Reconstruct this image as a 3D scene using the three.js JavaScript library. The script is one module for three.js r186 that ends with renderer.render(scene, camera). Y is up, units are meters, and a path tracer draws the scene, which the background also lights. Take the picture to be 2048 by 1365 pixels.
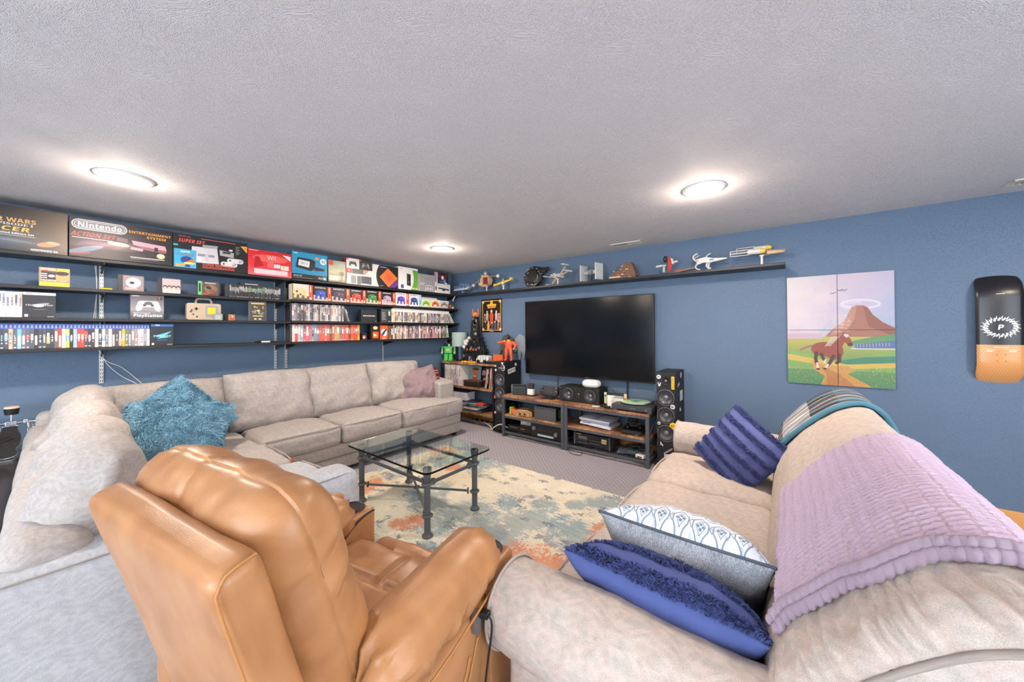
import * as THREE from 'three';
import { mergeGeometries, mergeVertices } from 'three/addons/utils/BufferGeometryUtils.js';
import { RoundedBoxGeometry } from 'three/addons/geometries/RoundedBoxGeometry.js';
import { RectAreaLightUniformsLib } from 'three/addons/lights/RectAreaLightUniformsLib.js';
import { createNoise3D } from 'simplex-noise';

// ---------------------------------------------------------------- camera, light, exposure
const W = 2048, H = 1365, FOCAL = 711.6;
const scene = new THREE.Scene();
const camera = new THREE.PerspectiveCamera(2 * Math.atan(H / 2 / FOCAL) * 180 / Math.PI, W / H, 0.05, 60);
camera.position.set(4.28, 1.35, 3.956);
camera.rotation.set(0.0068, 0.65678, -0.0068, 'YXZ');
camera.setViewOffset(W, H, 0, 25.8, W, H);              // the photograph is cropped a little above the middle of the lens
const renderer = new THREE.WebGLRenderer({ antialias: true });
renderer.toneMapping = THREE.LinearToneMapping;
renderer.toneMappingExposure = 2.35;
renderer.shadowMap.enabled = true;
RectAreaLightUniformsLib.init();
scene.background = new THREE.Color(0.80, 0.90, 1.0);     // overcast daylight outside the windows behind the camera
scene.backgroundIntensity = 4.5;
const LAMP = { color: 0xffe9d6, down: 190, near: 0.34, glow: 4 };
const ROOM = { x1: 7.2, z1: 7.4, h: 2.26 };
const LAMP_SPOTS = [[1.225, 3.69], [3.863, 1.375], [1.293, 1.325], [6.2, 1.4], [6.2, 3.75], [1.25, 6.1], [3.86, 6.1], [6.2, 6.1]];

// ---------------------------------------------------------------- helpers
let seed = 12345;
const rnd = () => { seed = (seed + 0x6d2b79f5) | 0; let t = Math.imul(seed ^ (seed >>> 15), 1 | seed); t = (t + Math.imul(t ^ (t >>> 7), 61 | t)) ^ t; return ((t ^ (t >>> 14)) >>> 0) / 4294967296; };
const rr = (a, b) => a + (b - a) * rnd();
const pick = (a) => a[Math.floor(rnd() * a.length)];
const noise = createNoise3D(rnd);
const V = (x, y, z) => new THREE.Vector3(x, y, z);
const { clamp, lerp, smoothstep } = THREE.MathUtils;
const names = new Map();
function numbered(n) { const k = names.get(n) ?? 0; names.set(n, k + 1); return k ? n + '_' + String(k).padStart(3, '0') : n; }
const ORD = ['first', 'second', 'third', 'fourth', 'fifth', 'sixth', 'seventh', 'eighth', 'ninth', 'tenth'];
const ord = (i) => (i < 10 ? ORD[i] : (i + 1) + (['th', 'st', 'nd', 'rd'][(i + 1) % 10 < 4 && ((i + 1) / 10 | 0) !== 1 ? (i + 1) % 10 : 0]));
function tag(o, label, category, group, kind) {
  if (label) o.userData.label = label;
  if (category) o.userData.category = category;
  if (group) o.userData.group = group;
  if (kind) o.userData.kind = kind;
  return o;
}
function thing(name, label, category, [x, y, z] = [0, 0, 0], turn = 0, group) {
  const o = new THREE.Group(); o.name = numbered(name); o.position.set(x, y, z); o.rotation.y = turn; scene.add(o);
  o.base = V(x, y, z);
  return tag(o, label, category, group);
}
function shadow(m) { m.castShadow = m.receiveShadow = true; return m; }
// a mesh whose geometry is given in its parent's own axes
function part(name, geo, mat, parent, label) {
  const m = shadow(new THREE.Mesh(join(geo), mat)); m.name = name; parent.add(m);
  if (label) m.userData.label = label;
  return m;
}
// a part whose geometry is given in room coordinates (parent not turned)
function wpart(name, geo, mat, parent, label) {
  let p = parent; const off = V(0, 0, 0); while (p && p !== scene) { off.add(p.position); p = p.parent; }
  const g = join(geo); g.translate(-off.x, -off.y, -off.z); return part(name, g, mat, parent, label);
}
function solo(name, label, category, geo, mat, [x, y, z] = [0, 0, 0], turn = 0, group) {
  const m = shadow(new THREE.Mesh(join(geo), mat)); m.name = numbered(name); m.position.set(x, y, z); m.rotation.y = turn; scene.add(m);
  return tag(m, label, category, group);
}
function struct(name, geo, mat, parent = scene) {
  const m = shadow(new THREE.Mesh(join(geo), mat)); m.name = name; parent.add(m);
  if (parent === scene) m.userData.kind = 'structure';
  return m;
}
function plain(g) {
  const n = g.index ? g.toNonIndexed() : g.clone();
  for (const k of Object.keys(n.attributes)) if (!['position', 'normal', 'uv', 'color'].includes(k)) n.deleteAttribute(k);
  if (!n.attributes.normal) n.computeVertexNormals();
  if (!n.attributes.uv) n.setAttribute('uv', new THREE.BufferAttribute(new Float32Array(n.attributes.position.count * 2), 2));
  n.morphAttributes = {};
  return n;
}
function join(list) {
  if (!Array.isArray(list)) return list;
  if (list.length === 1) return list[0];
  const a = list.map(plain), col = a.some((g) => g.attributes.color);
  for (const g of a) {
    if (col && !g.attributes.color) g.setAttribute('color', new THREE.BufferAttribute(new Float32Array(g.attributes.position.count * 3).fill(1), 3));
  }
  return mergeGeometries(a);
}
function tint(g, c) { const col = new THREE.Color(c), n = g.attributes.position.count, a = new Float32Array(n * 3); for (let i = 0; i < n; i++) col.toArray(a, i * 3); g.setAttribute('color', new THREE.BufferAttribute(a, 3)); return g; }
// box projection of uv in metres
function boxUV(g, s = 1) {
  const n = plain(g), p = n.attributes.position, uv = new Float32Array(p.count * 2), a = V(), b = V(), c = V();
  for (let i = 0; i < p.count; i += 3) {
    a.fromBufferAttribute(p, i); b.fromBufferAttribute(p, i + 1); c.fromBufferAttribute(p, i + 2);
    const m = b.clone().sub(a).cross(c.clone().sub(a)), x = Math.abs(m.x), y = Math.abs(m.y), z = Math.abs(m.z);
    [a, b, c].forEach((v, k) => { const [u, w] = x >= y && x >= z ? [v.z, v.y] : y >= z ? [v.x, v.z] : [v.x, v.y]; uv[(i + k) * 2] = u * s; uv[(i + k) * 2 + 1] = w * s; });
  }
  n.setAttribute('uv', new THREE.BufferAttribute(uv, 2)); return n;
}
// boxes: [x0, x1], [y0, y1], [z0, z1], rounding
function bx(x, y, z, r = 0) {
  const w = x[1] - x[0], h = y[1] - y[0], d = z[1] - z[0], m = Math.min(w, h, d);
  const g = r > 0 ? new RoundedBoxGeometry(w, h, d, r > 0.008 ? 3 : 1, Math.min(r, m * 0.49)) : new THREE.BoxGeometry(w, h, d);
  g.translate((x[0] + x[1]) / 2, (y[0] + y[1]) / 2, (z[0] + z[1]) / 2); return g;
}
const bc = (w, h, d, x = 0, y = 0, z = 0, r = 0) => bx([x - w / 2, x + w / 2], [y - h / 2, y + h / 2], [z - d / 2, z + d / 2], r);
function cyl(r0, r1, h, x = 0, y = 0, z = 0, n = 20) { const g = new THREE.CylinderGeometry(r1, r0, h, n); g.translate(x, y + h / 2, z); return g; }
const ball = (r, x = 0, y = 0, z = 0, n = 16) => new THREE.SphereGeometry(r, n, Math.max(8, n * 0.7 | 0)).translate(x, y, z);
const ring = (r, t, x = 0, y = 0, z = 0, n = 28) => new THREE.TorusGeometry(r, t, 8, n).translate(x, y, z);
function tube(pts, r, n = 0, k = 8, closed = false) { return new THREE.TubeGeometry(new THREE.CatmullRomCurve3(pts.map((p) => (p.isVector3 ? p : V(...p))), closed, 'catmullrom', 0.5), n || pts.length * 6, r, k, closed); }
function bar(a, b, r, k = 10) { a = V(...a); b = V(...b); const d = b.clone().sub(a), g = new THREE.CylinderGeometry(r, r, d.length(), k); g.applyQuaternion(new THREE.Quaternion().setFromUnitVectors(V(0, 1, 0), d.clone().normalize())); g.translate((a.x + b.x) / 2, (a.y + b.y) / 2, (a.z + b.z) / 2); return g; }
function beam(a, b, w, h) { a = V(...a); b = V(...b); const d = b.clone().sub(a), g = new THREE.BoxGeometry(w, d.length(), h); g.applyQuaternion(new THREE.Quaternion().setFromUnitVectors(V(0, 1, 0), d.clone().normalize())); g.translate((a.x + b.x) / 2, (a.y + b.y) / 2, (a.z + b.z) / 2); return g; }
const lathe = (pts, n = 28) => new THREE.LatheGeometry(pts.map(([r, y]) => new THREE.Vector2(r, y)), n);
function shape(pts) { const s = new THREE.Shape(); pts.forEach(([x, y], i) => (i ? s.lineTo(x, y) : s.moveTo(x, y))); return s; }
function slab(pts, depth, bevel = 0, steps = 2) { return new THREE.ExtrudeGeometry(Array.isArray(pts) ? shape(pts) : pts, { depth, bevelEnabled: bevel > 0, bevelThickness: bevel, bevelSize: bevel, bevelOffset: -bevel, bevelSegments: steps, curveSegments: 16 }); }
function roundRect(w, h, r) { const s = new THREE.Shape(), x = -w / 2, y = -h / 2; s.moveTo(x + r, y); s.lineTo(x + w - r, y); s.quadraticCurveTo(x + w, y, x + w, y + r); s.lineTo(x + w, y + h - r); s.quadraticCurveTo(x + w, y + h, x + w - r, y + h); s.lineTo(x + r, y + h); s.quadraticCurveTo(x, y + h, x, y + h - r); s.lineTo(x, y + r); s.quadraticCurveTo(x, y, x + r, y); return s; }
// soft upholstered box centred on the origin: rounded, each face bulging, then pushed along its normal by bump(p, n)
function soft(w, h, d, r, bulge = [0, 0, 0], bump, n = 22) {
  const g0 = new THREE.BoxGeometry(2, 2, 2, n, n, n); g0.deleteAttribute('uv'); g0.deleteAttribute('normal');
  const g = mergeVertices(g0, 1e-4), p = g.attributes.position, half = [w / 2, h / 2, d / 2], v = V(), q = V(), inner = half.map((x) => Math.max(x - r, 1e-4)), e = 5 / n;
  const remap = (t, k) => { const a = Math.abs(t), lim = 1 - e, s = Math.sign(t); return a <= lim ? s * (a / lim) * inner[k] : s * (inner[k] + (a - lim) / e * (half[k] - inner[k])); };
  for (let i = 0; i < p.count; i++) {
    v.fromBufferAttribute(p, i); const c = [remap(v.x, 0), remap(v.y, 1), remap(v.z, 2)];
    q.set(clamp(c[0], -inner[0], inner[0]), clamp(c[1], -inner[1], inner[1]), clamp(c[2], -inner[2], inner[2]));
    v.set(...c).sub(q); if (v.lengthSq() < 1e-12) v.set(0, 1, 0); v.normalize().multiplyScalar(r).add(q);
    const t = [v.x / half[0], v.y / half[1], v.z / half[2]], o = [0, 0, 0];
    for (let k = 0; k < 3; k++) { const a = t[(k + 1) % 3], b = t[(k + 2) % 3]; o[k] = bulge[k] * t[k] * Math.max(0, 1 - a * a) * Math.max(0, 1 - b * b); }
    p.setXYZ(i, v.x + o[0], v.y + o[1], v.z + o[2]);
  }
  g.computeVertexNormals();
  if (bump) {
    const m = g.attributes.normal, out = [];
    for (let i = 0; i < p.count; i++) { v.fromBufferAttribute(p, i); q.fromBufferAttribute(m, i); out.push(v.clone().addScaledVector(q, bump(v, q))); }
    out.forEach((u, i) => p.setXYZ(i, u.x, u.y, u.z)); g.computeVertexNormals();
  }
  return g;
}
const softAt = (x, y, z, r, bulge, bump, n) => soft(x[1] - x[0], y[1] - y[0], z[1] - z[0], r, bulge, bump, n).translate((x[0] + x[1]) / 2, (y[0] + y[1]) / 2, (z[0] + z[1]) / 2);
// throw pillow standing in the xy plane, face towards +z
function pillow(w, h, t, { n = 40, pinch = 0.07, wrinkle = 0.006, f = 5, side, pw = 2.4, e = 0.55, s = 0, round = 0 } = {}) {
  const pos = [], uv = [], idx = [];
  for (const sgn of [1, -1]) {
    const o = pos.length / 3;
    for (let j = 0; j <= n; j++) for (let i = 0; i <= n; i++) {
      const u = Math.sin((i / n * 2 - 1) * Math.PI / 2), v = Math.sin((j / n * 2 - 1) * Math.PI / 2);
      const x = w / 2 * u * (1 - pinch * (1 - v * v)) * Math.sqrt(1 - round * v * v), y = h / 2 * v * (1 - pinch * (1 - u * u)) * Math.sqrt(1 - round * u * u);
      let z = t / 2 * Math.pow(Math.max(0, (1 - Math.abs(u) ** pw) * (1 - Math.abs(v) ** pw)), e);
      const edge = Math.min(1, z / (t * 0.15));
      z += edge * wrinkle * (noise(x * f + s, y * f, sgn * 3 + s) + 0.5 * noise(x * f * 2.3, y * f * 2.3 + s, sgn * 7));
      if (side) z += edge * side(x, y, sgn);
      pos.push(x, y, sgn * z); uv.push(x, y);
    }
    for (let j = 0; j < n; j++) for (let i = 0; i < n; i++) { const a = o + j * (n + 1) + i, b = a + 1, c = a + n + 1, d = c + 1; sgn > 0 ? idx.push(a, b, d, a, d, c) : idx.push(a, d, b, a, c, d); }
  }
  const g = new THREE.BufferGeometry(); g.setAttribute('position', new THREE.Float32BufferAttribute(pos, 3)); g.setIndex(idx);
  const m = mergeVertices(g, 1e-5); m.computeVertexNormals();
  const mp = m.attributes.position, u2 = new Float32Array(mp.count * 2); for (let i = 0; i < mp.count; i++) { u2[i * 2] = mp.getX(i); u2[i * 2 + 1] = mp.getY(i); }
  m.setAttribute('uv', new THREE.BufferAttribute(u2, 2)); return m;
}
function turn(g, rx = 0, ry = 0, rz = 0) { g.applyMatrix4(new THREE.Matrix4().makeRotationFromEuler(new THREE.Euler(rx, ry, rz, 'YXZ'))); return g; }

// ---------------------------------------------------------------- textures
function data(n, f, srgb = true, m = n) {
  const d = new Uint8Array(n * m * 4);
  for (let y = 0; y < m; y++) for (let x = 0; x < n; x++) { const c = f(x / n, y / m, x, y), o = (y * n + x) * 4; for (let k = 0; k < 3; k++) d[o + k] = clamp((Array.isArray(c) ? c[k] : c) * 255, 0, 255); d[o + 3] = 255; }
  const t = new THREE.DataTexture(d, n, m); t.wrapS = t.wrapT = THREE.RepeatWrapping; t.magFilter = THREE.LinearFilter; t.minFilter = THREE.LinearMipmapLinearFilter; t.generateMipmaps = true;
  if (srgb) t.colorSpace = THREE.SRGBColorSpace; t.needsUpdate = true; return t;
}
const rep = (t, x, y = x) => { const c = t.clone(); c.repeat.set(x, y); c.needsUpdate = true; return c; };
// noise that repeats over the unit square
const wrapN = (u, v, f, z = 0) => { const a = u * Math.PI * 2, b = v * Math.PI * 2, r = f / (Math.PI * 2); return noise(Math.cos(a) * r + z, Math.sin(a) * r + Math.cos(b) * r * 1.3, Math.sin(b) * r * 1.3 + z * 2); };
const fbm = (x, y, z, o = 4) => { let s = 0, a = 0.5; for (let i = 0; i < o; i++) { s += a * noise(x, y, z); x *= 2.1; y *= 2.1; a *= 0.5; } return s; };
function canvas(w, h, draw) { const c = document.createElement('canvas'); c.width = w; c.height = h; draw(c.getContext('2d'), w, h); const t = new THREE.CanvasTexture(c); t.colorSpace = THREE.SRGBColorSpace; t.anisotropy = 8; return t; }
// continuous mottling through vertex colours
function mottle(g, f = 1) { const p = g.attributes.position, a = new Float32Array(p.count * 3); for (let i = 0; i < p.count; i++) { const x = p.getX(i) * f, y = p.getY(i) * f, z = p.getZ(i) * f, n = 0.10 * noise(x * 5, y * 5, z * 5) + 0.10 * noise(x * 13 + 4, y * 11, z * 13) + 0.05 * noise(x * 36, y * 30, z * 36); a[i * 3] = 1 + n; a[i * 3 + 1] = 1 + n * 1.25; a[i * 3 + 2] = 1 + n * 1.5; } g.setAttribute('color', new THREE.BufferAttribute(a, 3)); return g; }
const mat = (color, roughness = 0.6, o = {}) => new THREE.MeshStandardMaterial({ color, roughness, ...o });

const grain = data(512, (u, v, x, y) => 0.5 + 0.3 * wrapN(u, v, 120) + 0.25 * (rnd() - 0.5), false);
const weave = data(256, (u, v, x, y) => { const a = (x >> 2) + (y >> 2); return 0.35 + 0.3 * (a & 1) * Math.abs(Math.sin(x * Math.PI / 4)) + 0.3 * (1 - (a & 1)) * Math.abs(Math.sin(y * Math.PI / 4)) + 0.25 * (rnd() - 0.5); }, false);
const peel = data(512, (u, v) => { const a = wrapN(u, v, 46), b = wrapN(u, v, 100, 4); return 0.42 + 0.5 * smoothstep(a + 0.35 * b, 0.35, 0.95) + 0.06 * b; }, false);
const knock = data(1024, (u, v) => { const a = wrapN(u, v, 70), b = wrapN(u, v, 160, 4), c = wrapN(u, v, 22, 8); return 0.3 + 0.45 * smoothstep(a + 0.5 * b + 0.3 * c, 0.0, 0.75) + 0.12 * b; }, false);
const blotch = data(512, (u, v) => { const a = 0.5 + 0.32 * wrapN(u, v, 5) + 0.2 * wrapN(u, v, 14, 3); return a; }, false);
// ---------------------------------------------------------------- materials
const fabricTex = (base, dev, warm = 0) => data(256, (u, v, x, y) => { const t = ((x >> 1) + (y >> 1)) & 1, n = wrapN(u, v, 6) * 0.035 + wrapN(u, v, 60, 2) * 0.04 + (rnd() - 0.5) * dev + (t ? 0.02 : -0.02); return base.map((c, k) => c + n + warm * (k === 0 ? wrapN(u, v, 4, 9) : 0)); });
const M = {
  wall: mat(0x596f88, 0.62, { bumpMap: rep(peel, 2.2), bumpScale: 0.0025 }),
  ceiling: mat(0xd6d3d4, 0.78, { bumpMap: rep(knock, 2.2), bumpScale: 0.0035 }),
  white: mat(0xf0eee9, 0.5), offwhite: mat(0xd9d5cc, 0.6), black: mat(0x121214, 0.45), blackMatte: mat(0x17181a, 0.75),
  shelf: mat(0x1c1b1e, 0.42, { bumpMap: rep(grain, 3), bumpScale: 0.0006 }),
  galv: mat(0xb9bbb8, 0.42, { metalness: 0.6 }), chrome: mat(0xd8dade, 0.14, { metalness: 1 }), steel: mat(0x9a9ca0, 0.3, { metalness: 0.9 }),
  iron: mat(0x62656a, 0.5, { metalness: 0.3, bumpMap: rep(grain, 6), bumpScale: 0.001 }),
  frame: mat(0x555a62, 0.5, { metalness: 0.35 }),
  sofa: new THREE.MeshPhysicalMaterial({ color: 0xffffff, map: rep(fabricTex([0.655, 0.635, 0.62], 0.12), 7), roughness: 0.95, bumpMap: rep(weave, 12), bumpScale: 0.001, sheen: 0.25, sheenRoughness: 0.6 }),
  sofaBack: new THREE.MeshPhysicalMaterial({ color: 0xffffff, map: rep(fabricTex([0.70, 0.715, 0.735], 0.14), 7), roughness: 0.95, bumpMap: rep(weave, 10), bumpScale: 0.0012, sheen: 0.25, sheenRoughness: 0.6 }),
  couch: new THREE.MeshPhysicalMaterial({ color: 0xffffff, map: rep(fabricTex([0.72, 0.68, 0.645], 0.10, 0.02), 6), roughness: 0.95, bumpMap: rep(weave, 14), bumpScale: 0.0008, sheen: 0.25, sheenRoughness: 0.6 }),
  seam: mat(0x8f8880, 0.9), darkGap: mat(0x2a2a2e, 0.9),
  leather: new THREE.MeshPhysicalMaterial({ color: 0xab794d, vertexColors: true, roughness: 0.40, bumpMap: rep(grain, 4), bumpScale: 0.0004, specularIntensity: 0.8, clearcoat: 0.22, clearcoatRoughness: 0.3 }),
  stitch: mat(0xb07a45, 0.6),
  glass: new THREE.MeshPhysicalMaterial({ color: 0xffffff, roughness: 0.02, transmission: 1, thickness: 0.01, ior: 1.5, attenuationColor: new THREE.Color(0.45, 0.72, 0.66), attenuationDistance: 0.06 }),
  clear: new THREE.MeshPhysicalMaterial({ color: 0xffffff, roughness: 0.05, transmission: 1, thickness: 0, ior: 1.45 }),
  pane: new THREE.MeshPhysicalMaterial({ color: 0xffffff, roughness: 0.02, transmission: 1, thickness: 0, ior: 1.45 }),
  oak: mat(0xd29a5c, 0.45), screen: new THREE.MeshPhysicalMaterial({ color: 0x05080d, roughness: 0.16, specularIntensity: 0.8 }),
  speaker: mat(0x141517, 0.55, { bumpMap: rep(grain, 8), bumpScale: 0.0005 }), cone: mat(0x4c4f55, 0.34), rubber: mat(0x1b1c1e, 0.7), dome: mat(0x7a7d84, 0.3, { metalness: 0.4 }),
  plasticGrey: mat(0x4a4e52, 0.5), red: mat(0xd8402c, 0.45), yellow: mat(0xeec21e, 0.5), green: mat(0x46c24c, 0.45), orange: mat(0xf06a24, 0.45),
  navy: mat(0x3f4f8e, 0.95), teal: mat(0x3d7f97, 0.98), lilac: mat(0xd9c3d6, 0.98), mauve: mat(0x8d7a80, 0.95, { bumpMap: rep(grain, 4), bumpScale: 0.001 }),
};
M.rustic = mat(0xffffff, 0.55, { map: data(512, (u, v) => { const s = Math.abs((u * 6) % 1 - 0.5) > 0.485 ? -0.12 : 0, row = Math.floor(u * 6), n = wrapN(v, u, 3, row) * 0.16 + noise(u * 60, v * 4, row * 3) * 0.10 + noise(u * 160, v * 8, 5) * 0.05 + s; return [0.60 + n, 0.44 + n * 0.85, 0.32 + n * 0.65]; }), bumpMap: rep(grain, 3), bumpScale: 0.0008 });
M.darkwood = mat(0xffffff, 0.3, { map: data(256, (u, v) => { const n = noise(u * 6, v * 60, 1) * 0.03 + noise(u * 2, v * 10, 5) * 0.03; return [0.20 + n, 0.165 + n, 0.15 + n]; }) });
M.carpet = mat(0xffffff, 1, { map: data(256, (u, v, x, y) => { const g = 32, cx = Math.floor(x / g), cy = Math.floor(y / g), lx = (x % g) / g, ly = (y % g) / g, p = (cx + cy) & 1 ? Math.sin(lx * 18.85) : Math.sin(ly * 18.85), d = Math.min(lx, ly, 1 - lx, 1 - ly); const n = 0.06 * p - (d < 0.09 ? 0.14 : 0) + (rnd() - 0.5) * 0.12; return [0.765 + n, 0.755 + n, 0.79 + n]; }), bumpMap: rep(grain, 8), bumpScale: 0.004 });
M.carpet.map.repeat.set(3.6, 3.6); M.carpet.map.rotation = 0.785;

// ---------------------------------------------------------------- room
{
  const t = 0.15, { x1, z1, h } = ROOM;
  struct('floor', boxUV(bx([-t, x1 + t], [-t, 0], [-t, z1 + t])), M.carpet);
  struct('ceiling', boxUV(bx([-t, x1 + t], [h, h + t], [-t, z1 + t])), M.ceiling);
  struct('wall_left', boxUV(bx([-t, 0], [0, h], [-t, z1 + t])), M.wall);
  struct('wall_back', boxUV(bx([0, x1 + t], [0, h], [-t, 0])), M.wall);
  // walls behind the camera with window openings
  const win = (a0, a1, b0, b1, len, make) => [make(0, a0, 0, h), make(a1, len, 0, h), make(a0, a1, 0, b0), make(a0, a1, b1, h)];
  struct('wall_right', win(2.2, 5.2, 0.7, 2.05, z1 + t, (a, b, c, d) => boxUV(bx([x1, x1 + t], [c, d], [a, b]))), M.wall);
  struct('wall_front', win(1.3, 5.9, 0.12, 2.1, x1, (a, b, c, d) => boxUV(bx([a, b], [c, d], [z1, z1 + t]))), M.wall);
  const framed = (name, mk, a0, a1, b0, b1, nx) => {
    const g = struct(name, [mk(a0, a1, b0, b0 + 0.05), mk(a0, a1, b1 - 0.05, b1), ...Array.from({ length: nx + 1 }, (_, i) => { const a = lerp(a0, a1 - 0.05, i / nx); return mk(a, a + 0.05, b0 + 0.05, b1 - 0.05); })], M.white);
    return g;
  };
  const w1 = framed('window_1', (a, b, c, d) => bx([a, b], [c, d], [z1 + 0.04, z1 + 0.1]), 1.3, 5.9, 0.12, 2.1, 4);
  struct('window_pane', bx([1.3, 5.9], [0.12, 2.1], [z1 + 0.07, z1 + 0.072]), M.pane, w1);
  const w2 = framed('window_2', (a, b, c, d) => bx([x1 + 0.04, x1 + 0.1], [c, d], [a, b]), 2.2, 5.2, 0.7, 2.05, 3);
  struct('window_pane', bx([x1 + 0.07, x1 + 0.072], [0.7, 2.05], [2.2, 5.2]), M.pane, w2);
  struct('baseboard_back', [boxUV(bx([0, x1], [0, 0.095], [0, 0.014])), boxUV(bx([0, x1], [0.09, 0.113], [0, 0.01], 0.004))], M.oak);
  struct('baseboard_left', [boxUV(bx([0, 0.014], [0, 0.095], [0.014, z1])), boxUV(bx([0, 0.01], [0.09, 0.113], [0.014, z1], 0.004))], M.oak);
}
const WHERE = ['near the upper shelves at the left', 'above the television wall beside the vent', 'in the far corner over the sofa', 'at the far right', 'at the right', 'behind at the left', 'behind the camera', 'behind at the right'];
const lens = new THREE.MeshStandardMaterial({ color: 0xfff4e8, roughness: 0.5, emissive: 0xfff0e0, emissiveIntensity: LAMP.glow });
LAMP_SPOTS.forEach(([x, z], i) => {
  const t = thing('recessed_light', 'round white disc ceiling light, lit, ' + WHERE[i], 'ceiling light', [x, ROOM.h, z]);
  part('trim_ring', lathe([[0.088, -0.004], [0.09, -0.012], [0.1, -0.016], [0.122, -0.008], [0.126, 0]], 40), M.white, t);
  part('lens', lathe([[0.0001, -0.02], [0.04, -0.019], [0.075, -0.014], [0.089, -0.005]], 32), lens, t);
  const l = new THREE.RectAreaLight(LAMP.color, LAMP.down, 0.14, 0.14); l.name = 'lamp_light'; l.position.set(0, -0.03, 0); l.rotation.x = -Math.PI / 2; t.add(l);
  const p = new THREE.PointLight(LAMP.color, LAMP.near, 0, 2); p.name = 'lamp_glow'; p.position.set(0, -0.05, 0); p.shadow.radius = 2; p.castShadow = true; t.add(p);
});
function vent(x, z, w, d, label, dark) {
  const t = thing('ceiling_vent', label, 'vent', [x, ROOM.h, z]);
  part('vent_frame', [bc(w, 0.008, 0.02, 0, -0.004, d / 2 - 0.01, 0.003), bc(w, 0.008, 0.02, 0, -0.004, -d / 2 + 0.01, 0.003), bc(0.02, 0.008, d, w / 2 - 0.01, -0.004, 0, 0.003), bc(0.02, 0.008, d, -w / 2 + 0.01, -0.004, 0, 0.003)], M.offwhite, t);
  part('vent_backing', bc(w - 0.03, 0.001, d - 0.03, 0, -0.0006, 0), mat(dark, 0.9), t);
  for (let i = 0; i < 14; i++) { const g = new THREE.BoxGeometry(0.004, 0.012, d - 0.036); g.rotateZ(i < 7 ? 0.7 : -0.7); g.translate(-w / 2 + 0.03 + i * (w - 0.06) / 13, -0.006, 0); part('slat', g, M.offwhite, t); }
}
vent(2.96, 0.25, 0.34, 0.13, 'white ceiling air vent near the wall above the television', 0x4a4644);
vent(5.57, 0.26, 0.36, 0.13, 'ceiling air vent at the right above the skateboard deck', 0x3a2f2a);
// ---------------------------------------------------------------- printed faces: one atlas for all boxes, spines, covers and stickers
const ATL = 2048, atlas = document.createElement('canvas'); atlas.width = atlas.height = ATL;
const ax = atlas.getContext('2d'); ax.fillStyle = '#222'; ax.fillRect(0, 0, ATL, ATL);
const atlasTex = new THREE.CanvasTexture(atlas); atlasTex.colorSpace = THREE.SRGBColorSpace; atlasTex.anisotropy = 8;
const print = new THREE.MeshStandardMaterial({ map: atlasTex, roughness: 0.38 }), matte = new THREE.MeshStandardMaterial({ map: atlasTex, roughness: 0.75 });
let px = 2, py = 2, rowH = 0; const swatches = new Map();
function art(w, h, draw) {
  if (px + w + 4 > ATL) { px = 2; py += rowH + 4; rowH = 0; }
  if (py + h > ATL) throw new Error('atlas full');
  ax.save(); ax.beginPath(); ax.rect(px - 1, py - 1, w + 2, h + 2); ax.clip(); ax.translate(px, py); draw(ax, w, h); ax.restore();
  const r = { u0: (px + 0.7) / ATL, u1: (px + w - 0.7) / ATL, v1: 1 - (py + 0.7) / ATL, v0: 1 - (py + h - 0.7) / ATL };
  px += w + 4; rowH = Math.max(rowH, h); return r;
}
function swatch(c) { if (!swatches.has(c)) swatches.set(c, art(8, 8, (g) => { g.fillStyle = c; g.fillRect(-1, -1, 10, 10); })); return swatches.get(c); }
function setUV(g, r, f = () => [0.5, 0.5]) { const p = g.attributes.position, a = new Float32Array(p.count * 2); for (let i = 0; i < p.count; i++) { const [s, t] = f(p.getX(i), p.getY(i), p.getZ(i)); a[i * 2] = lerp(r.u0, r.u1, s); a[i * 2 + 1] = lerp(r.v0, r.v1, t); } g.setAttribute('uv', new THREE.BufferAttribute(a, 2)); return g; }
// carton: front face at z = 0 facing +z, standing on y = 0
function carton(w, h, d, face, side = '#222', right) {
  const body = setUV(bx([-w / 2, w / 2], [0, h], [-d, -0.0004], Math.min(0.003, w * 0.1)), swatch(side));
  const out = [body, setUV(new THREE.PlaneGeometry(w, h).translate(0, h / 2, 0), face, (x, y) => [x / w + 0.5, y / h])];
  if (right) out.push(setUV(new THREE.PlaneGeometry(d, h).rotateY(Math.PI / 2).translate(w / 2 + 0.0005, h / 2, -d / 2), right, (x, y, z) => [-z / d, y / h]));
  return out;
}
// on the left wall: z0 is the end nearer to the camera (left in view), xf the front plane
function onLeft(name, label, cat, xf, z0, z1, y, h, d, face, side, group, m = print) {
  return solo(name, label, cat, carton(Math.abs(z0 - z1), h, d, face, side), m, [xf, y, (z0 + z1) / 2], Math.PI / 2, group);
}
const fill = (g, c, x, y, w, h) => { g.fillStyle = c; g.fillRect(x, y, w, h); };
function text(g, s, x, y, size, c, o = {}) { g.save(); g.translate(x, y); if (o.rot) g.rotate(o.rot); if (o.skew) g.transform(1, 0, o.skew, 1, 0, 0); g.scale(o.sx ?? 1, 1); g.font = (o.bold === false ? '' : 'bold ') + size + 'px ' + (o.font ?? 'sans-serif'); g.textAlign = o.align ?? 'left'; g.textBaseline = 'middle'; g.fillStyle = c; g.fillText(s, 0, 0); if (o.stroke) { g.strokeStyle = o.stroke; g.lineWidth = o.lw ?? 1; g.strokeText(s, 0, 0); } g.restore(); }
const grad = (g, x0, y0, x1, y1, ...st) => { const k = g.createLinearGradient(x0, y0, x1, y1); st.forEach(([o, c]) => k.addColorStop(o, c)); return k; };
const poly = (g, c, pts) => { g.fillStyle = c; g.beginPath(); pts.forEach(([x, y], i) => (i ? g.lineTo(x, y) : g.moveTo(x, y))); g.closePath(); g.fill(); };
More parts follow.
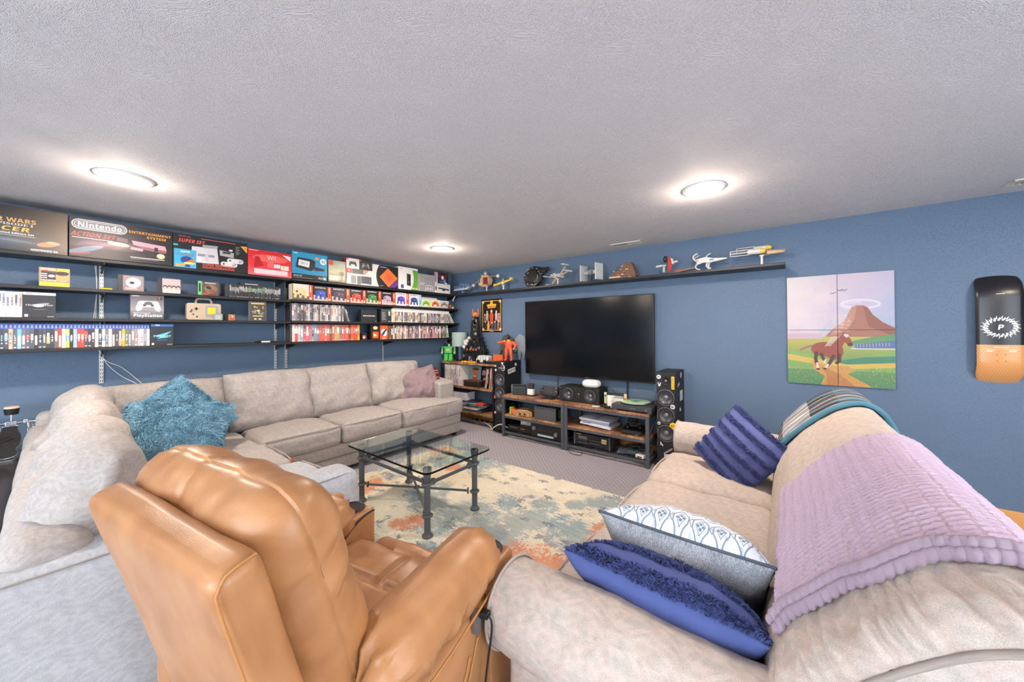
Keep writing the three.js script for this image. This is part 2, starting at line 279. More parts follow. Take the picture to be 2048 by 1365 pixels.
const ell = (g, c, x, y, a, b = a, rot = 0) => { g.fillStyle = c; g.beginPath(); g.ellipse(x, y, a, b, rot, 0, 7); g.fill(); };
const pill = (g, c, x, y, w, h, r = h / 2) => { g.fillStyle = c; g.beginPath(); g.roundRect(x, y, w, h, r); g.fill(); };
// three-pronged controller seen from above
function pad3(g, x, y, s, c, dark) { ell(g, c, x, y, s, s * 0.55); for (const [dx, a] of [[-0.75, 0.25], [0, 0], [0.75, -0.25]]) { g.save(); g.translate(x + dx * s, y + s * 0.35); g.rotate(a); pill(g, c, -s * 0.22, -s * 0.2, s * 0.44, s * 1.0, s * 0.2); g.restore(); } ell(g, dark, x, y + s * 0.5, s * 0.14); ell(g, dark, x - s * 0.6, y, s * 0.16); ell(g, '#e8c020', x + s * 0.62, y - s * 0.1, s * 0.09); ell(g, '#ddd', x, y - s * 0.05, s * 0.08); }
function gamepad(g, x, y, s, c) { pill(g, c, x - s, y - s * 0.45, s * 2, s * 0.8, s * 0.35); ell(g, c, x - s * 0.8, y + s * 0.3, s * 0.3, s * 0.6, 0.3); ell(g, c, x + s * 0.8, y + s * 0.3, s * 0.3, s * 0.6, -0.3); ell(g, '#444', x - s * 0.35, y + s * 0.1, s * 0.16); ell(g, '#444', x + s * 0.35, y + s * 0.1, s * 0.16); }

// ---------------------------------------------------------------- wall shelves
const SH = [1.903, 1.679, 1.461, 1.248], TH = 0.024;                      // tops of the boards, left run; the right run hangs the same
const LV = ['top', 'second', 'third', 'lowest'];
const SR = [1.908, 1.690, 1.468, 1.248];
for (let k = 0; k < 4; k++) {
  solo('wall_shelf', `long black ${LV[k]} shelf board on the left wall, the run nearer the camera`, 'shelf', boxUV(bx([0.012, 0.25], [SH[k] - TH, SH[k]], [2.446, 5.4], 0.003)), M.shelf);
  solo('wall_shelf', `black ${LV[k]} shelf board on the left wall, the run reaching to the corner`, 'shelf', boxUV(bx([0.012, 0.25], [SR[k] - TH, SR[k]], [[0.012, 0.09, 0.075, 0.21][k], 2.44], 0.003)), M.shelf);
}
solo('wall_shelf', 'black ledge high on the television wall carrying the brick models', 'shelf', boxUV(bx([0.256, 4.279], [1.879, 1.903], [0.003, 0.25], 0.003)), M.shelf);
// slotted standards with brackets
const slotGeo = new THREE.BoxGeometry(0.0012, 0.013, 0.0035);
[[3.711, 0.955, 'at the left, with cables behind it'], [2.505, 0.965, 'left of the pair at the shelf joint'], [2.405, 0.965, 'right of the pair at the shelf joint'], [1.24, 0.957, 'above the sofa right of the middle'], [0.10, 1.2, 'next to the room corner']].forEach(([z, y0, w]) => {
  const t = thing('slotted_rail', 'slotted metal shelf rail, ' + w, 'shelf rail', [0, y0, z]);
  wpart('rail', [bx([0.001, 0.009], [y0, 2.2], [z - 0.0125, z + 0.0125], 0.002)], M.galv, t);
  const sl = []; for (let y = y0 + 0.02; y < 2.15; y += 0.0295) for (const s of [-1, 1]) sl.push(slotGeo.clone().translate(0.0092, y, z + s * 0.0055));
  tag(wpart('slots', sl, M.black, t), null, null, null, 'stuff');
  for (let k = 0; k < 4; k++) { const y = (z > 2.44 ? SH : SR)[k] - TH; if (y < y0) continue; const g = slab([[0.009, y], [0.235, y], [0.235, y - 0.012], [0.05, y - 0.05], [0.009, y - 0.062]], 0.006).translate(0, 0, z - 0.003); wpart('bracket', g, M.black, t); }
});
for (const [i, dz] of [[0, 0.0], [1, 0.012]]) {
  const z = 3.711; solo('cable', i ? 'thin white cable hanging from the left shelf rail, lower loop' : 'thin white cable hanging from the left shelf rail, upper loop', 'cable', tube([[0.012, 2.0, z + 0.03 + dz], [0.012, 1.7, z + 0.025], [0.012, 1.4, z + 0.028 + dz], [0.014, 1.16, z - 0.006], [0.014, 1.02 + i * 0.05, z - 0.09 - i * 0.02], [0.014, 0.93, z - 0.19 - i * 0.03], [0.014, 0.86, z - 0.24 - i * 0.03]], 0.0022, 60, 6), M.white);
}

// ---------------------------------------------------------------- cartons on the top shelf
const TOP = (name, label, xf, z0, z1, y, h, d, face, side) => onLeft(name, label, 'box', xf, z0, z1, y, h, d, face, side);
TOP('console_box', 'large dark carton with golden racer lettering at the left end of the top shelf', 0.248, 4.43, 3.883, 1.904, 0.292, 0.22, art(420, 224, (g, w, h) => {
  g.fillStyle = grad(g, 0, 0, 0, h, [0, '#221f1e'], [0.5, '#4a443f'], [0.8, '#566069'], [1, '#2b3238']); g.fillRect(0, 0, w, h);
  g.fillStyle = grad(g, w * 0.5, 0, w, 0, [0, 'rgba(120,100,80,0)'], [1, 'rgba(130,105,80,.7)']); g.fillRect(w * 0.5, 0, w * 0.5, h);
  for (let i = 0; i < 14; i++) ell(g, `rgba(150,170,190,${0.06 + 0.1 * rnd()})`, rr(0, w * 0.7), h * rr(0.62, 0.82), rr(30, 80), rr(3, 9), 0.1);
  text(g, 'STAR WARS', 140, 72, 29, '#d8a25e', { sx: 1.15 }); text(g, 'EPISODE I', 186, 92, 17, '#cfcac0', { font: 'serif', sx: 1.4 }); text(g, 'RACER', 150, 115, 30, '#e2b35c', { sx: 1.6, skew: -0.2 });
  text(g, 'Limited Edition Set', 190, 138, 12, '#ddd', { sx: 1.1 }); fill(g, '#bbb', 185, 148, 130, 2);
  ell(g, '#b08868', 352, 178, 34, 13, -0.2); ell(g, '#c9a184', 372, 168, 22, 8, 0.1); text(g, 'NINTENDO 64', 300, 211, 13, '#eee');
}), '#262423');
TOP('console_box', 'long black carton with oval grey logo and orange lettering on the top shelf', 0.248, 3.876, 3.338, 1.906, 0.285, 0.2, art(420, 222, (g, w, h) => {
  g.fillStyle = grad(g, 0, 0, w, h, [0, '#1c1a20'], [0.55, '#241c24'], [1, '#141214']); g.fillRect(0, 0, w, h);
  for (let i = 0; i < 16; i++) ell(g, `rgba(${190 + i * 3},${120 + i * 4},${160},0.10)`, 60 + i * 12, h * 0.62 + Math.sin(i) * 12, 70, 16, -0.15);
  ell(g, 'rgba(150,200,235,.5)', 60, 176, 70, 14, -0.35); ell(g, 'rgba(255,225,205,.75)', 185, 126, 45, 12, 0.05); ell(g, 'rgba(225,60,70,.5)', 40, 200, 40, 8, -0.2);
  pill(g, '#d8d5d2', 8, 10, 212, 56); pill(g, '#5d5b5e', 13, 15, 202, 46); pill(g, '#d8d5d2', 17, 19, 194, 38); pill(g, '#777477', 20, 22, 188, 32); text(g, 'Nintendo', 114, 39, 37, '#f4f2ee', { align: 'center', sx: 1.02 });
  text(g, 'ENTERTAINMENT', 412, 40, 21, '#f0a43c', { align: 'right', sx: 1.08 }); text(g, 'SYSTEM', 390, 62, 21, '#f0a43c', { align: 'right', sx: 1.15 });
  text(g, 'ACTION SET', 8, 92, 33, '#e2403c', { skew: -0.3, sx: 0.88 }); fill(g, '#ddd', 10, 112, 150, 3);
  poly(g, '#d39aa6', [[238, 92], [385, 104], [392, 132], [246, 118]]); poly(g, '#8e5c6a', [[246, 118], [392, 132], [388, 150], [300, 142]]); poly(g, '#6d5560', [[178, 82], [222, 88], [222, 112], [178, 108]]); fill(g, '#2b2025', 336, 118, 16, 26);
  poly(g, '#c99faa', [[236, 130], [288, 136], [284, 152], [232, 146]]); ell(g, '#cfc79c', 365, 170, 19, 16); text(g, '', 0, 0, 1, '#fff'); fill(g, '#cfcfcf', 232, 190, 150, 4); fill(g, '#aaa', 236, 198, 120, 2);
}), '#19171a');
TOP('console_box', 'black carton with grey console picture and large red lettering on the top shelf', 0.246, 3.334, 2.820, 1.904, 0.284, 0.18, art(400, 222, (g, w, h) => {
  fill(g, '#19181b', 0, 0, w, h); text(g, 'SUPER NES', 26, 16, 12, '#e2503f'); text(g, 'SUPER SET', 26, 42, 33, '#ea5a48', { skew: -0.25, sx: 0.82 });
  poly(g, '#c8c6c9', [[92, 74], [225, 66], [235, 176], [88, 180]]); poly(g, '#9d9aa1', [[148, 54], [230, 50], [226, 70], [146, 76]]); fill(g, '#8a879a', 122, 118, 88, 16); fill(g, '#d9d7da', 100, 140, 40, 30); fill(g, '#bdbbc0', 160, 120, 18, 58);
  poly(g, '#a7a5a8', [[238, 74], [320, 84], [318, 120], [240, 112]]); fill(g, '#333', 256, 82, 44, 14); fill(g, '#d8d6d4', 292, 62, 20, 12);
  for (const [x, y] of [[328, 140], [292, 168]]) { pill(g, '#d6d4d4', x - 48, y - 16, 96, 34, 17); ell(g, '#c2bfc4', x + 30, y, 15); fill(g, '#444', x - 38, y - 3, 16, 5); fill(g, '#444', x - 33, y - 8, 5, 16); ell(g, '#6a5f9a', x + 26, y + 4, 4); ell(g, '#6a5f9a', x + 36, y - 4, 4); }
  poly(g, '#e2a83a', [[358, 26], [398, 24], [398, 74]]); text(g, '3', 378, 42, 22, '#7a5510'); for (let i = 0; i < 9; i++) fill(g, '#8f8d86', 330, 34 + i * 7, 28 - (i % 3) * 6, 3);
  fill(g, '#eee', 146, 168, 30, 4); text(g, 'SUPER NINTENDO', 146, 188, 25, '#ea5a48', { sx: 0.82 }); fill(g, '#ea5a48', 146, 202, 178, 3); fill(g, '#d8503f', 146, 208, 178, 3); fill(g, '#3fae9c', 0, 70, 24, 12); fill(g, '#e2604e', 140, 14, 190, 4);
}), '#1a191c');
TOP('game_box', 'small blue game carton in front of the black one with the grey console', 0.2495, 3.329, 3.189, 1.9035, 0.155, 0.003, art(96, 108, (g, w, h) => {
  fill(g, '#3aa0cf', 0, 0, w, h); text(g, 'SUPER', 48, 14, 13, '#f4f4f4', { align: 'center' }); text(g, 'ALL-STARS', 48, 29, 15, '#efc860', { align: 'center', stroke: '#27415c', lw: 1 });
  ell(g, '#24407e', 54, 62, 26, 22); poly(g, '#e2643c', [[40, 82], [84, 48], [90, 84]]); poly(g, '#f09a3c', [[6, 88], [48, 84], [52, 96], [10, 104]]); ell(g, '#e7d36a', 66, 80, 26, 6); ell(g, '#2c3a8c', 58, 96, 12, 8);
}), '#2d7fa8');
TOP('console_box', 'bright red console carton between the black and the blue carton on the top shelf', 0.247, 2.815, 2.440, 1.904, 0.245, 0.15, art(300, 196, (g, w, h) => {
  g.fillStyle = grad(g, 0, 0, 0, h, [0, '#d3222b'], [0.6, '#dd2f33'], [1, '#e46a6e']); g.fillRect(0, 0, w, h); ell(g, 'rgba(255,150,130,.5)', 150, 60, 120, 30);
  text(g, 'Wii', 158, 52, 44, '#f6d9d2', { align: 'center', bold: false }); poly(g, '#b3161f', [[46, 52], [72, 52], [104, 120], [40, 140]]); poly(g, '#e86660', [[130, 66], [168, 68], [170, 132], [126, 128]]); poly(g, '#f6e7e6', [[232, 18], [292, 22], [292, 62]]);
  fill(g, '#cfd9e2', 172, 98, 46, 30); fill(g, '#e9ded2', 222, 104, 56, 34); fill(g, '#b9c27a', 232, 110, 20, 12); g.fillStyle = grad(g, 0, 150, 0, h, [0, 'rgba(255,240,240,.85)'], [1, 'rgba(240,190,215,.9)']); g.fillRect(40, 146, 230, 38); fill(g, '#f4d9d4', 8, 6, 60, 4);
}), '#b01c24');
TOP('console_box', 'turquoise blue console carton with a black tablet controller printed on it', 0.248, 2.436, 2.080, 1.912, 0.278, 0.2, art(290, 224, (g, w, h) => {
  g.fillStyle = grad(g, 0, 0, 0, h, [0, '#2e9cc4'], [1, '#1f8bb8']); g.fillRect(0, 0, w, h); fill(g, '#17191c', 0, 184, w, 40); fill(g, '#d7ecf4', 12, 8, 34, 7);
  poly(g, '#23272c', [[44, 46], [160, 50], [188, 66], [182, 130], [150, 152], [28, 128]]); poly(g, '#e6e6e2', [[54, 62], [142, 70], [136, 124], [48, 112]]); text(g, 'Wii U', 96, 92, 24, '#6b6d70', { align: 'center', bold: false, rot: 0.08 }); poly(g, '#1b1e22', [[184, 112], [268, 122], [262, 140], [182, 146]]);
  ell(g, '#e9eef0', 254, 58, 28); text(g, '32', 254, 58, 30, '#2b6f8c', { align: 'center' }); ell(g, '#d79c6a', 202, 38, 18, 14); text(g, 'Wii', 212, 206, 26, '#e8e8e8', { bold: false }); fill(g, '#3aa8d0', 250, 192, 32, 28); text(g, 'U', 266, 207, 24, '#fff', { align: 'center' }); text(g, 'DELUXE SET', 12, 200, 12, '#eee'); fill(g, '#999', 12, 214, 150, 3);
}), '#1c6f92');
TOP('console_box', 'pale green and gold console carton with a red corner logo on the top shelf', 0.246, 2.066, 1.870, 1.912, 0.244, 0.11, art(160, 200, (g, w, h) => {
  g.fillStyle = grad(g, 0, 0, 0, h, [0, '#9fa18d'], [0.5, '#c9c3a4'], [1, '#8d8465']); g.fillRect(0, 0, w, h); fill(g, '#d8402f', 4, 4, 40, 42); ell(g, '#b7baa0', 120, 50, 36, 26); ell(g, '#827f62', 122, 120, 22, 22); ell(g, '#d9c79a', 60, 100, 50, 16, -0.3); fill(g, '#efe1cb', 8, 140, 84, 44); pill(g, '#e7e2c6', 98, 136, 14, 40, 6); pill(g, '#c8c89a', 132, 136, 14, 40, 6); fill(g, '#5d573f', 60, 192, 60, 5);
}), '#8e8a70');
TOP('console_box', 'white handheld console carton under two small controller cartons on the top shelf', 0.246, 1.862, 1.512, 1.911, 0.182, 0.11, art(280, 148, (g, w, h) => {
  fill(g, '#e7e3e0', 0, 0, w, h); fill(g, '#55615c', 56, 0, 110, 46); fill(g, '#d8402f', 0, 0, 54, 44); text(g, 'S', 27, 22, 26, '#fff', { align: 'center' }); poly(g, '#c79a86', [[166, 0], [226, 0], [186, 44], [166, 50]]); pill(g, '#8c8f92', 44, 66, 52, 74, 12); fill(g, '#6c7074', 104, 64, 40, 80); fill(g, '#4c5257', 146, 62, 84, 72); pill(g, '#5c6064', 226, 62, 26, 76, 8); fill(g, '#d8402f', 0, 44, 6, 60);
}), '#cfcac6');
TOP('controller_box', 'small white carton with a dark gamepad, stacked left on the handheld console carton', 0.244, 1.862, 1.703, 2.093, 0.12, 0.1, art(130, 100, (g, w, h) => { fill(g, '#e4e2e0', 0, 0, w, h); gamepad(g, 66, 46, 34, '#3a3c40'); fill(g, '#c94438', 2, 2, 20, 14); }), '#a8282a');
TOP('controller_box', 'small dark carton with a grey gamepad, stacked right on the handheld console carton', 0.244, 1.697, 1.546, 2.093, 0.12, 0.1, art(130, 104, (g, w, h) => { fill(g, '#232426', 0, 0, w, h); gamepad(g, 66, 50, 36, '#8a8d92'); fill(g, '#c94438', 2, 2, 18, 14); ell(g, '#3b3d40', 66, 40, 14); }), '#1d1d1f');
TOP('console_box', 'white carton with a glowing orange diamond on a black round field', 0.247, 1.532, 1.168, 1.911, 0.272, 0.2, art(290, 216, (g, w, h) => {
  fill(g, '#e6e1da', 0, 0, w, h); ell(g, '#221f20', 230, 110, 190, 190); poly(g, '#f0782c', [[170, 20], [284, 112], [176, 212], [76, 116]]);
  const k = g.createRadialGradient(180, 120, 10, 180, 120, 110); k.addColorStop(0, 'rgba(224,84,70,.95)'); k.addColorStop(0.6, 'rgba(240,120,60,.5)'); k.addColorStop(1, 'rgba(240,140,50,0)'); poly(g, k, [[170, 20], [284, 112], [176, 212], [76, 116]]); poly(g, 'rgba(120,70,170,.75)', [[284, 112], [176, 212], [240, 212], [290, 190]]); fill(g, '#cfcac6', 84, 14, 70, 6); fill(g, '#bbb', 86, 200, 30, 5);
}), '#d9d4cd');
TOP('console_box', 'white carton with a tall black console and green curved stripes', 0.248, 1.165, 0.854, 1.911, 0.297, 0.22, art(240, 224, (g, w, h) => {
  fill(g, '#e9e7e2', 0, 0, w, h); g.fillStyle = '#6fae45'; g.beginPath(); g.moveTo(168, 20); g.quadraticCurveTo(212, 120, 150, 224); g.lineTo(240, 224); g.lineTo(240, 20); g.fill(); g.strokeStyle = '#4e8a30'; g.lineWidth = 5; for (const o of [18, 38]) { g.beginPath(); g.moveTo(168 + o, 20); g.quadraticCurveTo(212 + o, 120, 150 + o, 224); g.stroke(); }
  poly(g, '#26282a', [[102, 62], [150, 66], [150, 186], [102, 178]]); fill(g, '#4a4d50', 112, 70, 10, 104); ell(g, '#8fb98a', 126, 146, 6); fill(g, '#5c4f8e', 30, 176, 34, 38); text(g, 'XBOX 360', 164, 206, 17, '#f2f7ee'); ell(g, '#bbb', 34, 18, 9);
}), '#dcdad5');
TOP('console_box', 'plain grey carton with white controller outline, left of the corner on the top shelf', 0.247, 0.852, 0.556, 1.911, 0.243, 0.15, art(220, 184, (g, w, h) => {
  fill(g, '#9c9b9c', 0, 0, w, h); fill(g, '#c7c6c8', 14, 16, 5, 168); for (let i = 0; i < 4; i++) fill(g, '#8a898a', 84, 48 + i * 14, 80 - i * 12, 3); g.strokeStyle = '#eceaea'; g.lineWidth = 5; g.beginPath(); g.roundRect(100, 118, 96, 42, 18); g.stroke(); g.beginPath(); g.moveTo(106, 150); g.lineTo(92, 184); g.moveTo(190, 150); g.lineTo(206, 184); g.stroke(); ell(g, '#eceaea', 130, 144, 9); ell(g, '#eceaea', 166, 144, 9); text(g, 'DXC', 28, 104, 34, '#e4e2e2', { bold: false });
}), '#a9a7a7');
TOP('sensor_box', 'white carton with a long black sensor bar printed on it, in the room corner', 0.247, 0.552, 0.256, 1.911, 0.138, 0.2, art(230, 108, (g, w, h) => { fill(g, '#e3dfd9', 0, 0, w, h); poly(g, '#232224', [[50, 46], [214, 56], [212, 72], [50, 60]]); fill(g, '#232224', 112, 66, 40, 14); fill(g, '#6a5a50', 8, 34, 20, 44); fill(g, '#777', 8, 10, 60, 4); }), '#cfcbc4');
TOP('toy_box', 'boxed model kit with dark red and blue artwork on top of the sensor carton', 0.235, 0.545, 0.285, 2.0495, 0.165, 0.12, art(180, 124, (g, w, h) => { fill(g, '#3b2430', 0, 0, w, h); fill(g, '#cfcbd2', 0, 0, 40, h); fill(g, '#6f6a7c', 8, 8, 14, 100); ell(g, '#e3ddc8', 104, 54, 18, 22); ell(g, '#3c5c96', 96, 100, 34, 18); ell(g, '#6c84b4', 132, 92, 18, 26); ell(g, '#822c38', 66, 40, 16, 26); ell(g, '#7c3040', 146, 36, 14, 24); ell(g, '#e8e2d8', 150, 112, 18, 8); }), '#5b4048');

// ---------------------------------------------------------------- second shelf
onLeft('magazine', 'yellow gaming magazine standing alone on the second shelf at the left', 'magazine', 0.2, 4.006, 3.871, 1.680, 0.133, 0.008, art(130, 128, (g, w, h) => {
  fill(g, '#a2896c', 0, 0, w, h); fill(g, '#3c3530', 10, 26, 60, 62); ell(g, '#c99a6a', 98, 58, 30, 34); ell(g, '#3a2a20', 96, 36, 28, 14); fill(g, '#d8cf3c', 74, 6, 50, 16); fill(g, '#d9cf3a', 4, 98, 122, 26); fill(g, '#c9b6a4', 8, 6, 60, 12); text(g, 'PREVIEW', 8, 84, 15, '#f0e8e0'); ell(g, '#e9e7e0', 52, 56, 14, 9); for (let i = 0; i < 3; i++) fill(g, '#e6dcd2', 8, 40 + i * 13, 26, 6); fill(g, '#d8402f', 12, 18, 24, 8);
}), '#b9a48c');
const jewel = (z0, z1, strip, label, draw) => onLeft('disc_case', label, 'disc case', 0.2, z0, z1, 1.680, 0.125, 0.011, art(140, 120, (g, w, h) => { fill(g, '#56525a', 0, 0, w, h); fill(g, strip, 0, 0, 26, h); fill(g, '#2a2a2e', 6, 20, 12, 70); draw(g, w, h); }), '#6a666c');
jewel(3.640, 3.497, '#2b2a2e', 'jewel case with a grey animal portrait on the second shelf', (g) => { fill(g, '#8d7f82', 28, 4, 108, 112); ell(g, '#d3c6c4', 82, 54, 40, 38); ell(g, '#4b4248', 74, 56, 14, 10); ell(g, '#2a262a', 76, 58, 7); fill(g, '#b9a6a6', 40, 92, 60, 14); });
jewel(3.420, 3.278, '#2b2a2e', 'jewel case with pale group portrait right of the grey animal case', (g) => { fill(g, '#b9a9a8', 28, 4, 108, 112); for (let i = 0; i < 4; i++) { ell(g, '#4e3f40', 44 + i * 26, 68, 13, 13); ell(g, '#ccb0a6', 44 + i * 26, 76, 9, 11); fill(g, '#ddd3d0', 34 + i * 26, 90, 22, 26); } });
jewel(3.167, 3.022, '#69c06c', 'jewel case with a green strip and dark creature artwork on the second shelf', (g) => { fill(g, '#5a463f', 28, 4, 108, 112); ell(g, '#7d6a52', 84, 62, 44, 38); ell(g, '#2b2420', 70, 52, 20, 12, 0.5); ell(g, '#94442f', 96, 82, 22, 12); fill(g, '#c9bdb2', 46, 10, 72, 8); ell(g, '#b04a34', 50, 104, 30, 8); });
solo('toy', 'thin yellow gadget lying on the second shelf by the slotted rail', 'toy', bc(0.03, 0.011, 0.06, 0, 0.0055, 0, 0.005), M.yellow, [0.215, 1.680, 3.698]);

// spines: rows of cases
function spine(w, h, base, o = {}) {
  return art(w, h, (g) => {
    fill(g, base, -1, -1, w + 2, h + 2);
    if (o.top) { fill(g, o.top, -1, -1, w + 2, h * (o.th ?? 0.23)); fill(g, 'rgba(255,255,255,.55)', w * 0.3, h * 0.05, w * 0.4, h * 0.12); }
    const y0 = h * ((o.top ? o.th ?? 0.23 : 0) + 0.08);
    if (o.mark) { fill(g, o.mark, w * 0.22, y0 + h * rr(0, 0.2), w * 0.56, h * rr(0.2, 0.5)); }
    if (o.patch) fill(g, o.patch, -1, y0 + h * rr(0.0, 0.35), w + 2, h * rr(0.12, 0.3));
    for (let i = 0; i < 4; i++) fill(g, o.ink ?? 'rgba(240,238,235,.8)', w * 0.34, y0 + h * 0.16 + i * h * 0.085 * rr(0.8, 1.1), w * rr(0.2, 0.4), h * 0.055);
    if (rnd() < 0.6) fill(g, 'rgba(235,235,240,.75)', w * 0.2, h * 0.91, w * 0.6, h * 0.05);
    fill(g, 'rgba(20,20,26,.55)', -1, 0, 1.6, h); fill(g, 'rgba(255,255,255,.14)', w - 1.6, 0, 2, h);
  });
}
// a row of cases from z0 down to z1; each a thing of its own; list gives [spine art, label words]
function row(name, cat, xf, y, z0, z1, n, h, d, mk, where, group, lean = () => 0) {
  const pitch = (z0 - z1) / n;
  for (let i = 0; i < n; i++) {
    const [face, words, side, dh = 0, m] = mk(i), hh = h + dh;
    const o = solo(name, `${words}, ${ord(i)} from left ${where}`, cat, carton(pitch * 0.97, hh, d, face, side ?? '#1b1c20'), m ?? print, [xf - rr(0, 0.004), y, z0 - pitch * (i + 0.5)], Math.PI / 2, group);
    const a = lean(i); if (a) { o.rotation.set(0, Math.PI / 2, 0); o.rotateZ(a); o.position.z += Math.abs(a) * 0; o.position.y += pitch * 0.5 * Math.abs(Math.sin(a)); }
  }
}
solo('disc_case', 'dark jewel case at the left end of the thin cases on the second shelf', 'disc case', carton(0.035, 0.124, 0.13, swatch('#2e3034'), '#26272a'), print, [0.2, 1.680, 2.962], Math.PI / 2);
row('disc_case', 'disc case', 0.2, 1.680, 2.943, 2.525, 34, 0.122, 0.14, (i) => [spine(11, 80, pick(['#26272a', '#303236', '#1e2024', '#3a3c40']), { mark: i > 9 && i < 23 && rnd() < 0.7 ? '#5c9c66' : pick(['#c9c8c4', '#a8a8a8', '#e0deda', '#8f8f92']), ink: '#d9d7d3' }), pick(['thin black disc case', 'thin dark disc case with pale spine']), '#9a9a9c'], 'on the second shelf', 'thin disc cases on the second shelf');
solo('disc_case', 'dark case lying flat on top of the thin disc cases', 'disc case', carton(0.21, 0.02, 0.13, art(120, 14, (g, w, h) => { fill(g, '#222326', 0, 0, w, h); fill(g, '#ccc', 20, 4, 60, 5); }), '#28292c'), print, [0.19, 1.8025, 2.752], Math.PI / 2);
// controller cartons on the second shelf, right run
const CTL = [['#e2d5c2', '#e6c890', '#6b6459', 'cream and gold'], ['#1f1d20', '#3156c4', '#c9b9a8', 'blue'], ['#2a2430', '#4b3e5c', '#c9b9a8', 'dark purple'], ['#241c1e', '#c8443c', '#c9b9a8', 'red'], ['#1d201d', '#3f8a4e', '#c9b9a8', 'green'], ['#2a2628', '#a99cb4', '#c9b9a8', 'pale grey'], ['#d6d2dc', '#5548b0', '#fff', 'violet'], ['#d9dde4', '#33508c', '#fff', 'dark blue']];
const CZ = [2.430, 2.219, 2.021, 1.806, 1.605, 1.395, 1.191, 0.980, 0.771], CH = [0.166, 0.160, 0.16, 0.16, 0.166, 0.165, 0.172, 0.17];
CTL.forEach(([bg, c, pg, nm], i) => onLeft('controller_box', `controller carton with a ${nm} three-pronged gamepad on its front, second shelf`, 'box', 0.222, CZ[i] - 0.003, CZ[i + 1] + 0.003, SR[1], CH[i], 0.09, art(150, 118, (g, w, h) => {
  fill(g, bg, 0, 0, w, h); poly(g, pg, [[0, h], [0, h * 0.6], [w * 0.8, h * 0.75], [w * 0.8, h]]); pad3(g, 60, 56, 42, c, '#222'); fill(g, i === 7 ? '#7fb6cf' : i === 0 ? '#d2563e' : '#e0502e', w * 0.8, 0, w * 0.2, h); fill(g, 'rgba(255,255,255,.7)', w * 0.86, 10, 8, 46); fill(g, '#f4e9e4', w * 0.84, h - 22, 16, 14); text(g, 'NINTENDO 64', 56, 12, 14, i > 5 ? '#556' : '#f1efe9', { align: 'center', sx: 0.95 }); if (i === 0) fill(g, '#8c7a3c', 0, 0, 9, h);
}), bg));
const SMALL = [['#dfe3c8', '#7fc42c', 'bright green', 0.771, 0.606, 0.114], ['#e8e0d4', '#e5591f', 'orange', 0.602, 0.436, 0.117], ['#d9d4d2', '#8c8890', 'grey', 0.432, 0.262, 0.112]];
SMALL.forEach(([bg, c, nm, z0, z1, h]) => onLeft('controller_box', `low carton with a ${nm} gamepad at the corner end of the second shelf`, 'box', 0.222, z0, z1, SR[1], h, 0.08, art(120, 84, (g, w, hh) => { fill(g, bg, 0, 0, w, hh); gamepad(g, 58, 36, 40, c); ell(g, '#f2f0e8', 30, 26, 7); for (const [a, b] of [[84, 20], [92, 27], [76, 27], [84, 34]]) ell(g, '#f6f2a0', a, b, 4); fill(g, nm === 'grey' ? '#d2602e' : '#e7e34a', 108, 30, 12, 54); }), bg));
solo('flat_box', 'flat cream carton lying across the low gamepad cartons', 'box', carton(0.30, 0.03, 0.1, swatch('#d9d2c4'), '#e2dccf'), matte, [0.155, SR[1] + 0.118, 0.585], Math.PI / 2);
for (const [i, z, c] of [[0, 0.205, M.orange], [1, 0.150, M.white]]) { const t = thing('trinket', i ? 'tiny white and brown trinket at the corner end of the second shelf' : 'tiny orange trinket beside the grey gamepad carton', 'figurine', [0.19, SR[1], z]); part('body', [ball(0.016, 0, 0.016, 0, 12), bc(0.02, 0.03, 0.02, 0.01, 0.018, 0.01, 0.004)], c, t); part('head', ball(0.012, 0.004, 0.046, 0, 12), i ? M.mauve : M.yellow, t); }

// third shelf, left run
row('game_case', 'game case', 0.215, SH[2], 4.20, 4.072, 8, 0.171, 0.135, (i) => [spine(16, 120, pick(['#e6e6ea', '#d3d6dd', '#c6cdd8']), { mark: pick(['#8d95a4', '#5a6070', '#c2a68a']), ink: '#667' }), 'white spined game case', '#d5d6da'], 'at the end of the third shelf', 'white cases on the third shelf');
onLeft('steelbook', 'flat black game box with a pale top strip and silver emblem on the third shelf', 'game box', 0.23, 4.070, 3.934, SH[2], 0.171, 0.03, art(150, 184, (g, w, h) => { fill(g, '#242326', 0, 0, w, h); fill(g, '#cfd0d2', 0, 0, w, 20); text(g, 'PS5', 18, 10, 13, '#222'); ell(g, '#8f8c9a', 82, 88, 40, 9, -0.25); ell(g, '#b9b4bc', 70, 96, 26, 12); text(g, 'FINAL FANTASY', 75, 92, 15, '#d3cfd6', { align: 'center', font: 'serif' }); fill(g, '#777', 48, 122, 56, 3); fill(g, '#ddd', 8, 160, 16, 18); fill(g, '#bbb', 110, 174, 32, 4); }), '#2a292c');
onLeft('controller_box', 'grey carton with a white gamepad picture over white lettering on the third shelf', 'box', 0.235, 3.576, 3.388, SH[2], 0.192, 0.09, art(190, 194, (g, w, h) => { g.fillStyle = grad(g, 0, 0, 0, h, [0, '#4a494d'], [0.6, '#8b8a8f'], [1, '#3b3a3e']); g.fillRect(0, 0, w, h); gamepad(g, 100, 76, 62, '#cfced4'); ell(g, '#5a595e', 100, 66, 24, 14); fill(g, '#bdbcc2', 10, 8, 40, 5); fill(g, '#2a2a2c', 150, 12, 30, 24); fill(g, '#c8443c', 158, 16, 10, 14); text(g, 'PlayStation', 16, 164, 30, '#f4f2f0', { sx: 1.0 }); fill(g, '#ddd', 16, 144, 96, 3); }), '#5b5a5e');
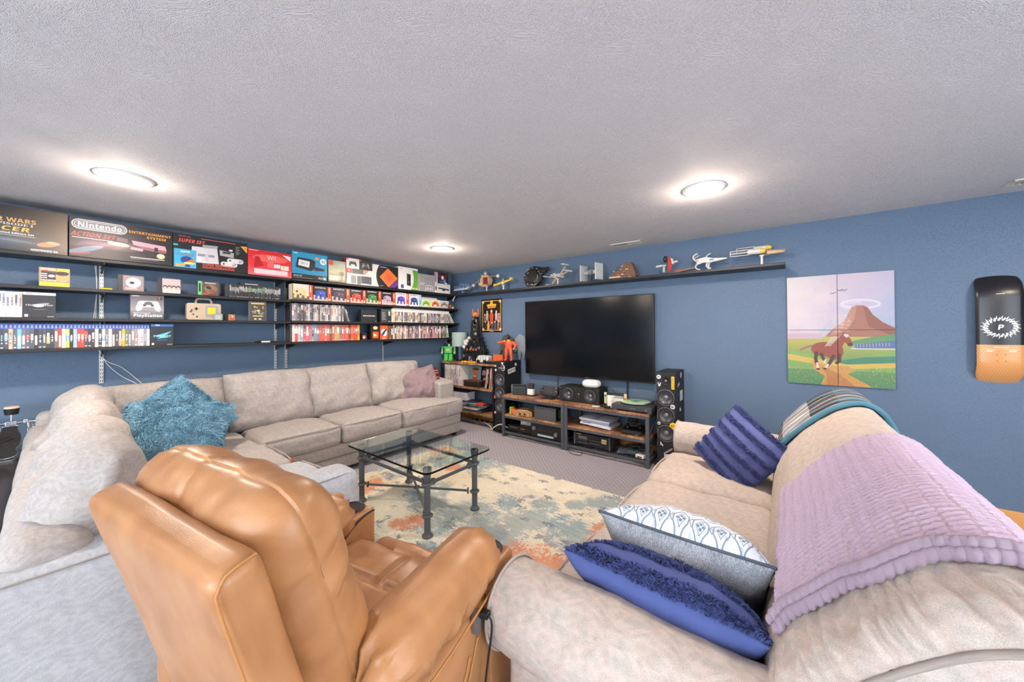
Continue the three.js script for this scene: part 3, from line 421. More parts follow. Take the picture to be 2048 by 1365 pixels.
{ // beige case shaped like a handheld, with a handle
  const t = thing('handheld_case', 'beige carrying case shaped like a handheld game with a top handle and yellow screen', 'case', [0.2, SH[2], 3.124], Math.PI / 2), B = mat(0xb5a48e, 0.6);
  part('body', slab(roundRect(0.235, 0.148, 0.018), 0.05, 0.006).translate(0, 0.074, -0.05), B, t);
  part('handle', tube([[-0.055, 0.145, -0.02], [-0.05, 0.172, -0.02], [-0.035, 0.187, -0.02], [0.035, 0.187, -0.02], [0.05, 0.172, -0.02], [0.055, 0.145, -0.02]], 0.0085, 40), B, t);
  part('screen_surround', slab(roundRect(0.085, 0.1, 0.008), 0.003, 0.001).translate(0.05, 0.078, 0.005), mat(0x8f93a0, 0.5), t);
  part('screen', bc(0.056, 0.058, 0.003, 0.048, 0.082, 0.009, 0.001), M.yellow, t);
  part('direction_pad', [bc(0.026, 0.009, 0.006, -0.056, 0.098, 0.007, 0.002), bc(0.009, 0.026, 0.006, -0.056, 0.098, 0.007, 0.002)], M.black, t);
  for (const [x, y] of [[-0.076, 0.05], [-0.052, 0.03], [-0.092, 0.072], [-0.086, 0.085]]) part('button', cyl(0.006, 0.006, 0.004, 0, 0, 0, 14).rotateX(Math.PI / 2).translate(x, y, 0.005), M.blackMatte, t);
}
{ const t = thing('game_cartridge', 'small grey game cartridge leaning on the beige carrying case', 'cartridge', [0.242, SH[2], 3.037], Math.PI / 2); part('shell', slab(roundRect(0.064, 0.058, 0.004), 0.006, 0.002).translate(0, 0.029, -0.006), mat(0x8e9294, 0.5), t); part('label', bc(0.044, 0.038, 0.001, 0, 0.026, 0.003), mat(0xa7aca8, 0.5), t); }
{ const t = thing('small_box', 'little cube box with an orange figure print right of the beige case', 'box', [0.222, SH[2], 2.934], Math.PI / 2 + 0.35); part('carton', carton(0.056, 0.055, 0.04, art(60, 56, (g, w, h) => { fill(g, '#b98a6a', 0, 0, w, h); ell(g, '#e0c3a0', 30, 26, 16, 18); ell(g, '#c9673a', 30, 40, 22, 12); ell(g, '#5b3a2c', 22, 20, 6); }), '#4b3f3a'), print, t); }
onLeft('boxed_game', 'tall dark grey game box with gold title, near the shelf joint on the third shelf', 'game box', 0.222, 2.799, 2.657, SH[2], 0.188, 0.03, art(140, 184, (g, w, h) => { fill(g, '#5c5854', 0, 0, w, h); fill(g, '#4a4643', 8, 8, w - 16, h - 16); fill(g, '#d9b36a', 16, 14, 108, 14); for (let i = 0; i < 18; i++) ell(g, pick(['#b9a878', '#8f8878', '#d6c07a', '#6f6a62']), rr(24, 116), rr(44, 120), rr(5, 14), rr(3, 8), rr(0, 3)); fill(g, '#e6cf86', 28, 134, 84, 8); fill(g, '#ded4b4', 40, 160, 20, 12); fill(g, '#ded4b4', 76, 160, 22, 12); }), '#75716c');

// third shelf, right run
onLeft('game_case', 'thick dark case at the left end of the right run, third shelf', 'game case', 0.2, 2.436, 2.421, SR[2], 0.172, 0.135, swatch('#3a3538'), '#2d2a2c');
row('game_case', 'game case', 0.2, SR[2], 2.419, 1.872, 31, 0.187, 0.135, (i) => { const b = pick(['#b9b3ad', '#8d8a8c', '#d6d2cd', '#6d6a6e', '#c3b5a8', '#a39aa8', '#55525a']); return [spine(18, 120, b, { mark: pick(['#6a6470', '#d8c8b0', '#efe9e4', '#3a3840', '#b98a6a', '#8a80a8']), patch: rnd() < 0.35 ? pick(['#d8b88a', '#8f7a90', '#e4e0da']) : null, ink: pick(['#333', '#eee', '#6a5a50']) }), ({ '#b9b3ad': 'light grey', '#8d8a8c': 'mid grey', '#d6d2cd': 'off white', '#6d6a6e': 'dark grey', '#c3b5a8': 'beige', '#a39aa8': 'mauve grey', '#55525a': 'charcoal' })[b] + ' spined game case', '#cfccc8', rr(-0.006, 0.002)]; }, 'on the third shelf, middle', 'game cases in the middle of the third shelf');
{ const o = solo('game_case', 'black case leaning at the right end of the middle row, third shelf', 'game case', carton(0.014, 0.18, 0.135, spine(14, 120, '#2a2a2e', { mark: '#ddd' }), '#d8d6d2'), print, [0.2, SR[2] + 0.003, 1.79], Math.PI / 2); o.rotateZ(0.40); }
onLeft('boxed_game', 'black box with one line of white text on the third shelf', 'game box', 0.19, 1.652, 1.44, SR[2], 0.146, 0.06, art(200, 136, (g, w, h) => { fill(g, '#2c2d31', 0, 0, w, h); for (let i = 0; i < 9; i++) fill(g, '#d8d6d4', 24 + i * 17, 60, 13, 11); fill(g, '#ccc', 178, 122, 9, 6); }), '#222326');
onLeft('game_case', 'flat-fronted dark grey case behind the rail on the third shelf', 'game case', 0.195, 1.385, 1.30, SR[2], 0.17, 0.1, art(80, 130, (g, w, h) => { fill(g, '#4a4c50', 0, 0, w, h); for (let i = 0; i < 5; i++) fill(g, '#9a9ca0', 12, 34 + i * 16, 30 + rr(0, 24), 7); }), '#3a3b3e');
onLeft('game_case', 'dark green spined thick case left of the white topped row', 'game case', 0.2, 1.298, 1.242, SR[2], 0.185, 0.12, spine(40, 120, '#2c332e', { mark: '#8f9a86', patch: '#55604a' }), '#26282a');
row('game_case', 'game case', 0.2, SR[2], 1.238, 0.232, 40, 0.192, 0.135, (i) => { const b = pick(['#e4e0da', '#c9bfb6', '#8a8288', '#5d5a62', '#d6c9a8', '#b9a49a', '#766a72']); return [spine(18, 130, b, { top: '#e9e7e4', th: 0.26, mark: pick(['#4a464c', '#8f8a98', '#d9c070', '#6a5a68', '#f1efec', '#555a8a']), ink: pick(['#444', '#777', '#eee']) }), 'white topped case with ' + ({ '#e4e0da': 'white', '#c9bfb6': 'beige', '#8a8288': 'grey', '#5d5a62': 'charcoal', '#d6c9a8': 'cream', '#b9a49a': 'tan', '#766a72': 'plum grey' })[b] + ' spine', '#e4e2de', -0.012 * i / 40]; }, 'on the third shelf', 'white topped game cases on the third shelf');
[[0.175, 0.46, 'left'], [0.145, 0.52, 'right']].forEach(([z, a, s]) => { const o = solo('game_case', `white case leaning at the corner end of the third shelf, ${s} one of two`, 'game case', carton(0.013, 0.165, 0.12, spine(14, 120, '#d9d6d0', { mark: '#777' }), '#cfccc6'), print, [0.2, SR[2] + 0.003, z], Math.PI / 2); o.rotateZ(a); });

// lowest shelf, left run
const PS = ['#cfe0dc', '#3a4450', '#4a4e58', '#d8b088', '#5a5e68', '#6fb0d8', '#6a6c74', '#5c6068', '#55575c', '#2e3036', '#3c4048', '#45484e', '#3a3c42', '#34363c', '#6a5c58', '#d8402f', '#ece6d4', '#b9c05a', '#2c2c28', '#8fb0e0', '#d83c34', '#dd4a34', '#4a3c4a', '#3a343a', '#44383c', '#e2e6e2', '#3a3c3c', '#c6c8bc', '#7a7678', '#e8dce0', '#5a4448', '#4a4650', '#4c464c', '#e8a838', '#6a7a4a', '#6a6870', '#8a868a', '#9a8e8e', '#c9b4b8', '#d8d8d4', '#8f8a90', '#e0e2dc', '#3c3a40', '#e9a030', '#d8603a'];
const CW = (c) => { const [r, g, b] = [1, 3, 5].map((k) => parseInt(c.slice(k, k + 2), 16)), m = Math.max(r, g, b), n = Math.min(r, g, b); if (m - n < 34) return m > 200 ? 'white' : m > 130 ? 'light grey' : m > 78 ? 'grey' : 'dark grey'; if (r === m) return g > 150 && b < 130 ? 'yellow' : g > 150 ? 'tan' : g > 90 ? 'orange' : 'red'; if (g === m) return 'olive green'; return 'blue'; };
row('game_case', 'game case', 0.2, SH[3], 4.262, 3.466, 47, 0.171, 0.135, (i) => { const c = PS[(i + PS.length - 5) % PS.length]; return [spine(16, 120, c, { top: '#4b62b4', th: 0.22, mark: i % 3 ? pick(['#d8d6d2', '#aab0bc', '#8c8a90', '#e8e2da']) : null, patch: i % 5 === 2 ? pick(['#d8503f', '#6a9ad0', '#c9a070']) : null }), 'blue topped case with ' + CW(c) + ' spine', '#39427c']; }, 'on the lowest shelf', 'blue topped game cases on the lowest shelf');
onLeft('steelbook', 'flat black game box with a blue top strip and emblem on the lowest shelf', 'game box', 0.222, 3.463, 3.329, SH[3], 0.174, 0.03, art(150, 192, (g, w, h) => { fill(g, '#1d2024', 0, 0, w, h); fill(g, '#2b62a8', 0, 0, w, 22); text(g, 'PS4', 30, 11, 17, '#e8f0fa'); poly(g, '#57b4ea', [[24, 106], [140, 62], [88, 112], [124, 120], [40, 132], [64, 114]]); text(g, 'FANTASY', 76, 108, 24, '#9fdcff', { align: 'center', font: 'serif' }); fill(g, '#4a90c4', 40, 142, 70, 3); fill(g, '#ddd', 8, 168, 14, 18); fill(g, '#ccc', 108, 182, 34, 4); }), '#17191c');
{ const t = thing('pen', 'black and white marker pen lying on the lowest shelf', 'pen', [0.2, SH[3] + 0.0075, 2.65]); part('barrel', cyl(0.0075, 0.0075, 0.075, 0, -0.03, 0, 12).rotateX(Math.PI / 2), M.white, t); part('cap', cyl(0.0078, 0.006, 0.055, 0, 0.045, 0, 12).rotateX(Math.PI / 2), M.black, t); part('tip', cyl(0.005, 0.0075, 0.06, 0, -0.09, 0, 12).rotateX(Math.PI / 2), M.black, t); }

// lowest shelf, right run
onLeft('game_case', 'dark end case left of the red spined row, lowest shelf', 'game case', 0.2, 2.438, 2.421, SR[3], 0.17, 0.12, swatch('#4a4644'), '#3c3836');
const RD = ['#d8ccd4', '#d85a4c', '#b9b9c4', '#a9a8b0', '#d86a70', '#d87a84', '#d8707c', '#8da4b4', '#9a9aa4', '#8a8c98', '#d86458', '#d86a5c', '#dc7464', '#d8685a', '#7a6a5c', '#dc6450', '#c8a878', '#c9a070', '#a08a8c', '#dc6a5e', '#c9685c', '#dc6a54', '#7a4440', '#e06848', '#e0603c', '#d85a44', '#eaa21c'];
row('game_case', 'game case', 0.2, SR[3], 2.419, 1.676, 27, 0.181, 0.12, (i) => { const c = RD[i]; return [spine(20, 120, c, { mark: pick(['#efe6e0', '#c9564a', '#8a5a5c', '#f0d8d0', '#5a5258']), patch: i % 4 === 1 ? '#f0e2dc' : null }), ({ red: 'red', orange: 'orange red', tan: 'tan' }[CW(c)] ?? CW(c)) + ' spined game case', c]; }, 'in the lowest red row', 'red spined game cases on the lowest shelf');
{ const t = thing('small_figure', 'tiny red and white boxed figure behind the rail on the lowest shelf', 'figurine', [0.19, SR[3], 1.612], Math.PI / 2); part('box', carton(0.07, 0.082, 0.05, art(60, 70, (g, w, h) => { fill(g, '#1e2430', 0, 0, w, h); ell(g, '#d88a7c', 30, 40, 17, 18); ell(g, '#e8e0e0', 24, 48, 9); ell(g, '#b44a40', 40, 32, 8); }), '#1a1f2a'), print, t); }
[[1.536, 1.414, 'orange and cream faces', ['#2a2220', '#e0682c', '#e8cfa0']], [1.410, 1.30, 'orange and blue artwork', ['#cc5a34', '#3a4a78', '#e8e4e4']]].forEach(([z0, z1, w_, c], k) => onLeft('boxed_game', `dark game box with ${w_} on the lowest shelf`, 'game box', 0.21, z0, z1, SR[3], 0.183, 0.05, art(120, 160, (g, w, h) => { fill(g, c[0], 0, 0, w, h); if (k) { ell(g, c[2], 60, 84, 46, 40, 0.6); ell(g, c[1], 50, 92, 36, 16, -0.8); ell(g, '#20263a', 76, 66, 30, 10, -0.8); ell(g, '#e06a34', 60, 20, 40, 12); ell(g, '#e8a888', 60, 146, 34, 8); } else { ell(g, c[2], 60, 32, 30, 18); fill(g, c[1], 24, 74, 76, 70); ell(g, c[2], 54, 110, 22, 14, 0.5); ell(g, '#c9502a', 70, 92, 18, 8); fill(g, '#1c1614', 30, 52, 60, 8); } }), '#241e1c'));
row('comic_book', 'book', 0.2, SR[3], 1.296, 0.30, 38, 0.182, 0.12, (i) => { const c = pick(['#7a6a78', '#b9a49a', '#6a5850', '#9a8a98', '#d6c8b8', '#4a4448', '#8c5c60', '#a0909c', '#5a5c70', '#c98a8c', '#e0d8d0', '#6a4a3c']); return [spine(20, 130, c, { mark: pick(['#e6dcd2', '#4a3c40', '#c9a48c', '#8a7c94', '#efe9e2']), patch: rnd() < 0.5 ? pick(['#c9605c', '#d8c0a0', '#5c5878', '#e6e0da']) : null, ink: pick(['#eee', '#444']) }), CW(c) + ' spined thin book', pick(['#d9d2c9', '#c2b9b0']), rr(-0.012, 0.002), matte]; }, 'in the lowest mixed row', 'thin mixed books on the lowest shelf', (i) => (i > 6 && i < 26 ? (i % 9 < 4 ? 0.03 : -0.06) : 0));
{ const o = solo('comic_book', 'pale green book leaning at the corner end of the lowest shelf', 'book', carton(0.035, 0.18, 0.12, spine(30, 120, '#8fae7c', { mark: '#dfe6d2' }), '#9db88a'), print, [0.2, SR[3] + 0.006, 0.262], Math.PI / 2); o.rotateZ(0.12); }
// ---------------------------------------------------------------- brick models on the ledge
const SY = 1.903;
const brick = { grey: mat(0x8b8d90, 0.4), light: mat(0xc9c8c6, 0.4), dark: mat(0x2c2d30, 0.4), black: mat(0x141416, 0.4), tan: mat(0xc6ab86, 0.4), brown: mat(0x6d4a36, 0.42), maroon: mat(0x7c3238, 0.4), yellow: mat(0xe2bb45, 0.4), blue: mat(0x6f8cc0, 0.4), white: mat(0xdedcd8, 0.4), red: mat(0xb8363a, 0.4), green: mat(0x9fb8a2, 0.4) };
const lozenge = (a, b, w0, w1, h) => { a = V(...a); b = V(...b); const d = b.clone().sub(a), g = new THREE.CylinderGeometry(w1, w0, d.length(), 4, 1).rotateY(Math.PI / 4); g.scale(1, 1, h); g.applyQuaternion(new THREE.Quaternion().setFromUnitVectors(V(0, 1, 0), d.clone().normalize())); g.translate((a.x + b.x) / 2, (a.y + b.y) / 2, (a.z + b.z) / 2); return g; };
function stand(t, h, m, w = 0.085) { part('stand_foot', bc(w, 0.008, 0.06, 0, 0.004, 0, 0.003), m, t); part('stand_post', [bc(0.016, h, 0.014, 0, h / 2, 0, 0.003), bc(0.034, 0.01, 0.03, 0, h - 0.004, 0, 0.003)], m, t); }
{ // pale blue lattice glider
  const t = thing('model_spacecraft', 'pale blue lattice brick model on a thin stand nearest the room corner', 'model', [0.40, SY, 0.14]); stand(t, 0.062, brick.blue, 0.09);
  part('hull', [slab([[-0.17, 0.062], [0.12, 0.066], [0.18, 0.115], [0.08, 0.088], [-0.16, 0.085]], 0.05, 0.003).translate(0, 0, -0.025)], brick.light, t);
  const g = []; for (const [x, y, r] of [[-0.145, 0.11, 0.024], [-0.08, 0.108, 0.02], [-0.02, 0.125, 0.036], [0.045, 0.12, 0.03], [0.11, 0.125, 0.022]]) g.push(ring(r, 0.006, x, y, 0.01)); for (let i = 0; i < 6; i++) g.push(bar([-0.09 + i * 0.035, 0.088, 0.01], [-0.06 + i * 0.035, 0.14 - Math.abs(i - 2) * 0.01, 0.0], 0.004));
  part('lattice', g, brick.blue, t);
}
{ // maroon and tan model with two long arms
  const t = thing('model_spacecraft', 'maroon and tan brick model with two long ball-tipped arms on a pale stand', 'model', [0.885, SY, 0.14], -0.1); stand(t, 0.085, brick.light, 0.11);
  part('fuselage', [slab([[-0.10, 0.09], [-0.03, 0.075], [0.06, 0.10], [0.09, 0.17], [0.05, 0.235], [-0.05, 0.245], [-0.10, 0.19]], 0.07, 0.006).translate(0, 0, -0.035), bc(0.07, 0.05, 0.06, -0.075, 0.12, 0.035, 0.012)], brick.tan, t);
  part('side_panel', [bc(0.09, 0.1, 0.02, 0.02, 0.155, 0.04, 0.004), ...[0, 1, 2].map((i) => bar([0.0 + i * 0.025, 0.2, 0.052], [0.03 + i * 0.025, 0.11, 0.052], 0.005))], brick.maroon, t);
  part('turret', [ball(0.024, -0.075, 0.235, 0.01), ball(0.026, -0.01, 0.265, 0.01)], brick.tan, t);
  for (const [x, y, s] of [[-0.255, 0.115, 'l'], [0.262, 0.20, 'r']]) { part('arm', [bar([x > 0 ? 0.05 : -0.06, 0.225, 0.0], [x, y, 0.03], 0.009, 8)], brick.grey, t); part('arm_tip', [ball(0.026, x, y, 0.03)], brick.light, t); }
}
{ const t = thing('model_spacecraft', 'small yellow brick model shaped like a bow on a white stand', 'model', [1.195, SY, 0.14]); stand(t, 0.072, brick.white, 0.085);
  part('wing', [lozenge([0, 0.115, 0], [-0.145, 0.085, 0.02], 0.022, 0.010, 0.6), lozenge([0, 0.115, 0], [0.135, 0.145, -0.02], 0.022, 0.010, 0.6)], brick.yellow, t);
  for (const [x, y] of [[-0.148, 0.085], [0.14, 0.15]]) part('engine_pod', bc(0.036, 0.034, 0.05, x, y, 0, 0.008), brick.yellow, t);
  part('cockpit', [cyl(0.03, 0.006, 0.06, -0.005, 0.11, 0, 4)], brick.yellow, t); part('hub', ball(0.02, 0, 0.098, 0.012), brick.light, t); }
{ // dark round disc leaning on the wall
  const t = thing('model_spacecraft', 'large round black and grey brick disc leaning against the wall', 'model', [1.665, SY, 0.13]); const inner = new THREE.Group(); inner.name = 'disc'; inner.rotation.x = -0.18; t.add(inner);
  const R = 0.15; part('disc_plate', [cyl(R, R - 0.012, 0.022, 0, 0, 0, 40).rotateX(Math.PI / 2).translate(0, R, -0.012), cyl(R * 0.7, R * 0.5, 0.018, 0, 0, 0, 32).rotateX(Math.PI / 2).translate(0, R, 0.008)], brick.black, inner);
  part('prong', [slab([[0.06, 0.22], [0.22, 0.262], [0.225, 0.235], [0.12, 0.15]], 0.02, 0.003).translate(0, 0, -0.01)], brick.black, inner);
  const g = [], e = []; for (let i = 0; i < 46; i++) { const a = rr(0, 6.28), q = Math.sqrt(rnd()) * R * 0.9, l = rr(0.012, 0.05), b = bc(l, rr(0.006, 0.014), 0.012, 0, 0, 0, 0.002).rotateZ(rr(0, 3.14)).translate(Math.cos(a) * q, R + Math.sin(a) * q, 0.018); (rnd() < 0.65 ? g : e).push(b); }
  tag(part('surface_detail', g, brick.grey, inner), null, null, null, 'stuff'); tag(part('surface_detail_dark', [...e, ...[-1, 1].map((s) => bc(0.05, 0.01, 0.012, 0.15, R + 0.085 + s * 0.02, 0.014, 0.002).rotateZ(0))], brick.dark, inner), null, null, null, 'stuff');
}
{ const t = thing('model_spacecraft', 'cream brick model with four thin spread arms on a white stand', 'model', [2.056, SY, 0.14], -0.25); stand(t, 0.085, brick.white, 0.1);
  part('fuselage', [lozenge([0, 0.115, -0.09], [0, 0.115, 0.12], 0.026, 0.010, 1), bc(0.05, 0.04, 0.06, 0, 0.125, -0.02, 0.008)], brick.white, t);
  for (const [x, y] of [[-0.175, 0.125], [0.185, 0.155], [-0.13, 0.015], [0.14, 0.235]]) { part('arm', [lozenge([x * 0.1, 0.12, -0.02], [x * 0.85, lerp(0.12, y, 0.85), -0.01], 0.016, 0.009, 0.5)], brick.tan, t); part('arm_tip', [bar([x, y, -0.05], [x, y, 0.06], 0.009, 10), bar([x, y, 0.05], [x, y, 0.09], 0.004, 8)], brick.white, t); }
  part('nose_ring', ring(0.024, 0.007, 0, 0.115, 0.06), brick.light, t); }
{ const t = thing('model_spacecraft', 'grey model of a ball held between two tall upright plates', 'model', [2.50, SY, 0.14], -0.3); part('stand_post', [bc(0.014, 0.09, 0.014, 0, 0.045, 0, 0.002), bc(0.09, 0.007, 0.06, 0, 0.0035, 0, 0.002)], brick.dark, t);
  for (const [x, s] of [[-0.115, -1], [0.115, 1]]) { part('side_plate', [bc(0.012, 0.185, 0.12, x, 0.112, 0, 0.004), bc(0.016, 0.19, 0.012, x, 0.112, 0.056, 0.003), bc(0.016, 0.19, 0.012, x, 0.112, -0.056, 0.003), bc(0.016, 0.012, 0.12, x, 0.112, 0, 0.003)], brick.light, t); part('strut', [lozenge([x * 0.95, 0.115, 0], [x * 0.3, 0.115, 0], 0.012, 0.028, 0.6)], brick.light, t); }
  part('hub', [ball(0.036, 0, 0.115, 0), ring(0.022, 0.005, 0, 0.115, 0.032)], brick.grey, t); }
{ const t = thing('model_spacecraft', 'brown stepped brick model like a sloping fortress', 'model', [2.885, SY, 0.14], 0.05); const g = [], k = [];
  part('hull', [slab([[-0.145, 0], [0.135, 0], [0.13, 0.07], [0.09, 0.168], [0.01, 0.17], [-0.04, 0.10], [-0.09, 0.085], [-0.15, 0.03]], 0.09, 0.004).translate(0, 0, -0.05)], brick.brown, t);
  for (let i = 0; i < 30; i++) { const y = rr(0.008, 0.15), x = rr(lerp(-0.13, 0.0, y / 0.15), lerp(0.12, 0.08, y / 0.15)); (i % 3 ? g : k).push(bc(rr(0.014, 0.034), rr(0.008, 0.018), 0.012, x, y, 0.046, 0.002)); }
  part('armour_plates', g, mat(0x8a6248, 0.45), t).userData.kind = 'stuff'; part('pale_details', [...k, bc(0.13, 0.02, 0.03, -0.085, 0.02, 0.045, 0.004), ...[0, 1, 2].map((i) => bc(0.02, 0.012, 0.03, -0.1 + i * 0.035, 0.088 - 0.0, 0.02, 0.003))], brick.tan, t).userData.kind = 'stuff'; part('tail_light', ball(0.009, 0.145, 0.04, 0.03), brick.red, t); }
{ const t = thing('model_spacecraft', 'upright oval brick model in red, white and pale green', 'model', [3.325, SY, 0.14], -0.15);
  const s = new THREE.Shape(); s.absellipse(0, 0, 0.055, 0.098, 0, 7); part('hull', [slab(s, 0.03, 0.01, 3).translate(0.01, 0.1, -0.02)], brick.white, t);
  const s2 = new THREE.Shape(); s2.absellipse(0, 0, 0.042, 0.08, -1.5, 1.6); part('red_panel', slab(s2, 0.012, 0.003).translate(0.018, 0.1, 0.012), brick.red, t); part('green_panel', [bc(0.022, 0.08, 0.014, -0.02, 0.065, 0.02, 0.004), bc(0.018, 0.02, 0.014, -0.005, 0.095, 0.022, 0.004)], brick.green, t);
  part('canopy', ball(0.03, -0.012, 0.145, 0.01).scale(0.7, 1.1, 1), brick.dark, t); part('wing', [bar([0.04, 0.118, 0], [0.108, 0.124, 0.0], 0.011), bar([-0.04, 0.1, 0], [-0.10, 0.094, 0.02], 0.011)], brick.light, t); }
{ const t = thing('model_spacecraft', 'little brown and red dart-shaped brick model lying on the ledge', 'model', [3.50, SY, 0.17], 0.12); part('hull', slab([[-0.095, 0.002], [0.09, 0.03], [0.095, 0.042], [0.0, 0.034], [-0.04, 0.036], [-0.095, 0.03]], 0.035, 0.003).translate(0, 0, -0.018), brick.brown, t); part('stripe', [bc(0.08, 0.006, 0.03, -0.04, 0.036, 0.0, 0.002), bc(0.03, 0.012, 0.02, -0.075, 0.018, 0.016, 0.003)], brick.red, t); part('nose', lozenge([0.02, 0.03, 0.005], [0.1, 0.042, 0.005], 0.012, 0.004, 1), brick.tan, t); }
{ const t = thing('model_spacecraft', 'pale grey brick model with curved claws on a white stand', 'model', [3.70, SY, 0.14], 0.05); stand(t, 0.07, brick.white, 0.08);
  part('fuselage', [slab([[-0.1, 0.075], [0.05, 0.08], [0.155, 0.095], [0.15, 0.108], [0.04, 0.115], [-0.02, 0.135], [-0.1, 0.12]], 0.05, 0.005).translate(0, 0, -0.025)], brick.light, t); part('blue_panel', bc(0.035, 0.014, 0.01, 0.03, 0.1, 0.028, 0.003), mat(0x4f6fb0, 0.4), t);
  for (const [x, y, z, s] of [[-0.08, 0.1, 0.03, 1], [-0.08, 0.1, -0.03, 1], [0.02, 0.11, -0.03, 1], [-0.06, 0.075, 0.03, -1], [0.03, 0.08, 0.03, -1]]) part('claw', tube([[x, y, z], [x - 0.035, y + s * 0.012, z * 1.6], [x - 0.04, y + s * 0.045, z * 1.9], [x - 0.005, y + s * 0.068, z * 2]], 0.007, 14), brick.light, t); }
{ const t = thing('model_spacecraft', 'long white and yellow brick model with open rail engines at the ledge end', 'model', [4.115, SY, 0.14], 0.0); stand(t, 0.095, brick.white, 0.09);
  part('fuselage', [lozenge([0.02, 0.115, 0.0], [0.17, 0.11, 0.02], 0.036, 0.02, 0.6), bc(0.1, 0.03, 0.05, 0.0, 0.12, 0, 0.006)], mat(0x8a7b6c, 0.5), t); part('nose', lozenge([0.04, 0.108, 0.02], [0.155, 0.104, 0.03], 0.022, 0.006, 0.7), brick.tan, t);
  for (const [z, y, x] of [[0.045, 0.125, -0.04], [-0.055, 0.165, 0.0]]) { part('engine', [bar([x - 0.06, y, z], [x + 0.03, y, z], 0.024, 16)], brick.light, t); part('engine_cap', [bar([x + 0.03, y, z], [x + 0.05, y, z], 0.025, 16), ball(0.022, x + 0.05, y, z)], brick.yellow, t); part('rails', [[0, 0.022], [0, -0.022], [0.02, 0], [-0.02, 0]].map(([dz, dy]) => bar([x - 0.19, y + dy, z + dz], [x - 0.05, y + dy, z + dz], 0.004, 8)).concat([ring(0.022, 0.005).rotateY(Math.PI / 2).translate(x - 0.19, y, z)]), brick.light, t); } }
solo('cable_clip', 'white cable stub hanging under the ledge by the corner', 'cable', tube([[0.29, 1.878, 0.2], [0.285, 1.85, 0.21], [0.27, 1.83, 0.215], [0.262, 1.80, 0.215]], 0.006, 20), M.white);

// ---------------------------------------------------------------- television wall: television, poster, panels, deck, outlet
{
  const t = thing('television', 'large dark flat television on the blue wall, switched off', 'television', [2.346, 0.777, 0.03]);
  part('back_housing', bc(1.35, 0.6, 0.045, 0, 0.42, 0.0, 0.01), M.black, t);
  part('bezel', bc(1.67, 0.955, 0.028, 0, 0.4775, 0.034, 0.004), mat(0x1d1e20, 0.35, { metalness: 0.5 }), t);
  part('screen', bc(1.652, 0.932, 0.004, 0, 0.484, 0.0485, 0.001), M.screen, t);
  part('logo', bc(0.05, 0.006, 0.002, 0.06, 0.008, 0.049), M.steel, t);
}
solo('cable', 'black cable hanging down the wall under the left half of the television', 'cable', tube([[1.97, 0.78, 0.012], [1.972, 0.65, 0.012], [1.985, 0.55, 0.014], [1.98, 0.35, 0.016]], 0.0035, 30, 6), M.black);
solo('cable', 'black cable pair hanging from the right half of the television', 'cable', [tube([[2.86, 0.8, 0.012], [2.86, 0.65, 0.012], [2.85, 0.5, 0.02]], 0.0035, 20, 6), tube([[2.88, 0.8, 0.012], [2.875, 0.7, 0.012], [2.865, 0.5, 0.02]], 0.0035, 20, 6)], M.black);
solo('cable', 'thin black cable arching from the centre speaker to the white handheld dock', 'cable', tube([[2.62, 0.69, 0.10], [2.68, 0.70, 0.09], [2.74, 0.66, 0.10], [2.79, 0.61, 0.13]], 0.003, 30, 6), M.black);
{
  const pw = 0.40, ph = 0.49; const t = thing('poster', 'black wall poster with a golden border and a crowd of figures', 'poster', [0.853, 1.325, 0.002]);
  part('poster_plate', carton(pw, ph, 0.006, art(220, 270, (g, w, h) => {
    fill(g, '#151313', 0, 0, w, h); g.strokeStyle = '#e2b02c'; g.lineWidth = 6; g.strokeRect(14, 16, w - 28, h - 34);
    for (const [x, y] of [[20, 24], [200, 22], [20, 246], [200, 246], [110, 246]]) { ell(g, '#d8a58a', x, y, 13); ell(g, '#e8d0a8', x, y, 7); }
    poly(g, '#f0b42c', [[60, 44], [96, 40], [102, 10], [120, 10], [126, 40], [162, 42], [150, 72], [72, 74]]); poly(g, '#c9702a', [[76, 58], [148, 56], [140, 66], [84, 68]]);
    const fig = (x, y, s, c) => { ell(g, '#e6c9b4', x, y - s * 0.8, s * 0.22, s * 0.26); ell(g, c, x, y, s * 0.42, s * 0.62); ell(g, c, x - s * 0.2, y + s * 0.8, s * 0.18, s * 0.6); ell(g, c, x + s * 0.2, y + s * 0.8, s * 0.18, s * 0.6); };
    fig(38, 150, 30, '#6a6470'); fig(188, 150, 32, '#9a86a4'); fig(64, 130, 34, '#c9a084'); fig(160, 130, 34, '#d6a8a0'); fig(46, 208, 30, '#3c3440'); fig(180, 206, 32, '#8c7050'); fig(110, 140, 50, '#c4502f'); fig(76, 212, 34, '#d8a048'); fig(146, 212, 32, '#5a5068'); fig(114, 216, 30, '#4a4c5c');
    fill(g, '#ccc', 90, 260, 40, 3);
  }), '#111'), print, t);
}
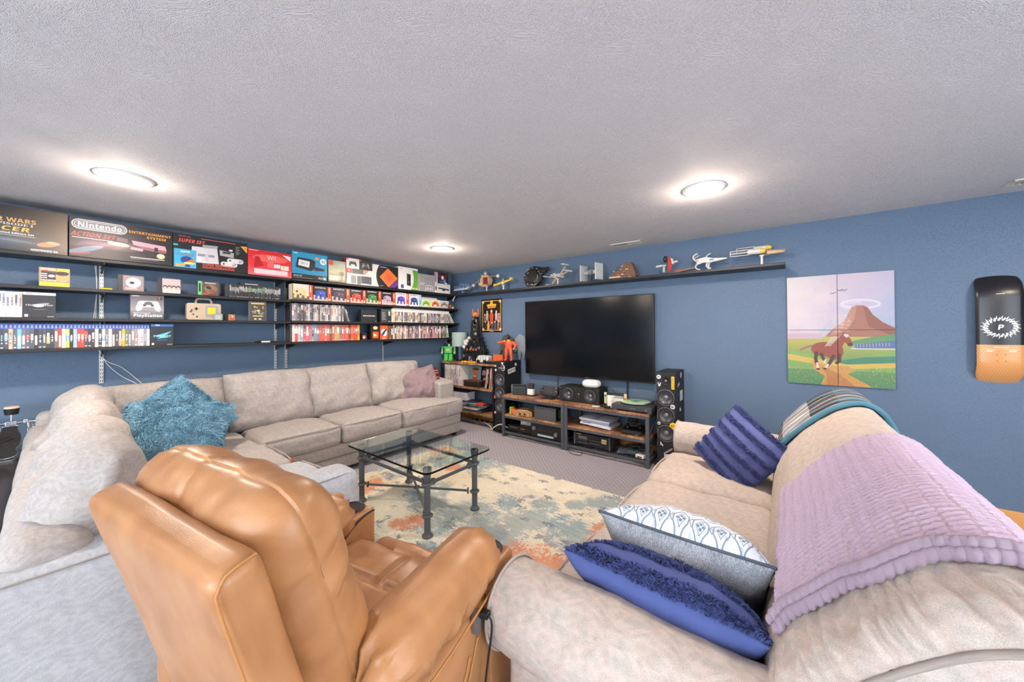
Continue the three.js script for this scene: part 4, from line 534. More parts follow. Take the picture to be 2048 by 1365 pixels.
{ // four square metal panels that together show one landscape
  const S = 512, c = document.createElement('canvas'); c.width = S; c.height = S * 0.914 / 0.65 | 0; const g = c.getContext('2d'), w = c.width, h = c.height;
  g.fillStyle = grad(g, 0, 0, w, h * 0.5, [0, '#ece6e6'], [0.45, '#dcd0de'], [1, '#aebfe2']); g.fillRect(0, 0, w, h);
  for (let i = 0; i < 60; i++) ell(g, `rgba(${205 + rnd() * 30},${190 + rnd() * 30},${214 + rnd() * 20},0.12)`, rr(w * 0.2, w), rr(0, h * 0.4), rr(30, 90), rr(16, 44), rr(-0.4, 0.4));
  for (let i = 0; i < 22; i++) ell(g, 'rgba(244,232,230,.16)', rr(0, w * 0.5), rr(h * 0.1, h * 0.55), rr(40, 100), rr(30, 60));
  g.strokeStyle = 'rgba(240,238,246,.8)'; g.lineWidth = 12; g.beginPath(); g.ellipse(362, 196, 86, 26, 0.05, 0, 7); g.stroke(); g.strokeStyle = 'rgba(236,228,240,.5)'; g.lineWidth = 26; g.beginPath(); g.ellipse(350, 198, 70, 20, 0, 2, 5); g.stroke();
  poly(g, '#b9c6dc', [[400, 330], [450, 262], [480, 276], [512, 300], [512, 390], [400, 390]]);
  poly(g, '#b27a68', [[180, 420], [236, 350], [290, 300], [322, 216], [346, 204], [374, 206], [396, 220], [420, 268], [460, 312], [512, 348], [512, 440], [180, 440]]); poly(g, '#c79280', [[236, 350], [290, 300], [322, 216], [346, 204], [336, 290], [300, 360], [220, 400]]); poly(g, '#9c6656', [[374, 206], [396, 220], [420, 268], [460, 312], [512, 348], [512, 400], [400, 340]]);
  for (let i = 0; i < 40; i++) ell(g, `rgba(240,214,206,${rr(0.1, 0.35)})`, rr(230, 320), rr(260, 380), rr(6, 20), rr(4, 10));
  g.fillStyle = grad(g, 0, h * 0.5, 0, h, [0, '#d9c873'], [0.25, '#b9b85c'], [0.5, '#86a862'], [1, '#5f9466']); g.fillRect(0, h * 0.56, w, h); fill(g, '#d6bccc', 0, h * 0.53, 180, h * 0.05);
  poly(g, '#6aa06c', [[300, 436], [430, 400], [512, 384], [512, 450], [330, 460]]); poly(g, '#5f7fb0', [[330, 452], [512, 424], [512, 470], [340, 474]]); for (let i = 0; i < 12; i++) fill(g, '#a9a0b4', 330 + i * 14, 448 - i, 6, 22); fill(g, '#c9d6e0', 320, 474, 192, 8);
  poly(g, '#8db864', [[0, 500], [120, 520], [260, 560], [512, 490], [512, 620], [0, 620]]); poly(g, '#4f8f72', [[250, 560], [380, 530], [512, 520], [512, 570], [260, 590]]); poly(g, '#e0c060', [[0, 520], [100, 540], [300, 580], [512, 560], [512, 590], [300, 610], [0, 560]]);
  poly(g, '#d9a55a', [[120, 560], [200, 590], [300, 590], [340, 620], [300, 640], [420, 720], [170, 720], [190, 660], [140, 620]]); poly(g, '#c98a52', [[170, 600], [260, 640], [340, 720], [200, 720], [200, 650]]);
  for (let i = 0; i < 900; i++) { const x = rnd() * w, y = rr(600, h); if (x > 150 && x < 400 && rnd() < 0.8) continue; g.strokeStyle = pick(['rgba(80,140,96,.6)', 'rgba(140,180,110,.6)', 'rgba(60,120,90,.6)', 'rgba(235,235,220,.5)']); g.lineWidth = 1.5; g.beginPath(); g.moveTo(x, y); g.lineTo(x + rr(-3, 3), y - rr(4, 14)); g.stroke(); }
  // a plain brown horse cantering over the meadow
  const B = '#a0503c', D = '#5a3530', C = '#eadfd2'; g.lineCap = 'round'; const leg = (pts, c0, lw) => { g.strokeStyle = c0; g.lineWidth = lw; g.beginPath(); pts.forEach(([x, y], i) => (i ? g.lineTo(x, y) : g.moveTo(x, y))); g.stroke(); };
  g.strokeStyle = '#a8707a'; g.lineWidth = 12; g.beginPath(); g.moveTo(140, 462); g.quadraticCurveTo(104, 466, 70, 492); g.stroke();
  ell(g, B, 190, 486, 66, 48, 0.05); ell(g, B, 238, 496, 44, 56); poly(g, B, [[214, 470], [262, 404], [300, 404], [276, 470], [262, 520]]); poly(g, B, [[262, 400], [296, 386], [318, 420], [326, 448], [308, 462], [292, 440], [266, 436]]); ell(g, D, 314, 452, 13, 12); poly(g, D, [[276, 392], [284, 372], [290, 392]]); poly(g, C, [[284, 384], [306, 388], [300, 410], [288, 400]]); ell(g, C, 296, 394, 14, 8, 0.5);
  for (let i = 0; i < 16; i++) { g.strokeStyle = '#d9c3b4'; g.lineWidth = 3; g.beginPath(); g.moveTo(264 - i * 3, 404 + i * 4); g.quadraticCurveTo(240 - i * 3, 396 + i * 4, 224 - i * 2, 408 + i * 4); g.stroke(); }
  leg([[150, 510], [146, 550], [154, 590]], D, 18); leg([[154, 580], [156, 608]], C, 14); leg([[176, 516], [184, 548], [196, 560]], D, 16); leg([[196, 556], [190, 572]], C, 12); leg([[234, 530], [220, 566], [204, 592]], D, 18); leg([[206, 586], [196, 606]], C, 14); leg([[262, 520], [262, 560], [250, 572]], D, 18); ell(g, D, 158, 616, 10, 6); ell(g, D, 192, 612, 10, 6);
  for (const [x, y] of [[236, 122], [270, 104], [290, 106]]) { g.strokeStyle = '#564a58'; g.lineWidth = 3; g.beginPath(); g.moveTo(x - 14, y); g.quadraticCurveTo(x - 6, y - 4, x, y + 2); g.quadraticCurveTo(x + 6, y - 6, x + 14, y - 6); g.stroke(); }
  const tex = new THREE.CanvasTexture(c); tex.colorSpace = THREE.SRGBColorSpace; tex.anisotropy = 8; const pm = new THREE.MeshStandardMaterial({ map: tex, color: 0xd2d2d2, roughness: 0.45 });
  const t = thing('wall_art', 'four-panel metal landscape print with brown mountain, meadow and cantering horse', 'picture', [4.613, 0.879, 0.012]), PW = 0.65, PH = 0.914, gap = 0.0015;
  for (let i = 0; i < 2; i++) for (let j = 0; j < 2; j++) { const g2 = bx([i ? gap : -PW / 2, i ? PW / 2 : -gap], [j ? PH / 2 + gap : 0, j ? PH : PH / 2 - gap], [0, 0.003], 0.0008); setUV(g2, { u0: 0, u1: 1, v0: 0, v1: 1 }, (x, y) => [x / PW + 0.5, y / PH]); part('art_panel', g2, pm, t); }
}
{ // skateboard deck hung bottom out
  const L = 0.805, Wd = 0.2, n = 40, m = 10, pos = [], uv = [], idx = [], cv = (s) => { const a = Math.abs(s - 0.5) - 0.29; return a > 0 ? -a * a * 1.6 - a * 0.12 : 0; };
  for (const sd of [1, -1]) { const o = pos.length / 3; for (let j = 0; j <= n; j++) for (let i = 0; i <= m; i++) { const s = 0.5 - 0.5 * Math.cos(j / n * Math.PI), y = (s - 0.5) * L, tip = Math.max(0, Math.abs(y) - (L / 2 - 0.105)), half = Wd / 2 * Math.sqrt(Math.max(0, 1 - (tip / 0.105) ** 2.3)), x = (i / m * 2 - 1) * half; pos.push(x, y, cv(s) - 0.012 * (x / (Wd / 2)) ** 2 + sd * 0.0055); uv.push(x / Wd + 0.5, y / L + 0.5); } for (let j = 0; j < n; j++) for (let i = 0; i < m; i++) { const a = o + j * (m + 1) + i, b = a + 1, d = a + m + 1, e = d + 1; sd > 0 ? idx.push(a, b, e, a, e, d) : idx.push(a, e, b, a, d, e); } }
  const N1 = (n + 1) * (m + 1); for (let j = 0; j < n; j++) for (const i of [0, m]) { const a = j * (m + 1) + i, b = a + m + 1; i ? idx.push(a, a + N1, b, b, a + N1, b + N1) : idx.push(a, b, a + N1, b, b + N1, a + N1); }
  const g = new THREE.BufferGeometry(); g.setAttribute('position', new THREE.Float32BufferAttribute(pos, 3)); g.setAttribute('uv', new THREE.Float32BufferAttribute(uv, 2)); g.setIndex(idx); g.computeVertexNormals();
  const tex = canvas(256, 1030, (k, w, h) => {
    fill(k, '#1b1c20', 0, 0, w, h); fill(k, '#c98c52', 0, 650, w, h - 650); for (let y = 0; y < 24; y++) for (let x = 0; x < 16; x++) { k.save(); k.translate(x * 17 + (y & 1) * 8, 662 + y * 16); k.rotate(0.5); fill(k, '#e0b27c', -2, -5, 4, 9); k.restore(); }
    text(k, 'P', 128, 498, 62, '#f1f0ee', { align: 'center', skew: -0.12 }); for (let i = 0; i < 20; i++) { const a = i / 20 * 6.283; k.save(); k.translate(128 + Math.cos(a) * 88, 498 + Math.sin(a) * 78); k.rotate(a + 0.5); poly(k, '#f1f0ee', [[-26, -8], [6, -10], [0, -1], [28, 0], [-6, 12], [2, 3], [-26, 4]]); k.restore(); }
    fill(k, '#cfcfd0', 106, 208, 46, 5); fill(k, '#f0dcc0', 90, 668, 80, 5); fill(k, '#f0dcc0', 30, 686, 200, 2); for (const x of [50, 170]) { fill(k, '#f0dcc0', x, 698, 46, 4); fill(k, '#f0dcc0', x, 706, 36, 4); }
    for (const y of [262, 286, 735, 790]) for (const x of [106, 152]) ell(k, '#0c0c0e', x, y, 3);
  });
  const t = thing('skateboard_deck', 'black and tan skateboard deck with white P emblem hung on the wall', 'skateboard', [5.42, 1.337, 0.058]); part('deck', g, new THREE.MeshStandardMaterial({ map: tex, roughness: 0.3 }), t); part('wall_mount', bc(0.04, 0.3, 0.03, 0, 0, -0.04, 0.004), M.black, t);
}
{ const t = thing('wall_outlet', 'white wall outlet with a round plug-in device by the lilac blanket', 'outlet', [5.185, 0.245, 0]); part('cover_plate', bc(0.074, 0.118, 0.006, 0, 0.015, 0.003, 0.003), M.white, t); part('adapter', [cyl(0.034, 0.034, 0.04, 0, 0, 0, 28).rotateX(Math.PI / 2).translate(0.012, 0.0, 0.006)], M.white, t); part('plug_cord', tube([[-0.03, 0.03, 0.01], [-0.07, 0.025, 0.012], [-0.1, 0.0, 0.012], [-0.11, -0.1, 0.012]], 0.003, 20, 6), M.white, t); }
// ---------------------------------------------------------------- corner bookcase and what stands on it
{
  const t = thing('bookcase', 'low industrial bookcase with rustic wood shelves and black frame in the corner', 'bookcase', [0.60, 0, 0.17]);
  for (const [i, y] of [[0, 0.862], [1, 0.515], [2, 0.165]]) wpart('shelf', boxUV(bx([0.10, 1.15], [y, y + 0.03], [0.03, 0.305], 0.003)), M.rustic, t);
  for (const x of [0.085, 1.125]) for (const z of [0.03, 0.28]) wpart('leg', bx([x, x + 0.03], [0.0, 0.868], [z, z + 0.03], 0.003), M.black, t);
  for (const y of [0.845, 0.50, 0.15]) for (const x of [0.088, 1.128]) wpart('side_rail', bx([x, x + 0.022], [y, y + 0.02], [0.06, 0.28], 0.002), M.black, t);
  wpart('back_brace', [beam([0.1, 0.17, 0.035], [1.12, 0.86, 0.035], 0.012, 0.003)], M.black, t);
}
const BY = [0.893, 0.546, 0.196];
{ // green toy robot
  const t = thing('toy_robot', 'bright green toy robot standing at the left end of the bookcase', 'toy', [0.145, BY[0], 0.2], 0.5), P = mat(0x8a70a8, 0.4);
  for (const s of [-1, 1]) { part('leg', [bc(0.058, 0.1, 0.05, s * 0.036, 0.055, 0, 0.006), bc(0.06, 0.018, 0.075, s * 0.036, 0.009, 0.01, 0.005)], M.green, t); part('arm', [bc(0.03, 0.075, 0.035, s * 0.098, 0.165, 0, 0.008), ball(0.02, s * 0.1, 0.205, 0, 12), bc(0.028, 0.03, 0.04, s * 0.1, 0.118, 0.01, 0.006)], brick.green, t); }
  part('torso', [bc(0.12, 0.085, 0.065, 0, 0.155, 0, 0.008), slab([[-0.085, 0.195], [0.085, 0.195], [0.1, 0.22], [-0.1, 0.22]], 0.07, 0.004).translate(0, 0, -0.035)], M.green, t);
  part('chest_window', bc(0.06, 0.03, 0.01, 0, 0.165, 0.034, 0.003), mat(0xd8b0a0, 0.4), t); part('head', bc(0.03, 0.035, 0.034, 0.01, 0.24, 0, 0.006), M.offwhite, t); part('antenna', [bar([-0.01, 0.25, 0], [-0.06, 0.30, 0], 0.008)], P, t);
}
{ const t = thing('table_lamp', 'pale mint drum lamp with a thin stem in the corner', 'lamp', [0.305, BY[0], 0.12]); part('lamp_base', lathe([[0.0001, 0], [0.058, 0], [0.058, 0.01], [0.05, 0.016], [0.0001, 0.018]], 32), M.black, t); part('stem', [cyl(0.005, 0.005, 0.24, -0.012, 0.01, 0), cyl(0.005, 0.005, 0.24, 0.012, 0.01, 0), cyl(0.012, 0.012, 0.03, 0, 0.235, 0)], M.steel, t);
  part('lamp_shade', lathe([[0.116, 0.222], [0.118, 0.222], [0.1175, 0.434], [0.1155, 0.434], [0.116, 0.222]], 40), new THREE.MeshPhysicalMaterial({ color: 0xb4cbc4, roughness: 0.9, transmission: 0.25, thickness: 0 }), t); }
{ // tall dark brick tower
  const t = thing('model_tower', 'tall stepped black brick tower with an orange ball on top', 'model', [0.66, BY[0], 0.14]), g = [], k = [], l = [];
  const tiers = [[0.2, 0.16, 0, 0.15], [0.165, 0.14, 0.15, 0.24], [0.12, 0.11, 0.24, 0.36], [0.07, 0.07, 0.36, 0.52], [0.05, 0.05, 0.52, 0.66]];
  tiers.forEach(([w, d, y0, y1], i) => { g.push(slab([[-w, y0], [w, y0], [w * 0.86, y1], [-w * 0.86, y1]], d, 0.006).translate(0, 0, -d / 2)); g.push(bc(w * 1.9, 0.014, d * 1.1, 0, y1 - 0.004, 0, 0.003)); for (let q = 0; q < 16; q++) (q % 4 ? k : l).push(bc(rr(0.01, 0.04), rr(0.012, 0.05), 0.016, rr(-w * 0.85, w * 0.85), rr(y0 + 0.02, y1 - 0.02), d / 2 + 0.006, 0.002)); });
  for (const [x, y, h] of [[-0.185, 0.05, 0.16], [0.185, 0.05, 0.2], [-0.15, 0.15, 0.15], [0.15, 0.15, 0.15], [-0.06, 0.5, 0.12], [0.06, 0.5, 0.12], [0.0, 0.36, 0.2]]) g.push(cyl(0.018, 0.003, h, x, y, 0.03, 5));
  part('keep', g, brick.black, t); part('buttresses', k, brick.dark, t).userData.kind = 'stuff'; part('pale_details', l, brick.grey, t).userData.kind = 'stuff';
  part('smoke_plume', [[-0.16, 0.22, 0.03], [-0.13, 0.27, 0.035], [-0.1, 0.31, 0.03], [-0.06, 0.35, 0.025], [-0.15, 0.3, 0.025]].map(([x, y, r]) => ball(r, x, y, 0.075, 10)), brick.light, t);
  for (const x of [-0.09, -0.03, 0.03, 0.09]) part('flame', cyl(0.009, 0.001, 0.04, x, 0.17, 0.085, 6), M.orange, t);
  for (const s of [-1, 1]) part('horn', tube([[s * 0.03, 0.66, 0], [s * 0.055, 0.7, 0], [s * 0.05, 0.78, 0]], 0.007, 12), M.orange, t); part('top_ball', [ball(0.034, 0, 0.70, 0)], mat(0xe0862c, 0.4), t);
  part('plinth', bc(0.42, 0.012, 0.2, 0, 0.006, 0.0, 0.003), brick.black, t);
}
for (let i = 0; i < 7; i++) { const t = thing('toy_brick_piece', `loose orange yellow toy piece on the bookcase front edge, ${ord(i)} from the left`, 'toy', [0.52 + i * 0.04, BY[0], 0.275 + rr(-0.012, 0.008)], rr(0, 3), 'loose orange pieces on the bookcase'); part('brick', bc(0.034, 0.018, 0.02, 0, 0.009, 0, 0.003), M.yellow, t); part('stud', [cyl(0.006, 0.006, 0.006, -0.008, 0.018, 0, 10), cyl(0.006, 0.006, 0.006, 0.008, 0.018, 0, 10)], M.orange, t); }
{ const t = thing('toy_vehicle', 'pale grey ribbed toy vehicle with dark wheels on the bookcase', 'toy', [0.90, BY[0], 0.22], 0.15); part('shell', slab([[-0.11, 0.0], [0.1, 0.01], [0.11, 0.085], [0.06, 0.105], [-0.06, 0.105], [-0.1, 0.06]], 0.09, 0.012, 3).translate(0, 0.005, -0.045), mat(0xc6c6cb, 0.35), t); for (let i = 0; i < 4; i++) part('rib', bc(0.012, 0.09, 0.012, -0.07 + i * 0.045, 0.06, 0.054, 0.004).rotateZ(0), brick.grey, t); for (const x of [-0.06, 0.05]) part('wheel', [cyl(0.026, 0.026, 0.02, 0, 0, 0, 20).rotateX(Math.PI / 2).translate(x, 0.026, 0.05)], M.black, t); }
{ const t = thing('toy_case', 'orange and lime striped toy case lying behind the grey toy vehicle', 'toy', [1.10, BY[0] + 0.0, 0.13]); part('body', slab([[-0.09, 0], [0.09, 0], [0.085, 0.12], [-0.085, 0.12]], 0.05, 0.008).translate(0, 0, -0.025), mat(0xd8612e, 0.4), t); part('lime_end', slab([[0.05, 0], [0.1, 0], [0.07, 0.118], [0.045, 0.118]], 0.054, 0.004).translate(0, 0.002, -0.027), mat(0xa8d83a, 0.4), t); part('diamond_mark', bc(0.028, 0.028, 0.004, 0, 0.08, 0.028, 0.002).rotateZ(0), M.yellow, t); }
{ const t = thing('game_gadget', 'flat black gadget with round knobs at the front right corner of the bookcase', 'gadget', [1.06, BY[0], 0.27]); part('body', bc(0.19, 0.035, 0.06, 0, 0.0175, 0, 0.008), M.black, t); for (const x of [-0.03, 0.02, 0.06]) part('knob', ball(0.014, x, 0.036, 0.02, 12), M.plasticGrey, t); }
// records and books on the middle shelf
const RC = ['#d9d4cf', '#b9b2ad', '#e6e2dc', '#9a938f', '#c9c0b8', '#8c8580', '#efece8', '#c6b8ac', '#a59a94', '#d6cfca'];
for (let i = 0; i < 17; i++) { const z = 0.285; const o = solo('record', `record sleeve with pale spine, ${ord(i)} from the left on the bookcase middle shelf`, 'record', carton(0.0195, rr(0.29, 0.305), 0.24, spine(18, 150, pick(RC), { mark: pick(['#6a6460', '#efeae4', '#8a6a5c', null]), ink: '#666' }), '#c9c4be'), matte, [0.165 + i * 0.0215, BY[1], z], 0, 'records at the left of the bookcase'); o.rotateZ(0.02 + i * 0.004); }
{ const t = thing('record_sleeve', 'record sleeve with orange and blue comic artwork, facing out', 'record', [0.64, BY[1], 0.15]); part('sleeve', carton(0.23, 0.28, 0.006, art(200, 220, (g, w, h) => { fill(g, '#6f94a0', 0, 0, w, h); ell(g, '#c9682e', 90, 60, 50, 36); ell(g, '#5a3a20', 100, 30, 60, 16); ell(g, '#b03a2c', 100, 140, 40, 60); ell(g, '#d8a25a', 96, 112, 26, 14); ell(g, '#8a4020', 130, 180, 30, 30); ell(g, '#c06a30', 60, 190, 26, 26); }), '#4a4f54'), print, t); t.rotation.x = -0.12; }
{ const t = thing('record_sleeve', 'dark record sleeve with pale portraits, facing out', 'record', [0.87, BY[1], 0.12]); part('sleeve', carton(0.3, 0.3, 0.006, art(220, 220, (g, w, h) => { fill(g, '#1d181a', 0, 0, w, h); for (const [x, y, s] of [[44, 60, 30], [96, 40, 34], [154, 66, 30], [60, 140, 34], [130, 130, 40]]) { ell(g, '#c9a898', x, y, s * 0.6, s * 0.8); ell(g, '#4a2c2c', x, y - s * 0.5, s * 0.6, s * 0.4); ell(g, '#b98a84', x, y + s, s, s * 0.6); } }), '#151214'), print, t); t.rotation.x = -0.12; }
{ const t = thing('wooden_box', 'flat dark brown wooden box in front of the record sleeves', 'box', [0.70, BY[1], 0.2]); part('box_body', boxUV(bc(0.29, 0.07, 0.17, 0, 0.035, 0, 0.004)), mat(0x2b2220, 0.4), t); part('lid', boxUV(bc(0.3, 0.02, 0.18, 0, 0.08, 0, 0.004)), mat(0x4a332c, 0.35), t); }
for (let i = 0; i < 4; i++) { const o = solo('magazine', ['glossy magazine with pink face artwork leaning on the bookcase', 'cream magazine leaning behind the pink one', 'tan magazine leaning third in the bookcase', 'grey magazine leaning furthest right against the bookcase leg'][i], 'magazine', carton(0.19, 0.265, 0.006, art(130, 180, (g, w, h) => { fill(g, ['#d9c9bc', '#cdbfae', '#bfa890', '#a9a49e'][i], 0, 0, w, h); ell(g, '#b07a72', 60, 110, 40, 26, 0.6); ell(g, '#5a2c30', 92, 120, 24, 10, 0.6); ell(g, '#e9d4cc', 50, 60, 30, 36); fill(g, '#efe6dc', 10, 10, 80, 18); }), '#d8cfc4'), print, [0.955 + i * 0.036, BY[1] + 0.004, 0.262 - i * 0.03], -0.75); o.rotateX(-0.12); }
for (let i = 0; i < 7; i++) solo('record', `record sleeve with ${['pink', 'tan', 'red', 'cream', 'olive', 'grey', 'yellow'][i]} spine right of the bookcase leg`, 'record', carton(0.013, 0.285 + 0.004 * (i % 3), 0.2, spine(14, 140, ['#d89a94', '#c9a880', '#b8564c', '#e0d6c6', '#8f8a5c', '#a8a29c', '#cdbb62'][i], {}), '#cfc8be'), matte, [1.045 + i * 0.0145, BY[1], 0.262], 0, 'records at the right of the bookcase').rotateZ(-0.04);
// bottom shelf
{ const t = thing('storage_carton', 'white carton with a lavender top on the bottom bookcase shelf', 'box', [0.44, BY[2], 0.18]); part('carton_body', [bc(0.3, 0.25, 0.18, 0, 0.125, 0, 0.003)], mat(0xd4d6da, 0.6), t); part('lid_flap', bc(0.302, 0.006, 0.182, 0, 0.253, 0, 0.002), mat(0x6b6a96, 0.6), t); part('corner_mark', slab([[-0.1, 0.02], [0.0, 0.24], [-0.14, 0.24]], 0.002).translate(0, 0, 0.09), mat(0xe4e6ea, 0.5), t); }
const bind = (label, x, y, w, d, h, m, a = 0) => { const t = thing('binder', label, 'binder', [x, y, 0.195], a); part('cover', [bc(w, 0.006, d, 0, 0.003, 0, 0.002), bc(w, 0.006, d, 0, h - 0.003, 0, 0.002), bc(0.006, h, d, -w / 2, h / 2, 0, 0.002)], m, t); part('pages', bc(w - 0.02, h - 0.014, d - 0.02, 0.0, h / 2, 0, 0.002), M.offwhite, t); return t; };
bind('thin grey folder at the bottom of the binder pile', 0.70, BY[2], 0.34, 0.2, 0.02, M.plasticGrey, 0.1); bind('thick black binder in the pile on the bottom bookcase shelf', 0.68, BY[2] + 0.021, 0.3, 0.2, 0.055, M.black, 0.0); bind('navy blue folder on the black binder', 0.80, BY[2] + 0.077, 0.3, 0.18, 0.022, mat(0x2c4668, 0.5), 0.18); bind('pale grey book on top of the binder pile', 0.66, BY[2] + 0.1, 0.27, 0.18, 0.022, mat(0x9aa0aa, 0.5), -0.05); bind('dark blue notebook topping the binder pile', 0.64, BY[2] + 0.123, 0.24, 0.16, 0.018, mat(0x2c3350, 0.5), 0.06);
solo('small_case', 'small orange red case on the end of the binder pile', 'case', bc(0.13, 0.026, 0.1, 0, 0.013, 0, 0.005), M.red, [0.85, BY[2] + 0.1, 0.23], 0.1);
// cables under the bookcase
{ const t = thing('power_strip', 'white power strip with cables on the carpet below the bookcase', 'power strip', [0.78, 0, 0.14]); part('strip_body', bc(0.3, 0.035, 0.05, 0, 0.0175, 0, 0.008), M.offwhite, t); for (let i = 0; i < 3; i++) part('plug', bc(0.03, 0.04, 0.03, -0.1 + i * 0.1, 0.05, 0, 0.005), M.black, t); }
for (let i = 0; i < 6; i++) solo('cable', ['black', 'grey', 'white', 'black', 'white', 'grey'][i] + ' cable snaking under the bookcase, ' + ord(i) + ' from the wall', 'cable', tube(Array.from({ length: 6 }, (_, k) => [0.3 + k * 0.15 + rr(-0.03, 0.03), 0.012 + 0.03 * rnd() * (k % 2), 0.045 + i * 0.028 + rr(-0.012, 0.012)]), 0.005, 50, 6), [M.black, M.plasticGrey, M.white][[0, 1, 2, 0, 2, 1][i]]);
solo('extension_cord', 'thick white extension cord running from the bookcase foot to the television stand', 'cord', tube([[0.9, 0.05, 0.20], [1.05, 0.03, 0.26], [1.12, 0.012, 0.32], [1.2, 0.07, 0.36], [1.33, 0.13, 0.38], [1.44, 0.1, 0.36], [1.52, 0.12, 0.33], [1.6, 0.15, 0.3]], 0.007, 60, 8), M.white);

// ---------------------------------------------------------------- tower loudspeakers
const stick = (w, h, draw, round) => [art(w, h, draw), round];
function sticker(t, name, r, x, y, w, h, z, side, rot = 0, round = false, label) { // a thin printed plate
  const g0 = round ? new THREE.CylinderGeometry(0.5, 0.5, 1, 28).rotateX(Math.PI / 2) : new THREE.BoxGeometry(1, 1, 1); setUV(g0, r, (a, b) => [a + 0.5, b + 0.5]); g0.scale(w, h, 0.0012).rotateZ(rot);
  if (side) g0.rotateY(Math.PI / 2).translate(x + 0.0004, y, z); else g0.translate(x, y, z + 0.0004);
  return part('sticker', g0, print, t, label);
}
const SPW = 0.18, SPD = 0.35, SPH = 0.9;
function driver(t, name, x, y, z, R) {
  const d = part(name, lathe([[R * 1.12, 0], [R * 1.12, 0.004], [R, 0.006], [R * 0.97, 0.001], [R * 0.5, -0.022], [R * 0.3, -0.026]], 36).rotateX(Math.PI / 2).translate(x, y, z), M.cone, t);
  part('surround', ring(R * 0.92, R * 0.075, x, y, z + 0.001, 36), M.rubber, d); part('dust_cap', ball(R * 0.33, 0, 0, 0, 20).scale(1, 1, 0.5).translate(x, y, z - 0.018), M.dome, d); return d;
}
function tower(label, x, z, w, a) {
  const t = thing('tower_speaker', label, 'speaker', [x, 0, z], a), y0 = 0.045;
  const s = shape([[-w / 2, 0], [w / 2, 0], [w / 2, SPH], [-w / 2, SPH]]); for (const [hx, hy, r] of [[0, 0.815, 0.043], [-0.004, 0.655, 0.071], [-0.004, 0.485, 0.071], [-0.004, 0.315, 0.071]]) { const h = new THREE.Path(); h.absarc(hx, hy, r, 0, Math.PI * 2, true); s.holes.push(h); }
  part('cabinet', [boxUV(bc(w, SPH, SPD - 0.034, 0, y0 + SPH / 2, -0.017, 0.004)), boxUV(new THREE.ExtrudeGeometry(s, { depth: 0.034, bevelEnabled: false, curveSegments: 20 }).translate(0, y0, SPD / 2 - 0.034))], M.speaker, t);
  part('base_plate', [bc(w + 0.03, 0.02, SPD - 0.02, 0, 0.02, 0, 0.004), bc(w - 0.03, 0.02, SPD - 0.1, 0, 0.038, 0, 0.002)], M.black, t);
  const zf = SPD / 2 + 0.001, tw = part('tweeter', lathe([[0.05, 0], [0.05, 0.003], [0.042, 0.004], [0.02, -0.006]], 32).rotateX(Math.PI / 2).translate(0, y0 + 0.815, zf), M.rubber, t); part('tweeter_dome', ball(0.014, 0, y0 + 0.815, zf + 0.001, 14), M.dome, tw);
  for (const y of [0.655, 0.485, 0.315]) driver(t, 'woofer', -0.004, y0 + y, zf, 0.072);
  return [t, zf + 0.0005, w / 2];
}
